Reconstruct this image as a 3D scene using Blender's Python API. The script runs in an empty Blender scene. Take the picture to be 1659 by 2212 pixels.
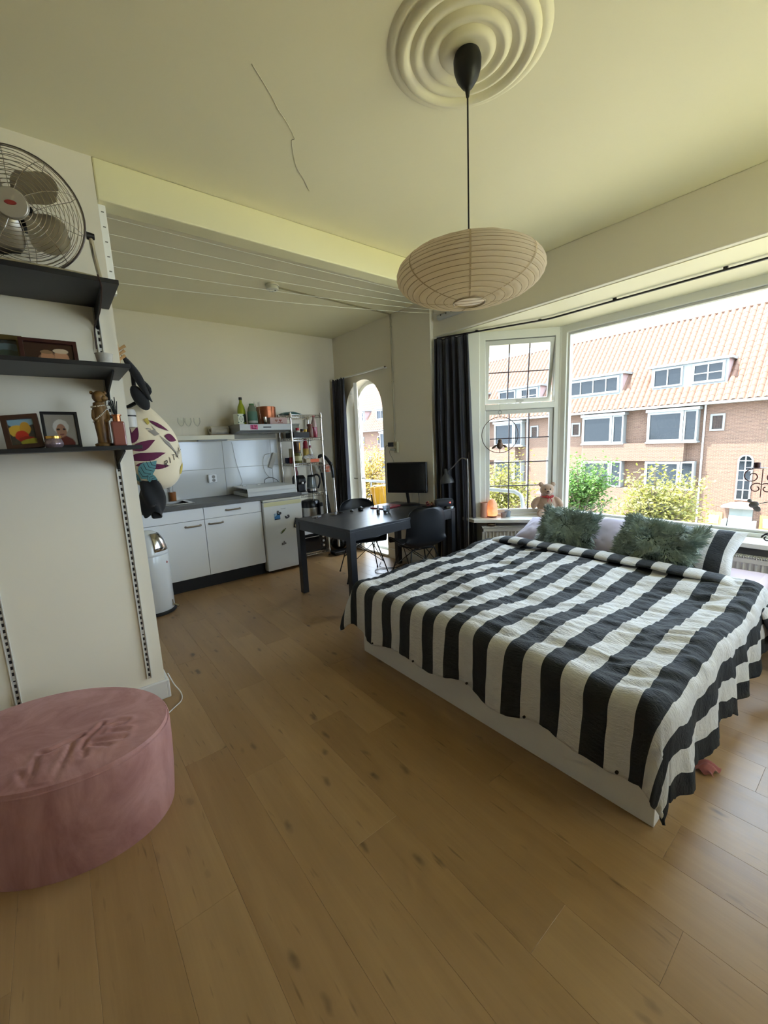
import bpy, bmesh, math, random
import numpy as np
from mathutils import Vector, Matrix, noise

SC = bpy.context.scene
COL = SC.collection
R = math.radians
PI = math.pi
random.seed(7)

# ---------------------------------------------------------------- camera
FOCAL_PX = 892.06
cam_data = bpy.data.cameras.new('camera')
cam_data.sensor_fit = 'VERTICAL'
cam_data.sensor_height = 36.0
cam_data.lens = 36.0 * FOCAL_PX / 2212.0
cam_data.clip_start = 0.02
cam_data.clip_end = 400
cam = bpy.data.objects.new('camera', cam_data)
COL.objects.link(cam)
_yaw, _pit, _rol = 0.669272365, -0.165427491, 0.0433765904
_f = Vector((math.sin(_yaw) * math.cos(_pit), math.cos(_yaw) * math.cos(_pit), math.sin(_pit)))
_r = Vector((math.cos(_yaw), -math.sin(_yaw), 0))
_d = _f.cross(_r)
_right = _r * math.cos(_rol) + _d * math.sin(_rol)
_down = -_r * math.sin(_rol) + _d * math.cos(_rol)
_m = Matrix((_right, -_down, -_f)).transposed().to_4x4()
_m.translation = (0, 0, 1.45)
cam.matrix_world = _m
SC.camera = cam

# ---------------------------------------------------------------- sky, sun, exposure
SC.view_settings.view_transform = 'Standard'
SC.view_settings.look = 'None'
SC.view_settings.gamma = 1.0
SC.view_settings.use_curve_mapping = False
SC.view_settings.exposure = 0.72
SC.cycles.use_adaptive_sampling = True
SC.cycles.adaptive_threshold = 0.08
SC.cycles.adaptive_min_samples = 24
SC.cycles.max_bounces = 8
SC.cycles.diffuse_bounces = 4
SC.cycles.glossy_bounces = 3
SC.cycles.transmission_bounces = 6
SC.cycles.transparent_max_bounces = 10
SC.cycles.caustics_reflective = False
SC.cycles.caustics_refractive = False
world = bpy.data.worlds.new('sky')
SC.world = world
world.use_nodes = True
_bg = world.node_tree.nodes['Background']
_bg.inputs[0].default_value = (0.66, 0.81, 1.0, 1)
_bg.inputs[1].default_value = 8.3
sun_data = bpy.data.lights.new('sun', 'SUN')
sun_data.energy = 24.0
sun_data.angle = R(0.6)
sun_data.color = (1.0, 0.95, 0.87)
sun = bpy.data.objects.new('sun', sun_data)
COL.objects.link(sun)
sun.rotation_euler = Vector((0.29, -0.22, -0.93)).to_track_quat('-Z', 'Y').to_euler()


def portal(name, loc, direction, sx, sy):
    d = bpy.data.lights.new(name, 'AREA')
    d.shape = 'RECTANGLE'
    d.size, d.size_y = sx, sy
    d.cycles.is_portal = True
    o = bpy.data.objects.new(name, d)
    COL.objects.link(o)
    o.location = loc
    o.rotation_euler = Vector(direction).to_track_quat('-Z', 'Z').to_euler()
    return o


portal('window_portal', (4.22, 1.17, 1.54), (-1, 0, 0), 2.1, 1.9)
portal('window_portal', (3.93, 2.62, 1.54), (-1, -1, 0), 0.75, 1.9)
portal('window_portal', (3.93, -0.28, 1.54), (-1, 1, 0), 0.75, 1.9)
portal('window_portal', (2.55, -1.85, 1.7), (0, 1, 0), 1.3, 1.6)
portal('window_portal', (3.52, 4.43, 1.2), (-1, 0, 0), 0.85, 2.3)


# ---------------------------------------------------------------- materials
def lin(c):
    if isinstance(c, str):
        c = [int(c[i:i + 2], 16) / 255 for i in (0, 2, 4)]
    return tuple((x / 12.92 if x <= 0.04045 else ((x + 0.055) / 1.055) ** 2.4) for x in c[:3]) + (1.0,)


MATS = {}


class NT:
    """tiny node-tree helper"""
    def __init__(s, name):
        s.m = bpy.data.materials.new(name)
        s.m.use_nodes = True
        s.t = s.m.node_tree
        s.b = s.t.nodes['Principled BSDF']

    def n(s, kind, **kw):
        nd = s.t.nodes.new('ShaderNode' + kind)
        for k, v in kw.items():
            if k.startswith('i_'):
                key = k[2:]
                key = int(key) if key.isdigit() else key.replace('_', ' ')
                if isinstance(v, bpy.types.NodeSocket):
                    s.t.links.new(v, nd.inputs[key])
                else:
                    nd.inputs[key].default_value = v
            else:
                setattr(nd, k, v)
        return nd

    def link(s, a, b):
        s.t.links.new(a, b)

    def inp(s, name, v):
        if isinstance(v, bpy.types.NodeSocket):
            s.t.links.new(v, s.b.inputs[name])
        else:
            s.b.inputs[name].default_value = v

    def math(s, op, a, b=0.0, c=None):
        nd = s.n('Math', operation=op)
        for i, v in enumerate([a, b] + ([c] if c is not None else [])):
            if isinstance(v, bpy.types.NodeSocket):
                s.t.links.new(v, nd.inputs[i])
            else:
                nd.inputs[i].default_value = v
        return nd.outputs[0]

    def mix(s, fac, a, b, blend='MIX'):
        nd = s.n('Mix', data_type='RGBA', blend_type=blend)
        for i, v in ((0, fac), (6, a), (7, b)):
            if isinstance(v, bpy.types.NodeSocket):
                s.t.links.new(v, nd.inputs[i])
            else:
                nd.inputs[i].default_value = v
        return nd.outputs[2]

    def ramp(s, fac, stops, interp='LINEAR'):
        nd = s.n('ValToRGB')
        nd.color_ramp.interpolation = interp
        el = nd.color_ramp.elements
        while len(el) < len(stops):
            el.new(0.5)
        for e, (p, c) in zip(el, stops):
            e.position = p
            e.color = c if len(c) == 4 else tuple(c) + (1,)
        s.t.links.new(fac, nd.inputs[0])
        return nd.outputs[0]

    def pos(s):
        return s.n('NewGeometry').outputs['Position']

    def obj(s):
        return s.n('TexCoord').outputs['Object']

    def noise(s, vec, scale, detail=3.0, rough=0.5, dist=0.0):
        nd = s.n('TexNoise', i_Scale=scale, i_Detail=detail, i_Roughness=rough, i_Distortion=dist)
        s.t.links.new(vec, nd.inputs['Vector'])
        return nd.outputs['Fac']

    def vmul(s, vec, v):
        nd = s.n('VectorMath', operation='MULTIPLY')
        s.t.links.new(vec, nd.inputs[0])
        nd.inputs[1].default_value = v
        return nd.outputs[0]

    def bump(s, h, strength=0.2, dist=0.01):
        nd = s.n('Bump', i_Strength=strength, i_Distance=dist)
        s.t.links.new(h, nd.inputs['Height'])
        s.t.links.new(nd.outputs[0], s.b.inputs['Normal'])


def mat(name, color='808080', rough=0.5, metal=0.0, spec=0.5, alpha=1.0, trans=0.0, ior=1.45, emit=None, estr=0.0,
        grain=0.0, gscale=40.0, bump=0.0, bscale=200.0, sheen=0.0, coat=0.0, sub=0.0):
    if name in MATS:
        return MATS[name]
    k = NT(name)
    col = lin(color)
    k.inp('Base Color', col)
    k.inp('Roughness', rough)
    k.inp('Metallic', metal)
    k.inp('Specular IOR Level', spec)
    k.inp('IOR', ior)
    if trans:
        k.inp('Transmission Weight', trans)
    if alpha < 1:
        k.inp('Alpha', alpha)
    if sheen:
        k.inp('Sheen Weight', sheen)
    if coat:
        k.inp('Coat Weight', coat)
    if sub:
        k.inp('Subsurface Weight', sub)
        k.inp('Subsurface Radius', (0.02, 0.012, 0.008))
    if emit:
        k.inp('Emission Color', lin(emit))
        k.inp('Emission Strength', estr)
    if grain:
        f = k.noise(k.obj(), gscale, 4)
        k.inp('Base Color', k.mix(f, tuple(x * (1 - grain) for x in col[:3]) + (1,), tuple(min(1, x * (1 + grain)) for x in col[:3]) + (1,)))
    if bump:
        k.bump(k.noise(k.obj(), bscale, 3), bump, 0.004)
    MATS[name] = k.m
    return k.m


# ---------------------------------------------------------------- mesh builder
class G:
    def __init__(s):
        s.v = []
        s.f = []
        s.mi = []
        s.cur = 0

    def add(s, vs, fs):
        o = len(s.v)
        s.v += [tuple(p) for p in vs]
        s.f += [tuple(i + o for i in f) for f in fs]
        s.mi += [s.cur] * len(fs)
        return s

    def box(s, a, b):
        (x0, y0, z0), (x1, y1, z1) = a, b
        return s.add([(x0, y0, z0), (x1, y0, z0), (x1, y1, z0), (x0, y1, z0), (x0, y0, z1), (x1, y0, z1), (x1, y1, z1), (x0, y1, z1)],
                     [(0, 3, 2, 1), (4, 5, 6, 7), (0, 1, 5, 4), (1, 2, 6, 5), (2, 3, 7, 6), (3, 0, 4, 7)])

    def obox(s, c, size, rot=None):
        h = Vector(size) / 2
        M = rot if rot is not None else Matrix.Identity(3)
        vs = [Vector(c) + M @ Vector((sx * h.x, sy * h.y, sz * h.z)) for sz in (-1, 1) for sx, sy in ((-1, -1), (1, -1), (1, 1), (-1, 1))]
        return s.add(vs, [(0, 3, 2, 1), (4, 5, 6, 7), (0, 1, 5, 4), (1, 2, 6, 5), (2, 3, 7, 6), (3, 0, 4, 7)])

    def bar(s, p0, p1, w, h, up=(0, 0, 1)):
        p0, p1 = Vector(p0), Vector(p1)
        d = p1 - p0
        z = d.normalized()
        u = Vector(up)
        if abs(u.dot(z)) > 0.98:
            u = Vector((1, 0, 0))
        x = u.cross(z).normalized()
        y = z.cross(x)
        M = Matrix((x, y, z)).transposed()
        return s.obox((p0 + p1) / 2, (w, h, d.length), M)

    def cyl(s, p0, p1, r0, r1=None, n=12, cap=True):
        p0, p1 = Vector(p0), Vector(p1)
        r1 = r0 if r1 is None else r1
        z = (p1 - p0).normalized()
        u = Vector((1, 0, 0)) if abs(z.x) < 0.9 else Vector((0, 1, 0))
        x = u.cross(z).normalized()
        y = z.cross(x)
        vs = []
        for p, r in ((p0, r0), (p1, r1)):
            for i in range(n):
                a = 2 * PI * i / n
                vs.append(p + x * (r * math.cos(a)) + y * (r * math.sin(a)))
        fs = [(i, (i + 1) % n, n + (i + 1) % n, n + i) for i in range(n)]
        if cap:
            fs += [tuple(range(n - 1, -1, -1)), tuple(range(n, 2 * n))]
        return s.add(vs, fs)

    def tube(s, pts, r, n=8, closed=False, cap=True):
        pts = [Vector(p) for p in pts]
        m = len(pts)
        rs = r if isinstance(r, (list, tuple)) else [r] * m
        vs, fs = [], []
        ref = None
        for i, p in enumerate(pts):
            if closed:
                t = (pts[(i + 1) % m] - pts[i - 1])
            else:
                t = pts[min(i + 1, m - 1)] - pts[max(i - 1, 0)]
            t = t.normalized()
            if ref is None:
                u = Vector((0, 0, 1)) if abs(t.z) < 0.9 else Vector((1, 0, 0))
            else:
                u = ref
            x = (u - t * u.dot(t)).normalized()
            ref = x
            y = t.cross(x)
            for k in range(n):
                a = 2 * PI * k / n
                vs.append(p + x * (rs[i] * math.cos(a)) + y * (rs[i] * math.sin(a)))
        for i in range(m if closed else m - 1):
            j = (i + 1) % m
            for k in range(n):
                k2 = (k + 1) % n
                fs.append((i * n + k, i * n + k2, j * n + k2, j * n + k))
        if cap and not closed:
            fs += [tuple(range(n - 1, -1, -1)), tuple(range((m - 1) * n, m * n))]
        return s.add(vs, fs)

    def lathe(s, prof, c=(0, 0, 0), n=24, rot=None, sx=1.0, sy=1.0, a0=0.0, a1=2 * PI):
        c = Vector(c)
        M = rot if rot is not None else Matrix.Identity(3)
        full = abs(a1 - a0 - 2 * PI) < 1e-6
        m = n if full else n + 1
        vs, fs = [], []
        for (r, z) in prof:
            for i in range(m):
                a = a0 + (a1 - a0) * i / n
                vs.append(c + M @ Vector((r * sx * math.cos(a), r * sy * math.sin(a), z)))
        for j in range(len(prof) - 1):
            for i in range(n):
                i2 = (i + 1) % m
                fs.append((j * m + i, j * m + i2, (j + 1) * m + i2, (j + 1) * m + i))
        if full:
            if prof[0][0] > 1e-6:
                fs.append(tuple(range(m - 1, -1, -1)))
            if prof[-1][0] > 1e-6:
                fs.append(tuple(range((len(prof) - 1) * m, len(prof) * m)))
        return s.add(vs, fs)

    def ell(s, c, rad, nu=16, nv=10, rot=None):
        prof = [(math.sin(PI * j / nv), -math.cos(PI * j / nv)) for j in range(nv + 1)]
        prof[0] = (0.001, -1)
        prof[-1] = (0.001, 1)
        M = rot if rot is not None else Matrix.Identity(3)
        D = Matrix.Diagonal(Vector(rad))
        return s.lathe(prof, c, nu, M @ D)

    def prism(s, poly, d0, d1, fn):
        """poly 2-D, fn(u, v, d) -> xyz"""
        n = len(poly)
        vs = [fn(u, v, d0) for u, v in poly] + [fn(u, v, d1) for u, v in poly]
        fs = [(i, (i + 1) % n, n + (i + 1) % n, n + i) for i in range(n)]
        fs += [tuple(range(n - 1, -1, -1)), tuple(range(n, 2 * n))]
        return s.add(vs, fs)

    def ring(s, poly_in, poly_out, d0, d1, fn):
        """frame between two outlines with the same point count"""
        n = len(poly_in)
        vs = [fn(u, v, d) for d in (d0, d1) for pl in (poly_in, poly_out) for u, v in pl]
        fs = []
        for i in range(n):
            j = (i + 1) % n
            a, b, c, d = 0, n, 2 * n, 3 * n
            fs += [(a + i, a + j, b + j, b + i), (c + i, d + i, d + j, c + j), (a + i, c + i, c + j, a + j), (b + i, b + j, d + j, d + i)]
        return s.add(vs, fs)

    def grid(s, fn, nu, nv):
        vs = [fn(i / nu, j / nv) for j in range(nv + 1) for i in range(nu + 1)]
        fs = [(j * (nu + 1) + i, j * (nu + 1) + i + 1, (j + 1) * (nu + 1) + i + 1, (j + 1) * (nu + 1) + i) for j in range(nv) for i in range(nu)]
        return s.add(vs, fs)

    def xf(s, M, start=0):
        s.v[start:] = [tuple(M @ Vector(p)) for p in s.v[start:]]
        return s

    def mesh(s, name, mats, smooth=False, angle=40, fix=True):
        me = bpy.data.meshes.new(name)
        me.from_pydata(s.v, [], s.f)
        for m in (mats if isinstance(mats, (list, tuple)) else [mats]):
            me.materials.append(m)
        if any(s.mi):
            me.polygons.foreach_set('material_index', s.mi)
        if fix:
            bm = bmesh.new()
            bm.from_mesh(me)
            bmesh.ops.recalc_face_normals(bm, faces=bm.faces)
            bm.to_mesh(me)
            bm.free()
        if smooth:
            me.shade_smooth()
            me.set_sharp_from_angle(angle=R(angle))
        me.update()
        return me

    def build(s, name, mats, parent=None, loc=None, smooth=False, angle=40, bevel=0.0, seg=2, rotz=0.0, fix=True):
        me = s.mesh(name, mats, smooth, angle, fix)
        o = bpy.data.objects.new(name, me)
        COL.objects.link(o)
        if parent is not None:
            o.parent = parent
        if loc is not None:
            o.location = loc
        if rotz:
            o.rotation_euler = (0, 0, rotz)
        if bevel:
            md = o.modifiers.new('bevel', 'BEVEL')
            md.width = bevel
            md.segments = seg
            md.limit_method = 'ANGLE'
            md.angle_limit = R(40)
        return o


def tag(o, label, cat, group=None):
    o['label'] = label
    o['category'] = cat
    if group:
        o['group'] = group
    return o


def thing(name, label, cat, loc=(0, 0, 0), rotz=0.0, group=None):
    o = bpy.data.objects.new(name, None)
    COL.objects.link(o)
    o.empty_display_size = 0.05
    o.location = loc
    o.rotation_euler = (0, 0, rotz)
    return tag(o, label, cat, group)


def struct(o, label=None):
    o['kind'] = 'structure'
    if label:
        o['label'] = label
    return o


def empty_struct(name, loc=(0, 0, 0), label=None):
    o = bpy.data.objects.new(name, None)
    COL.objects.link(o)
    o.location = loc
    return struct(o, label)


def copy_tree(o, parent=None):
    c = o.copy()
    COL.objects.link(c)
    c.parent = parent
    for ch in list(o.children):
        copy_tree(ch, c)
    return c


def rotmat(axis, deg):
    return Matrix.Rotation(R(deg), 3, axis)


def bez(p0, p1, p2, p3, n=12):
    p0, p1, p2, p3 = map(Vector, (p0, p1, p2, p3))
    return [p0 * (1 - t) ** 3 + p1 * (3 * t * (1 - t) ** 2) + p2 * (3 * t * t * (1 - t)) + p3 * t ** 3 for t in [i / n for i in range(n + 1)]]


def smoothpath(pts, n=6, closed=False):
    pts = [Vector(p) for p in pts]
    m = len(pts)
    out = []
    rng = range(m) if closed else range(m - 1)
    for i in rng:
        a = pts[(i - 1) % m] if closed else pts[max(i - 1, 0)]
        b = pts[i]
        c = pts[(i + 1) % m]
        d = pts[(i + 2) % m] if closed else pts[min(i + 2, m - 1)]
        for k in range(n):
            t = k / n
            out.append(0.5 * ((2 * b) + (c - a) * t + (2 * a - 5 * b + 4 * c - d) * t * t + (3 * b - a - 3 * c + d) * t ** 3))
    if not closed:
        out.append(pts[-1])
    return out


def text_mesh(name, body, size, material, parent=None, extrude=0.0004, align='LEFT'):
    cu = bpy.data.curves.new(name, 'FONT')
    cu.body = body
    cu.size = size
    cu.extrude = extrude
    cu.align_x = align
    o = bpy.data.objects.new(name, cu)
    COL.objects.link(o)
    cu.materials.append(material)
    o.parent = parent
    return o
# ================================================================ materials of the room
def paint(name, color, rough=0.6, b=0.12):
    k = NT(name)
    c = lin(color)
    f = k.noise(k.pos(), 1.3, 1)
    k.inp('Base Color', k.mix(f, tuple(x * 0.96 for x in c[:3]) + (1,), tuple(min(1, x * 1.03) for x in c[:3]) + (1,)))
    k.inp('Roughness', rough)
    return k.m


M_WALL = paint('wall_paint', 'E6DECB')
M_CEIL = paint('ceiling_paint', 'F0E9C8', 0.55, 0.06)  # cream paint, with yellow-green bounced light put into its tint
M_BEAM = paint('beam_paint', 'E9E2B8')  # cream yellowed further: the greenish light on the beam is in the colour
M_TRIM = mat('white_gloss_paint', 'ECEBE4', 0.35)
M_BLACKWOOD = mat('black_board', '1B1A1A', 0.45)


def wood_floor():
    k = NT('oak_laminate')
    p = k.pos()
    rnd = k.n('ObjectInfo').outputs['Random']
    off = k.n('CombineXYZ', i_X=k.math('MULTIPLY', rnd, 37.0), i_Y=k.math('MULTIPLY', rnd, 91.0), i_Z=0.0).outputs[0]
    va = k.n('VectorMath', operation='ADD')
    k.link(p, va.inputs[0])
    k.link(off, va.inputs[1])
    q = va.outputs[0]
    g1 = k.noise(k.vmul(q, (14, 1.1, 1)), 1.0, 4, 0.6, 0.6)
    g2 = k.noise(k.vmul(q, (90, 3.0, 1)), 1.0, 2, 0.6)
    big = k.noise(k.vmul(q, (3, 0.7, 1)), 1.0, 0)
    base = k.ramp(g1, [(0.25, lin('8E6C44')), (0.55, lin('A68358')), (0.8, lin('BA986A'))])
    tint = k.ramp(rnd, [(0.0, lin('98774E')), (0.5, lin('B59468')), (1.0, lin('8F6D46'))])
    col = k.mix(0.55, base, tint)
    col = k.mix(k.math('MULTIPLY', big, 0.25), col, lin('6C4C2A'))
    col = k.mix(k.math('MULTIPLY', g2, 0.22), col, lin('664826'))
    # knots: sparse dark spots stretched along the grain
    vo = k.n('TexVoronoi', feature='F1')
    vo.inputs['Scale'].default_value = 1.0
    wob = k.n('VectorMath', operation='ADD')
    k.link(k.vmul(q, (7.5, 3.4, 1)), wob.inputs[0])
    nc = k.n('TexNoise')
    nc.inputs['Scale'].default_value = 16
    k.link(q, nc.inputs['Vector'])
    k.link(k.vmul(nc.outputs['Color'], (0.22, 0.22, 0)), wob.inputs[1])
    k.link(wob.outputs[0], vo.inputs['Vector'])
    keep = k.math('GREATER_THAN', k.n('SeparateColor', i_0=vo.outputs['Color']).outputs[0], 0.35)
    spot = k.ramp(vo.outputs['Distance'], [(0.0, (1, 1, 1, 1)), (0.06, (0.8, 0.8, 0.8, 1)), (0.13, (0.12, 0.12, 0.12, 1)), (0.22, (0, 0, 0, 1))])
    fac = k.math('MULTIPLY', k.math('MULTIPLY', spot, keep), 0.85)
    col = k.mix(fac, col, lin('35241A'))
    vo2 = k.n('TexVoronoi', feature='F1')
    vo2.inputs['Scale'].default_value = 1.0
    wob2 = k.n('VectorMath', operation='ADD')
    k.link(k.vmul(q, (13, 5.0, 1)), wob2.inputs[0])
    k.link(k.vmul(nc.outputs['Color'], (0.3, 0.3, 0)), wob2.inputs[1])
    k.link(wob2.outputs[0], vo2.inputs['Vector'])
    keep2 = k.math('GREATER_THAN', k.n('SeparateColor', i_0=vo2.outputs['Color']).outputs[1], 0.62)
    spot2 = k.ramp(vo2.outputs['Distance'], [(0.0, (1, 1, 1, 1)), (0.08, (0.7, 0.7, 0.7, 1)), (0.2, (0, 0, 0, 1))])
    col = k.mix(k.math('MULTIPLY', k.math('MULTIPLY', spot2, keep2), 0.7), col, lin('3E2A1A'))
    # short dark grain dashes
    da = k.ramp(k.noise(k.vmul(q, (60, 7, 1)), 1.0, 1, 0.5), [(0.0, (0, 0, 0, 1)), (0.68, (0, 0, 0, 1)), (0.78, (1, 1, 1, 1))])
    col = k.mix(k.math('MULTIPLY', da, 0.5), col, lin('4C341C'))
    k.inp('Base Color', col)
    k.inp('Roughness', k.math('MULTIPLY_ADD', g1, 0.12, 0.27))
    k.inp('Specular IOR Level', 0.5)
    k.bump(g2, 0.08, 0.002)
    return k.m


M_FLOOR = wood_floor()

# ================================================================ room shell (metres; camera stands at x = y = 0)
XL, YB = -1.25, -1.75           # left wall, wall behind the camera
YP, YP2 = 2.63, 2.75            # partition with the shelves
YK = 5.08                       # kitchen wall
XA, XB = 3.24, 3.29             # arch wall face, bulkhead face over the bay
XW = 4.12                       # big window plane
ZC = 2.89
ZS = 2.515                      # underside of the bulkhead / bay ceiling
YBAY0, YBAY1 = -0.86, 3.20      # bay opening
SILL = 0.62
XO = 3.50                       # outer face of the front wall

# floor: screed with every plank laid on it
fl = empty_struct('floor', (0, 0, 0), 'oak laminate floor of long knotty planks')
g = G().box((XL, YB, -0.2), (XO, YK, -0.009)).box((XO, YBAY0 + 0.2, -0.2), (4.25, YBAY1 - 0.35, -0.009))
g.build('screed', mat('screed', '7A6040', 0.8), fl)
PW, PL = 0.193, 1.29
rows = []
x = XL
ri = 0
while x < 4.0:
    x1 = min(x + PW, 4.0)
    if x1 <= XA + 0.02:
        y0, y1 = YB, YK
    elif x < XA:
        x1 = XA
        y0, y1 = YB, YK
    else:
        y0, y1 = YBAY0 + max(0, x1 - XB) + 0.1, YBAY1 - max(0, x1 - XB) - 0.1
    ys = y0 - (0.37 * PL * ri + 0.11 * (ri % 3)) % PL
    while ys < y1:
        a, b = max(ys, y0), min(ys + PL, y1)
        if b - a > 0.03:
            dx, dy = (x1 - x) / 2, (b - a) / 2
            gg = G()
            c = 0.0006
            e = 0.0001
            vs = []
            for (ix, iy, z) in ((dx - e, dy - e, -0.009), (dx - e, dy - e, -c), (dx - e - c, dy - e - c, 0.0)):
                vs += [(-ix, -iy, z), (ix, -iy, z), (ix, iy, z), (-ix, iy, z)]
            fs = [(0, 1, 5, 4), (1, 2, 6, 5), (2, 3, 7, 6), (3, 0, 4, 7), (4, 5, 9, 8), (5, 6, 10, 9), (6, 7, 11, 10), (7, 4, 8, 11), (8, 9, 10, 11)]
            gg.add(vs, fs).build('plank', M_FLOOR, fl, ((x + x1) / 2, (a + b) / 2, 0), fix=False)
        ys += PL
    x = x1
    ri += 1

# ceiling with a plaster crack running over it
g = G().box((XL - 0.3, YB - 0.3, ZC), (XO, YK + 0.3, ZC + 0.3))
ceil = struct(g.build('ceiling', M_CEIL))
gc = G()
for path in ([(0.80, 1.70), (0.916, 1.792), (0.97, 1.842), (1.036, 1.891), (1.106, 1.957), (1.102, 1.978), (1.137, 2.038), (1.207, 2.137), (1.281, 2.201), (1.362, 2.282)],):
    pts = [(x, y, ZC - 0.0006 + 0.0003 * math.sin(9 * i)) for i, (x, y) in enumerate(path)]
    gc.tube(smoothpath(pts, 3), 0.0016, 5)
gc.build('plaster_crack', mat('crack_line', 'BDB89C', 0.8), ceil)

# partition with shelves (the wall facing the camera on the left) and the beam that continues it
struct(G().box((XL, YP, 0), (0.355, YP2, ZC)).build('wall_left', M_WALL), 'cream partition wall carrying the black shelves')
tr = struct(G().box((0.355, YP - 0.004, 2.70), (XB, YP2, ZC)).build('trim_1', M_BEAM, bevel=0.008), 'plastered ceiling beam crossing from partition to window wall')
struct(G().box((XL - 0.25, YB - 0.25, -0.2), (XL, YK + 0.25, ZC)).build('wall_side', M_WALL))
struct(G().box((XL, YK, -0.2), (XO, YK + 0.25, ZC)).build('wall_far', M_WALL), 'cream kitchen wall behind the worktop')
g = G().box((XL, YB - 0.25, -0.2), (1.9, YB, ZC)).box((3.2, YB - 0.25, -0.2), (XO, YB, ZC)).box((1.9, YB - 0.25, -0.2), (3.2, YB, 0.9)).box((1.9, YB - 0.25, 2.5), (3.2, YB, ZC))
struct(g.build('wall_back', M_WALL))
w4 = empty_struct('added_window', (2.55, YB, 0.9), 'plain two-light window added behind the viewer to brighten the room')  # unseen window, added for daylight that the bay alone does not give
g = G().ring([(-0.60, 0.05), (0.60, 0.05), (0.60, 1.55), (-0.60, 1.55)], [(-0.65, 0.0), (0.65, 0.0), (0.65, 1.6), (-0.65, 1.6)], -0.16, -0.06, lambda u, v, d: (u, d, v))
g.box((-0.03, -0.15, 0.05), (0.03, -0.07, 1.55))
g.build('window_frame', M_TRIM, w4)
# partition skirting block
g = G().box((-0.9, YP - 0.02, 0), (0.362, YP, 0.115)).box((0.355, YP - 0.02, 0), (0.375, YP2 + 0.02, 0.115))
struct(g.build('baseboard_left', mat('skirting_paint', 'D8D6D2', 0.4), bevel=0.006))
g = G().box((XA - 0.018, 3.22, 0), (XA, 4.0, 0.12))
struct(g.build('baseboard_right', M_TRIM, bevel=0.004))
struct(G().box((2.30, YK - 0.018, 0), (XA, YK, 0.12)).build('baseboard_far', M_TRIM, bevel=0.004))

# right wall with the arched balcony door opening
AY0, AY1, AZS = 4.04, 4.83, 1.865      # opening, springing height
AYC, AR = (AY0 + AY1) / 2, (AY1 - AY0) / 2


def arch_outline(y0, y1, zs, z0, n=20):
    yc, r = (y0 + y1) / 2, (y1 - y0) / 2
    return [(y0, z0)] + [(yc - r * math.cos(PI * i / n), zs + r * math.sin(PI * i / n)) for i in range(n + 1)] + [(y1, z0)]


g = G().box((XA, YBAY1, -0.2), (XO, AY0, ZC)).box((XA, AY1, -0.2), (XO, YK, ZC))
n = 24
for i in range(n):
    a0, a1 = PI * i / n, PI * (i + 1) / n
    ya, za = AYC - AR * math.cos(a0), AZS + AR * math.sin(a0)
    yb, zb = AYC - AR * math.cos(a1), AZS + AR * math.sin(a1)
    g.prism([(ya, za), (yb, zb), (yb, ZC), (ya, ZC)], XA, XO, lambda u, v, d: (d, u, v))
g.box((XA, AY0, -0.2), (XO, AY1, 0.0))
struct(g.build('wall_right', M_WALL), 'cream wall pierced by the arched balcony door')
# front wall beyond the bay, behind the camera side
struct(G().box((XB, YB, -0.2), (XO, YBAY0, ZC)).build('wall_front', M_WALL))
# bulkhead over the bay
struct(G().box((XB, YBAY0, ZS), (XO, YBAY1, ZC)).build('trim_3', M_WALL, bevel=0.006), 'bulkhead above the bay window')

# bay: ceiling slab, low walls, sill
bay_out = [(XO - 0.1, YBAY1), (3.565, 2.96), (XW + 0.12, 2.33), (XW + 0.12, 0.01), (3.565, -0.62), (XO - 0.1, YBAY0)]
bay_in = [(XB, YBAY1), (XB, 3.10), (3.545, 2.825), (XW, 2.25), (XW, 0.09), (3.545, -0.485), (XB, -0.76), (XB, YBAY0)]
g = G().prism(bay_out + [(XB + 0.05, YBAY0), (XB + 0.05, YBAY1)], ZS - 0.005, ZS + 0.2, lambda u, v, d: (u, v, d))
struct(g.build('ceiling_bay', M_CEIL), 'sunlit underside of the bay window roof')


def bayseg(p, q, z0, z1, t0, t1, name, m, **kw):
    """wall segment along p-q, from t0 to t1 metres outward"""
    p, q = Vector((p[0], p[1], 0)), Vector((q[0], q[1], 0))
    d = (q - p).normalized()
    nrm = Vector((-d.y, d.x, 0))
    if nrm.x < 0:
        nrm = -nrm
    g = G()
    g.prism([(0, 0), ((q - p).length, 0), ((q - p).length, 1), (0, 1)], 0, 1, lambda u, v, dd: p + d * u + nrm * (t0 + (t1 - t0) * dd) + Vector((0, 0, z0 + (z1 - z0) * v)))
    return g


M_BAYWALL = paint('bay_wall_paint', 'CFCBC2')
g = bayseg((XB, 3.20), (3.545, 2.825), -0.2, ZS, 0.0, 0.22, '', None)
struct(g.build('wall_bay_side', M_BAYWALL))
g = bayseg((3.545, 2.825), (XW, 2.25), -0.2, SILL - 0.035, 0.0, 0.14, '', None)
struct(g.build('wall_bay_left', M_BAYWALL))
g = bayseg((XW, 2.30), (XW, 0.04), -0.2, SILL - 0.035, 0.0, 0.14, '', None)
struct(g.build('wall_bay_front', M_BAYWALL))
g = bayseg((XW, 0.09), (3.545, -0.485), -0.2, SILL - 0.035, 0.0, 0.14, '', None)
struct(g.build('wall_bay_right', M_BAYWALL))
g = bayseg((3.545, -0.485), (XB, -0.86), -0.2, ZS, 0.0, 0.22, '', None)
struct(g.build('wall_bay_end', M_BAYWALL))
# continuous window sill, .26 deep
s_in = [(3.36, 2.74), (3.86, 2.14), (3.86, 0.20), (3.36, -0.40)]
s_out = [(3.40, -0.63), (3.545, -0.485), (XW + 0.02, 0.085), (XW + 0.02, 2.255), (3.545, 2.83), (3.42, 2.96)]
g = G().prism(s_in + s_out, SILL - 0.036, SILL, lambda u, v, d: (u, v, d))
struct(g.build('trim_4', M_TRIM, bevel=0.006), 'white painted window sill running round the bay')

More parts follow.
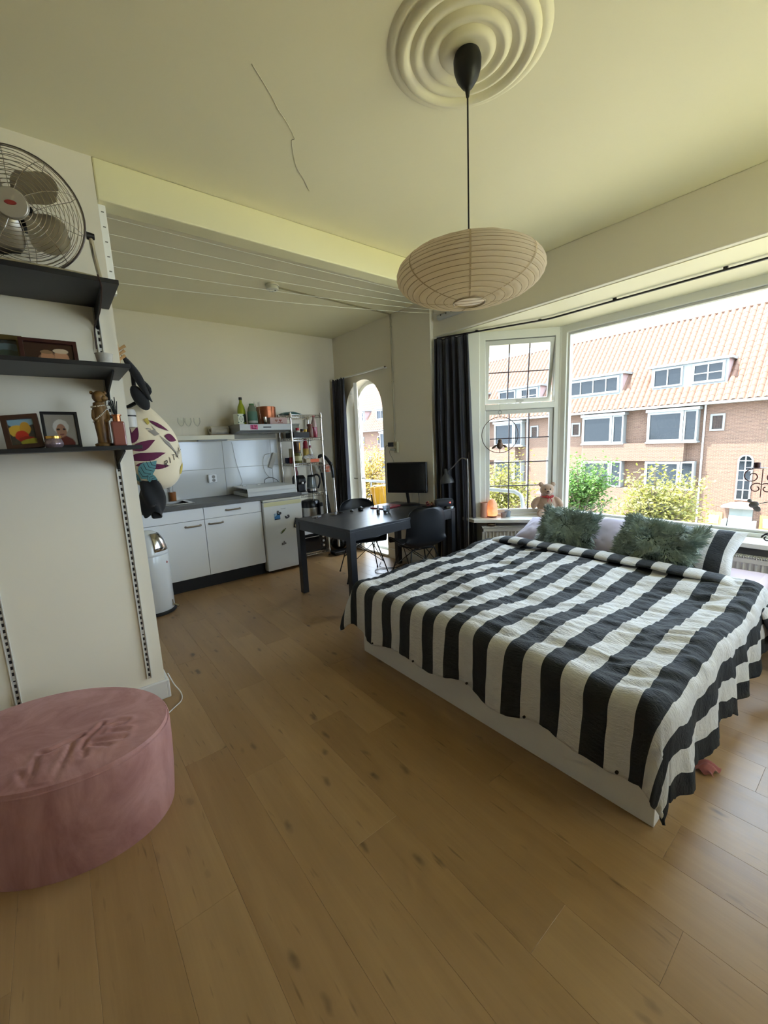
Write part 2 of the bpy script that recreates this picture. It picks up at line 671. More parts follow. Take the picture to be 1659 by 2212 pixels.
# ---------------------------------------------------------------- windows
M_GLASS = NT('window_glass')
M_GLASS.t.nodes.remove(M_GLASS.b)
_o = M_GLASS.t.nodes['Material Output']
_tr = M_GLASS.n('BsdfTransparent', i_0=(0.97, 0.985, 0.98, 1))
_gl = M_GLASS.n('BsdfGlossy', i_Roughness=0.01)
_fr = M_GLASS.n('Fresnel', i_IOR=1.45)
_mx = M_GLASS.n('MixShader', i_0=M_GLASS.math('MULTIPLY', _fr.outputs[0], 0.6))
M_GLASS.link(_tr.outputs[0], _mx.inputs[1])
M_GLASS.link(_gl.outputs[0], _mx.inputs[2])
M_GLASS.link(_mx.outputs[0], _o.inputs[0])
M_GLASS = M_GLASS.m
M_SASH = mat('window_sash_paint', 'C9C8BF', 0.4)
M_FRAME = mat('window_frame_paint', 'DEDDD2', 0.4)
M_LEAD = mat('lead_came', '4A3F42', 0.5, 0.3)


class Plane:
    """local frame on a window wall: u along, v up, d outward"""
    def __init__(s, p, q):
        s.p = Vector((p[0], p[1], 0))
        e = Vector((q[0], q[1], 0)) - s.p
        s.L = e.length
        s.u = e.normalized()
        s.n = Vector((-s.u.y, s.u.x, 0))
        if s.n.x < 0:
            s.n = -s.n

    def __call__(s, u, v, d):
        return s.p + s.u * u + s.n * d + Vector((0, 0, v))


def rect(u0, u1, v0, v1):
    return [(u0, v0), (u1, v0), (u1, v1), (u0, v1)]


# window_1: the big fixed pane
W1 = Plane((XW, 2.25), (XW, 0.09))
w1 = empty_struct('window_1', (XW, 1.17, SILL), 'large fixed picture window in the middle of the bay')
Li = w1.location


def wpart(gobj, name, m, parent, **kw):
    o = gobj.build(name, m, parent, **kw)
    l = Vector(parent.location)
    par = parent.parent
    while par is not None:
        l = l + Vector(par.location)
        par = par.parent
    o.location = -l
    return o


L = W1.L
wpart(G().ring(rect(0.065, L - 0.065, SILL + 0.03, 2.44), rect(0, L, SILL, ZS), -0.01, 0.09, W1), 'window_frame', M_FRAME, w1, bevel=0.006)
wpart(G().ring(rect(0.085, L - 0.085, SILL + 0.05, 2.42), rect(0.065, L - 0.065, SILL + 0.03, 2.44), 0.015, 0.075, W1), 'glazing_bead', M_SASH, w1, bevel=0.003)
wpart(G().prism(rect(0.08, L - 0.08, SILL + 0.045, 2.425), 0.04, 0.046, W1), 'pane', M_GLASS, w1)


def casement(name, p, q, tilt, label):
    W = Plane(p, q)
    w = empty_struct(name, (p[0], p[1], SILL), label)
    L = W.L
    # outer frame with transom
    g = G().ring(rect(0.075, L - 0.055, SILL + 0.02, 2.43), rect(0, L, SILL, ZS), -0.01, 0.09, W)
    g.prism(rect(0.07, L - 0.05, 1.735, 1.795), -0.012, 0.085, W)
    wpart(g, 'window_frame', M_FRAME, w, bevel=0.006)
    u0, u1 = 0.078, L - 0.058
    # lower fixed sash
    sa = wpart(G().ring(rect(u0 + 0.04, u1 - 0.035, 0.69, 1.692), rect(u0, u1, SILL + 0.025, 1.733), 0.01, 0.055, W), 'lower_sash', M_SASH, w, bevel=0.004)
    gu0, gu1 = u0 + 0.04, u1 - 0.035
    nr = 4
    for c in range(3):
        for r in range(nr):
            a, b = gu0 + (gu1 - gu0) * c / 3, gu0 + (gu1 - gu0) * (c + 1) / 3
            lo, hi = 0.69 + 1.002 * r / nr, 0.69 + 1.002 * (r + 1) / nr
            wpart(G().prism(rect(a, b, lo, hi), 0.030, 0.034, W), 'pane', M_GLASS, sa)
    g = G()
    for c in (1, 2):
        u = gu0 + (gu1 - gu0) * c / 3
        g.prism(rect(u - 0.005, u + 0.005, 0.69, 1.692), 0.024, 0.040, W)
    for r in range(1, nr):
        v = 0.69 + 1.002 * r / nr
        g.prism(rect(gu0, gu1, v - 0.005, v + 0.005), 0.0235, 0.0405, W)
    wpart(g, 'lead_cames', M_LEAD, sa)
    # upper sash, hung from the top and pushed open
    piv = 2.425

    def T(u, v, d, W=W):
        dd, vv = d - 0.02, v - piv
        c, s = math.cos(tilt), math.sin(tilt)
        return W(u, piv + vv * c + dd * s, 0.02 + dd * c - vv * s)
    v0, v1 = 1.80, 2.425
    sa = wpart(G().ring(rect(gu0, gu1, v0 + 0.045, v1 - 0.045), rect(u0, u1, v0, v1), 0.0, 0.045, T), 'upper_sash', M_SASH, w, bevel=0.004)
    for c in range(3):
        for r in range(2):
            a, b = gu0 + (gu1 - gu0) * c / 3, gu0 + (gu1 - gu0) * (c + 1) / 3
            lo, hi = v0 + 0.045 + (v1 - v0 - 0.09) * r / 2, v0 + 0.045 + (v1 - v0 - 0.09) * (r + 1) / 2
            wpart(G().prism(rect(a, b, lo, hi), 0.020, 0.024, T), 'pane', M_GLASS, sa)
    g = G()
    for c in (1, 2):
        u = gu0 + (gu1 - gu0) * c / 3
        g.prism(rect(u - 0.005, u + 0.005, v0 + 0.045, v1 - 0.045), 0.014, 0.030, T)
    v = (v0 + v1) / 2
    g.prism(rect(gu0, gu1, v - 0.005, v + 0.005), 0.0135, 0.0305, T)
    wpart(g, 'lead_cames', M_LEAD, sa)
    # little stay catch at the bottom rail
    um = (u0 + u1) / 2 + 0.03
    g = G().prism(rect(um - 0.035, um + 0.035, v0 + 0.005, v0 + 0.02), -0.012, 0.0, T).prism(rect(um - 0.012, um + 0.012, v0 - 0.004, v0 + 0.012), -0.03, -0.01, T)
    wpart(g, 'catch', mat('catch_metal', 'C8C6BE', 0.35, 0.8), sa, bevel=0.002)
    return w


casement('window_2', (3.545, 2.825), (XW, 2.25), R(11), 'leaded casement window with its top light pushed open')
casement('window_3', (XW, 0.09), (3.545, -0.485), R(1), 'leaded casement window at the other end of the bay')
# wooden corner posts of the bay
for nme, c in (('trim_5', (XW + 0.03, 2.262)), ('trim_6', (XW + 0.03, 0.078))):
    struct(G().cyl((c[0], c[1], SILL), (c[0], c[1], ZS), 0.05, n=10).build(nme, M_FRAME, smooth=True))
# jamb lining between curtain and casement
g = bayseg((3.47, 2.90), (3.555, 2.815), SILL - 0.03, ZS, -0.028, 0.02, '', None)
struct(g.build('trim_7', M_FRAME, bevel=0.005), 'white jamb lining beside the leaded casement')

# ---------------------------------------------------------------- balcony door
d1 = empty_struct('door_1', (XA, AY1, 0), 'arched balcony door frame with one glazed leaf standing open')
fn = lambda u, v, d: (d, u, v)
n = 20
wpart(G().ring(arch_outline(AY0 + 0.045, AY1 - 0.045, AZS, 0.06, n), arch_outline(AY0, AY1, AZS, 0.0, n), XA + 0.14, XA + 0.22, fn), 'door_frame', M_FRAME, d1)
# leaf: quarter-arch top; hinge at y = 4.80, free edge swung into the room
LW = 0.36
hx, hy = XA + 0.13, AY1 - 0.05
ang = math.atan2(-0.78, -0.62)
ux, uy = math.cos(ang), math.sin(ang)


def leaf(u, v, d):
    return (hx + ux * u - uy * d, hy + uy * u + ux * d, v)


def quarter(o, z0, n=10):
    # outline inset by o, hinge side at u = 0
    r = LW - o
    pts = [(o, z0), (r, z0)]
    pts += [(LW - (LW - o) * math.sin(PI / 2 * i / n), AZS - 0.0 + (LW - o) * 1.0 * math.cos(PI / 2 * i / n)) if i else (r, AZS + LW - o) for i in range(n + 1)]
    return pts


lf = wpart(G().ring(quarter(0.06, 0.30), quarter(0.0, 0.03), 0.0, 0.042, leaf), 'door_leaf', M_TRIM, d1)
glass = quarter(0.055, 0.30)
wpart(G().prism(glass, 0.018, 0.022, leaf), 'pane', M_GLASS, lf)
g = G()
for v in (0.62, 0.95, 1.28, 1.61, 1.92):
    g.prism(rect(0.05, LW - 0.05, v - 0.011, v + 0.011), 0.006, 0.036, leaf)
g.prism(rect(LW / 2 - 0.011, LW / 2 + 0.011, 0.3, 2.10), 0.006, 0.036, leaf)
wpart(g, 'glazing_bars', M_TRIM, lf)
g = G().tube([leaf(LW - 0.03, 1.0, -0.005), leaf(LW - 0.03, 1.0, -0.05), leaf(LW - 0.13, 1.0, -0.055)], 0.007, 8)
g.tube([leaf(LW - 0.03, 1.0, 0.045), leaf(LW - 0.03, 1.0, 0.09), leaf(LW + 0.09, 1.0, 0.095)], 0.007, 8)
wpart(g, 'door_handle', mat('brushed_steel', 'B8B6B0', 0.3, 0.9), lf, smooth=True)
struct(G().box((XA - 0.02, AY0, 0.0), (XA + 0.26, AY1, 0.03)).build('trim_8', M_TRIM, bevel=0.004))

# ---------------------------------------------------------------- ceiling rosette
prof = [(0.30, 0.0), (0.292, -0.006), (0.276, -0.014), (0.262, -0.010), (0.256, -0.022), (0.238, -0.030), (0.222, -0.020), (0.212, -0.013), (0.200, -0.022),
        (0.186, -0.026), (0.172, -0.016), (0.160, -0.012), (0.150, -0.024), (0.134, -0.030), (0.118, -0.020), (0.105, -0.016), (0.096, -0.028), (0.080, -0.032), (0.064, -0.026), (0.040, -0.026), (0.001, -0.026)]
CX, CY = 1.415, 1.17
struct(G().lathe(prof, (CX, CY, ZC), 64).build('trim_9', M_CEIL, smooth=True, angle=60), 'round plaster ceiling rosette with concentric rings')
# ================================================================ the street outside
ZG = -4.3


def brick_mat():
    k = NT('facade_brick')
    p = k.obj()
    sp = k.n('SeparateXYZ', i_0=p)
    vec = k.n('CombineXYZ', i_X=k.math('ADD', sp.outputs[1], sp.outputs[0]), i_Y=sp.outputs[2], i_Z=0.0).outputs[0]
    br = k.n('TexBrick', i_Scale=1.0)
    k.link(vec, br.inputs['Vector'])
    br.inputs['Color1'].default_value = lin('584034')
    br.inputs['Color2'].default_value = lin('4A362C')
    br.inputs['Mortar'].default_value = lin('7E6852')
    br.inputs['Mortar Size'].default_value = 0.007
    br.inputs['Brick Width'].default_value = 0.21
    br.inputs['Row Height'].default_value = 0.065
    f = k.noise(p, 0.8, 4)
    k.inp('Base Color', k.mix(k.math('MULTIPLY', f, 0.35), br.outputs[0], lin('5E463A')))
    k.inp('Roughness', 0.85)
    return k.m


M_BRICK = brick_mat()
M_TILE = mat('terracotta_tile', '5C4234', 0.8, grain=0.18, gscale=3.0)
M_PVC = mat('white_window_paint', '727472', 0.5)
M_DARKGLASS = mat('far_window_glass', '15191C', 0.1, spec=0.35)
M_SLATE = mat('dormer_slate', '8A7470', 0.8, grain=0.2, gscale=6)
M_GUTTER = mat('gutter_zinc', 'B8BAB8', 0.5)

struct(G().box((3.6, -60, ZG - 0.2), (26.4, 90, ZG)).build('ground', mat('street_paving', '7A746A', 0.9, grain=0.15, gscale=0.6)), 'paved street below the bay window')

struct(G().box((-6, -14, -0.9), (9, -2.4, -0.6)).build('roof_terrace', mat('gravel_roof', 'C4C08E', 0.9, grain=0.2, gscale=8)), 'mossy gravel flat roof behind the house')  # added out of view: bounces yellowish sunlight up to the ceiling
struct(G().box((0.5, -3.7, 2.55), (4.2, YB - 0.25, 2.7)).build('roof_canopy', mat('overhang_paint', 'E0DAC2', 0.7)), 'flat slab added out of view over the rear window to block sky light')  # added out of view to keep high sky light off the near floor
HX = 26.0


def win(parent, x, y0, y1, z0, z1, cols, name='window', fr=0.07, depth=0.10, transom=None):
    """framed window on a plane facing -x: frame, mullions, panes as sub-parts"""
    g = G()
    fn = lambda u, v, d: (d, u, v)
    g.ring(rect(y0 + fr, y1 - fr, z0 + fr, z1 - fr), rect(y0, y1, z0, z1), x - 0.03, x + depth, fn)
    for c in range(1, cols):
        yc = y0 + (y1 - y0) * c / cols
        g.prism(rect(yc - 0.03, yc + 0.03, z0 + fr, z1 - fr), x - 0.02, x + depth - 0.01, fn)
    if transom:
        for t in transom:
            zt = z0 + (z1 - z0) * t
            g.prism(rect(y0 + fr, y1 - fr, zt - 0.025, zt + 0.025), x - 0.015, x + depth - 0.012, fn)
    o = g.build(name, M_PVC, parent)
    for c in range(cols):
        a = y0 + (y1 - y0) * c / cols + (fr if c == 0 else 0.03)
        b = y0 + (y1 - y0) * (c + 1) / cols - (fr if c == cols - 1 else 0.03)
        G().box((x + 0.03, a, z0 + fr), (x + 0.04, b, z1 - fr)).build('pane', M_DARKGLASS, o)
    return o


THETA = math.atan(1.2)
SU = Vector((math.cos(THETA), 0, math.sin(THETA)))
SN = Vector((-math.sin(THETA), 0, math.cos(THETA)))
EAVE = 2.76
DORM = [(5.87 - 9.72, 9.27 - 9.72), (10.77 - 9.72, 14.10 - 9.72)]


def tile_geo(g, o=Vector((0, 0, 0))):
    prof = [(0.0, 0.0), (0.05, 0.085), (0.12, 0.11), (0.19, 0.08), (0.24, -0.02), (0.315, 0.0)]
    vs = []
    for k2, (w, h) in enumerate(((0.0, 0.012), (0.40, 0.0))):
        for (u, z) in prof:
            vs.append(o + Vector((0, u, 0)) + SU * w + SN * (z + h))
    for (u, z) in prof:
        vs.append(o + Vector((0, u, 0)) + SN * (z - 0.01))
    n = len(prof)
    fs = [(i, i + 1, n + i + 1, n + i) for i in range(n - 1)] + [(2 * n + i, 2 * n + i + 1, i + 1, i) for i in range(n - 1)]
    g.add(vs, fs)
    return g


def make_house():
    h = thing('terraced_house', 'brick terraced house with tiled roof, two dormers and paired bay windows facing the big window', 'house', (HX, 9.72, ZG))
    Z = -ZG      # local z of world 0

    def B(a, b):
        return G().box((a[0], a[1], a[2] + Z), (b[0], b[1], b[2] + Z))
    y0, y1 = -5.62, 4.56
    B((0.5, y0, ZG), (0.8, y1, EAVE)).build('brick_wall', M_BRICK, h)
    # projecting brick bay below and between the bay windows
    g = B((0.0, -2.44, -0.18), (0.5, 2.91, 0.82))
    g.box((0.0, -2.44, 0.0), (0.5, 2.91, -1.75 + Z))
    g.build('brick_bay', M_BRICK, h)
    for (a, b, m) in ((-2.95, -0.66, 1), (0.58, 2.95, -1)):
        B((-0.06, a - 0.05, 0.78), (0.55, b + 0.05, 0.87)).build('bay_sill', M_PVC, h)
        B((-0.10, a - 0.08, 2.46), (0.55, b + 0.08, 2.60)).build('bay_cornice', M_PVC, h)
        for (z0, z1) in ((0.87, 2.46), (-1.72, -0.2)):
            B((0.16, a + 0.02, z0), (0.55, b - 0.02, z1)).build('bay_core', M_PVC, h)
            if m > 0:
                win(h, 0.0, a + 0.62, b, z0 + Z, z1 + Z, 1, 'bay_window', 0.13, 0.18)
                win(h, 0.02, a, a + 0.60, z0 + Z, z1 + Z, 1, 'bay_window', 0.08, 0.16)
            else:
                win(h, 0.0, a + 0.62, b, z0 + Z, z1 + Z, 1, 'bay_window', 0.13, 0.18)
                win(h, 0.02, a, a + 0.60, z0 + Z, z1 + Z, 1, 'bay_window', 0.08, 0.16)
    # small square windows beside the bays
    win(h, 0.47, -3.96, -3.36, 1.34 + Z, 2.18 + Z, 1, 'small_window', 0.09)
    win(h, 0.47, 3.30, 3.88, 1.34 + Z, 2.18 + Z, 1, 'small_window', 0.09)
    # tall arched stair window over the porch
    fn = lambda u, v, d: (d, u, v + Z)
    yc = -4.91
    ao = arch_outline(yc - 0.30, yc + 0.30, -0.16, -2.12, 12)
    ai = arch_outline(yc - 0.23, yc + 0.23, -0.16, -2.05, 12)
    g = G().ring(ai, ao, 0.44, 0.55, fn)
    g.prism(rect(yc - 0.025, yc + 0.025, -2.05, 0.06), 0.45, 0.54, fn)
    for v in (-1.6, -1.12, -0.64, -0.16):
        g.prism(rect(yc - 0.23, yc + 0.23, v - 0.022, v + 0.022), 0.452, 0.538, fn)
    aw = g.build('arched_window', M_PVC, h)
    G().prism(ai, 0.485, 0.495, fn).build('pane', M_DARKGLASS, aw)
    # porch: canopy, stair and doors
    pts = [(yc - 0.68, -2.36), (yc - 0.4, -2.24), (yc, -2.18), (yc + 0.4, -2.24), (yc + 0.68, -2.36), (yc + 0.68, -2.46), (yc - 0.68, -2.46)]
    G().prism(pts, -0.1, 0.55, fn).build('porch_canopy', mat('porch_tiles', 'B98F78', 0.8), h)
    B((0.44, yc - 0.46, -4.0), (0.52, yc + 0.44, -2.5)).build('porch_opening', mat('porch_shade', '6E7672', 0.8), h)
    for i in range(6):
        B((0.05 + 0.07 * i, yc - 0.46, -4.0), (0.5, yc + 0.44, -3.75 + 0.17 * i)).build('stair_step', mat('stone_step', 'A9ABA6', 0.8), h)
    for s in (-1, 1):
        B((-0.02, yc + s * 0.56 - 0.07, ZG), (0.5, yc + s * 0.56 + 0.07, -3.1)).build('porch_pier', mat('white_plaster', 'D5D3CB', 0.7), h)
    for a in (yc + 1.05, 4.18):
        d = B((0.44, a - 0.35, -4.2), (0.55, a + 0.35, -2.8)).build('front_door', mat('oak_door', 'B07A42', 0.5), h)
        G().box((0.41, a - 0.22, Z - 3.4), (0.44, a + 0.22, Z - 2.95)).build('door_window', M_PVC, d)
    # downpipes, gutter
    for y in (-3.14, 3.06):
        G().cyl((0.40, y, 0), (0.40, y, EAVE + Z), 0.045, n=8).build('downpipe', M_GUTTER, h, smooth=True)
    B((-0.12, y0, EAVE - 0.10), (0.5, y1, EAVE + 0.03)).build('gutter', M_PVC, h)
    # roof
    rg = G()
    S = 6.55
    a = Vector((0.0, 0, EAVE + Z))
    b = a + SU * S
    rg.prism([(a.x, a.z), (b.x, b.z), (b.x + 0.3, b.z - 0.3), (a.x + 0.3, a.z - 0.02)], y0, y1, lambda u, v, d: (u, d, v))
    roof = rg.build('roof', mat('roof_underlay', '8D5A40', 0.9), h)
    G().tube([b + Vector((0, y0, 0.02)), b + Vector((0, y1, 0.02))], 0.10, 8).build('ridge_tiles', M_TILE, roof, smooth=True)
    spots = []
    for r in range(17):
        for c in range(34):
            y = y0 + 0.2984 * c
            hide = False
            for (da, db) in DORM:
                if da - 0.1 < y and y + 0.3 < db + 0.1 and 3 <= r < 6:
                    hide = True
            if not hide:
                spots.append((r, a + Vector((0, y, 0)) + SU * (0.38 * r) + SN * 0.01))
    for (da, db) in DORM:
        dn = B((0.80, da, 3.72), (3.2, db, 4.86)).build('dormer', M_SLATE, h)
        G().box((0.62, da - 0.15, Z + 4.86), (3.3, db + 0.15, Z + 4.99)).build('dormer_roof', M_PVC, dn)
        w = (db - da)
        if da < 0:
            win(dn, 0.72, db - 2.0 + 0.5, db - 0.1, 3.8 + Z, 4.80 + Z, 2, 'dormer_window', 0.09)
            win(dn, 0.72, da + 0.12, da + 1.5, 3.8 + Z, 4.80 + Z, 2, 'dormer_window', 0.11, transom=(0.48,))
            B((0.775, da, 3.70), (0.80, db, 4.86)).build('dormer_front', M_PVC, dn)
        else:
            B((0.775, da, 3.70), (0.80, db, 4.86)).build('dormer_front', M_PVC, dn)
            win(dn, 0.72, da + 0.15, db - 0.12, 3.82 + Z, 4.80 + Z, 4, 'dormer_window', 0.12)
    for (y, s) in ((-1.1, 1.0), (3.4, 0.9)):
        g = G().lathe([(0.16, 0.0), (0.12, 0.2), (0.16, 0.22), (0.16, 0.30), (0.05, 0.42), (0.05, 0.6), (0.001, 0.62)], (b.x, y, b.z), 10)
        g.cyl((b.x, y - 0.30, b.z - 0.05), (b.x, y - 0.30, b.z + 0.25), 0.09, n=8)
        g.build('roof_vent', M_GUTTER, h, smooth=True)
    return h, roof, spots


house, roof, spots = make_house()
copies = []
for yc, lab in ((19.90, 'brick terraced house with tiled roof seen through the leaded casement'),
                (30.08, 'brick terraced house seen through the balcony door, nearer of the two there'),
                (40.26, 'farthest brick terraced house seen through the balcony door'),
                (-0.46, 'brick terraced house at the right edge of the big window')):
    c = copy_tree(house)
    c.location.y = yc
    c['label'] = lab
    copies.append(c)
# tiles: the ones showing largest are pieces of their own, the rest is one part
tile_me = tile_geo(G()).mesh('roof_tile', M_TILE, smooth=True)


def vis(s):
    p = s[1] + Vector((HX, 9.72, ZG))
    return (p - Vector((0, 0, 1.45))).length if p.y > 4.3 else 1e3


spots.sort(key=vis)
for r, p in spots[:295]:
    o = bpy.data.objects.new('roof_tile', tile_me)
    COL.objects.link(o)
    o.parent = roof
    o.location = p
g = G()
for r, p in spots[295:]:
    tile_geo(g, p)
o = g.build('roof_tile_rest', M_TILE, roof, smooth=True, fix=False)
o['kind'] = 'stuff'
g = G()
for r, p in spots:
    tile_geo(g, p)
me = g.mesh('roof_tile_field', M_TILE, smooth=True, fix=False)
for c in copies:
    rf = [ch for ch in c.children if ch.name.startswith('roof') and not ch.name.startswith('roof_')][0]
    o = bpy.data.objects.new('roof_tile_field', me)
    COL.objects.link(o)
    o.parent = rf
    o['kind'] = 'stuff'


# ---------------------------------------------------------------- trees
def leaf_mat(name, c1, c2):
    k = NT(name)
    f = k.noise(k.obj(), 2.5, 3)
    f2 = k.noise(k.obj(), 18, 2)
    col = k.mix(k.ramp(k.math('MULTIPLY_ADD', f2, 0.5, k.math('MULTIPLY', f, 0.5)), [(0.35, (0, 0, 0, 1)), (0.65, (1, 1, 1, 1))]), lin(c1), lin(c2))
    k.inp('Base Color', col)
    k.inp('Roughness', 0.6)
    out = k.t.nodes['Material Output']
    tl = k.n('BsdfTranslucent')
    k.link(col, tl.inputs[0])
    mx = k.n('MixShader', i_0=0.4)
    k.link(k.b.outputs[0], mx.inputs[1])
    k.link(tl.outputs[0], mx.inputs[2])
    k.link(mx.outputs[0], out.inputs[0])
    return k.m


M_BARK = mat('tree_bark', '5E5040', 0.9, grain=0.3, gscale=12)


def tree(loc, rad, zc, leafmat, label, n, seed, leaf=0.10):
    rnd = random.Random(seed)
    t = thing('street_tree', label, 'tree', loc, group='street trees before the houses')
    zc -= loc[2]
    g = G()
    top = Vector((0, 0, zc - rad[2] * 0.2))
    g.tube(smoothpath([(0, 0, 0), (0.05, 0.03, zc * 0.4), top], 4), [0.13 - 0.07 * i / 8 for i in range(9)], 8)
    tips = []
    for i in range(46):
        a = rnd.uniform(0, 2 * PI)
        el = rnd.uniform(-0.25, 1.0)
        rr = rnd.uniform(0.55, 1.0)
        d = Vector((math.cos(a) * math.sqrt(1 - el * el * 0.8) * rad[0] * rr, math.sin(a) * math.sqrt(1 - el * el * 0.8) * rad[1] * rr, el * rad[2] * rr))
        tip = Vector((0, 0, zc)) + d
        st = Vector((0, 0, zc - rad[2] * rnd.uniform(0.2, 0.9)))
        mid = st.lerp(tip, 0.5) + Vector((0, 0, 0.15))
        g.tube(smoothpath([st, mid, tip], 3), [0.035, 0.03, 0.025, 0.02, 0.016, 0.012, 0.008][:7], 5)
        tips.append((st, mid, tip))
    g.build('trunk', M_BARK, t, smooth=True)
    vs, fs = [], []
    for i in range(n):
        st, mid, tip = rnd.choice(tips)
        u = rnd.uniform(0.25, 1.08)
        p = st.lerp(mid, u * 2) if u < 0.5 else mid.lerp(tip, u * 2 - 1)
        s = 0.20 * rad[0]
        p = p + Vector((rnd.gauss(0, s), rnd.gauss(0, s), rnd.gauss(0, s * 0.6)))
        nrm = Vector((rnd.gauss(0, 0.6), rnd.gauss(0, 0.6), 1)).normalized()
        ax = nrm.cross(Vector((rnd.uniform(-1, 1), rnd.uniform(-1, 1), 0.1))).normalized()
        bx = nrm.cross(ax)
        L = leaf * rnd.uniform(0.7, 1.3)
        W = L * 0.55
        k = len(vs)
        vs += [p - ax * L * 0.5, p + bx * W * 0.5 - nrm * L * 0.06, p + ax * L * 0.5, p - bx * W * 0.5 - nrm * L * 0.06]
        fs += [(k, k + 1, k + 2), (k, k + 2, k + 3)]
    o = G().add(vs, fs).build('foliage', leafmat, t, fix=False)
    o['kind'] = 'stuff'
    return t


LM_G = leaf_mat('leaf_green', '2E4E1C', '5C7A34')
LM_Y = leaf_mat('leaf_yellow', '56581F', '7E7834')
LM_O = leaf_mat('leaf_autumn', '66571C', '8C742C')
tree((14.2, 6.9, ZG), (0.95, 1.05, 1.5), -0.6, LM_G, 'fresh green street tree behind the bear and the mullion', 4200, 1, 0.13)
tree((13.6, 4.35, ZG), (1.15, 1.35, 1.35), -0.85, LM_Y, 'yellow-green street tree in the middle of the big window', 6200, 2, 0.12)
tree((13.4, 9.9, ZG), (1.3, 1.7, 1.6), -0.75, LM_Y, 'yellowing street tree behind the lower leaded casement', 5200, 3, 0.13)
tree((10.6, 15.0, ZG), (1.3, 1.6, 1.7), -0.1, LM_O, 'golden street tree seen through the arched balcony door', 5200, 4, 0.13)

# ---------------------------------------------------------------- balcony
g = G().prism([(XO, 3.30), (3.62, 3.06), (4.85, 3.06), (4.85, 7.6), (XO, 7.6)], -0.24, -0.12, lambda u, v, d: (u, v, d))
struct(g.build('balcony_floor', mat('concrete', 'A8A59C', 0.85, grain=0.1)), 'concrete balcony slab outside the arched door')
struct(G().box((XO, YK + 0.25, -0.24), (XO + 0.02, 7.6, 3.0)).build('wall_outside', M_BRICK))
struct(G().prism([(XO, 2.72), (5.15, 2.72), (5.15, 7.8), (XO, 7.8)], 2.60, 2.74, lambda u, v, d: (u, v, d)).build('roof_overhang', mat('overhang_paint', 'E0DAC2', 0.7)), 'cream underside of the roof overhang above the balcony')
rl = thing('balcony_railing', 'pale grey tubular balcony railing bending down at its end', 'railing', (4.7, 3.0, -0.12))
M_RAIL = mat('railing_paint', '8A8E90', 0.4)
g = G().tube(smoothpath([(0, 4.5, 0.87), (0, 1.5, 0.87), (0, 0.30, 0.87), (0, 0.12, 0.85), (0, 0.04, 0.76), (0, 0.03, 0.4), (0, 0.03, 0.0)], 6), 0.025, 10)
g.build('top_rail', M_RAIL, rl, smooth=True)
G().tube([(0, 4.5, 0.12), (0, 0.05, 0.12)], 0.014, 8).build('bottom_rail', M_RAIL, rl, smooth=True)
for i in range(4):
    y = 1.1 + 1.1 * i
    G().cyl((0, y, 0.0), (0, y, 0.86), 0.016, n=8).build('post', M_RAIL, rl)
# balcony chair with a yellow throw
bc = thing('balcony_chair', 'slim metal garden chair standing on the balcony', 'chair', (4.05, 5.33, -0.12), 0.0)
M_DKM = mat('dark_metal', '2A2B2E', 0.45, 0.6)
G().box((-0.22, -0.27, 0.42), (0.2, 0.27, 0.45)).build('seat', M_DKM, bc)
for sx, sy in ((-1, -1), (1, -1), (1, 1), (-1, 1)):
    G().cyl((0.2 * sx, 0.25 * sy, 0), (0.18 * sx, 0.25 * sy, 0.86 if sx > 0 else 0.43), 0.011, n=8).build('leg', M_DKM, bc)
G().box((0.17, -0.25, 0.62), (0.19, 0.25, 0.86)).build('backrest', M_DKM, bc)
th = thing('throw', 'mustard yellow throw hung over the balcony chair', 'blanket', (4.05, 5.33, -0.12))


def thr(u, v):
    y = -0.31 + 0.62 * u
    s = v * 1.0
    if s < 0.5:
        x = 0.14 - 0.02 * s
        z = 0.42 + (0.47) * (s / 0.5)
    else:
        x = 0.22
        z = 0.89 - 0.4 * ((s - 0.5) / 0.5)
    w = 0.018 * math.sin(9 * u + 4 * v) + 0.012 * math.sin(23 * u - 7 * v)
    return (x - abs(w) if s < 0.5 else x + abs(w), y, z + 0.02 * math.sin(5 * u))


G().grid(thr, 30, 24).build('throw_cloth', mat('mustard_cloth', 'C89A1E', 0.85, sheen=0.3, bump=0.3), th, smooth=True, angle=180)
# ================================================================ bed
def fabric(name, color, rough=0.9, weave=0.15, sheen=0.2):
    k = NT(name)
    c = lin(color)
    f = k.noise(k.obj(), 6, 3)
    k.inp('Base Color', k.mix(f, tuple(x * 0.92 for x in c[:3]) + (1,), tuple(min(1, x * 1.05) for x in c[:3]) + (1,)))
    k.inp('Roughness', rough)
    k.inp('Sheen Weight', sheen)
    k.bump(k.noise(k.obj(), 260, 2), weave, 0.002)
    return k.m


def stripe_mat():
    k = NT('striped_cotton')
    uv = k.n('UVMap').outputs[0]
    sp = k.n('SeparateXYZ', i_0=uv)
    fr = k.math('FRACT', k.math('DIVIDE', sp.outputs[0], 0.181))
    black = k.math('LESS_THAN', fr, 0.5)
    f = k.noise(k.pos(), 30, 3)
    wh = k.mix(f, lin('BFBDBB'), lin('CDCCCB'))
    bl = k.mix(f, lin('101317'), lin('181C20'))
    k.inp('Base Color', k.mix(black, wh, bl))
    k.inp('Roughness', 0.8)
    n1 = k.noise(k.vmul(uv, (16, 45, 1)), 1.0, 4, 0.65, 1.6)
    n2 = k.noise(k.vmul(uv, (50, 90, 1)), 1.0, 2, 0.55, 0.8)
    k.bump(k.math('MULTIPLY_ADD', n2, 0.35, n1), 0.6, 0.014)
    return k.m


M_STRIPE = stripe_mat()
M_BEDWHITE = mat('white_melamine', 'D9D7D2', 0.45)

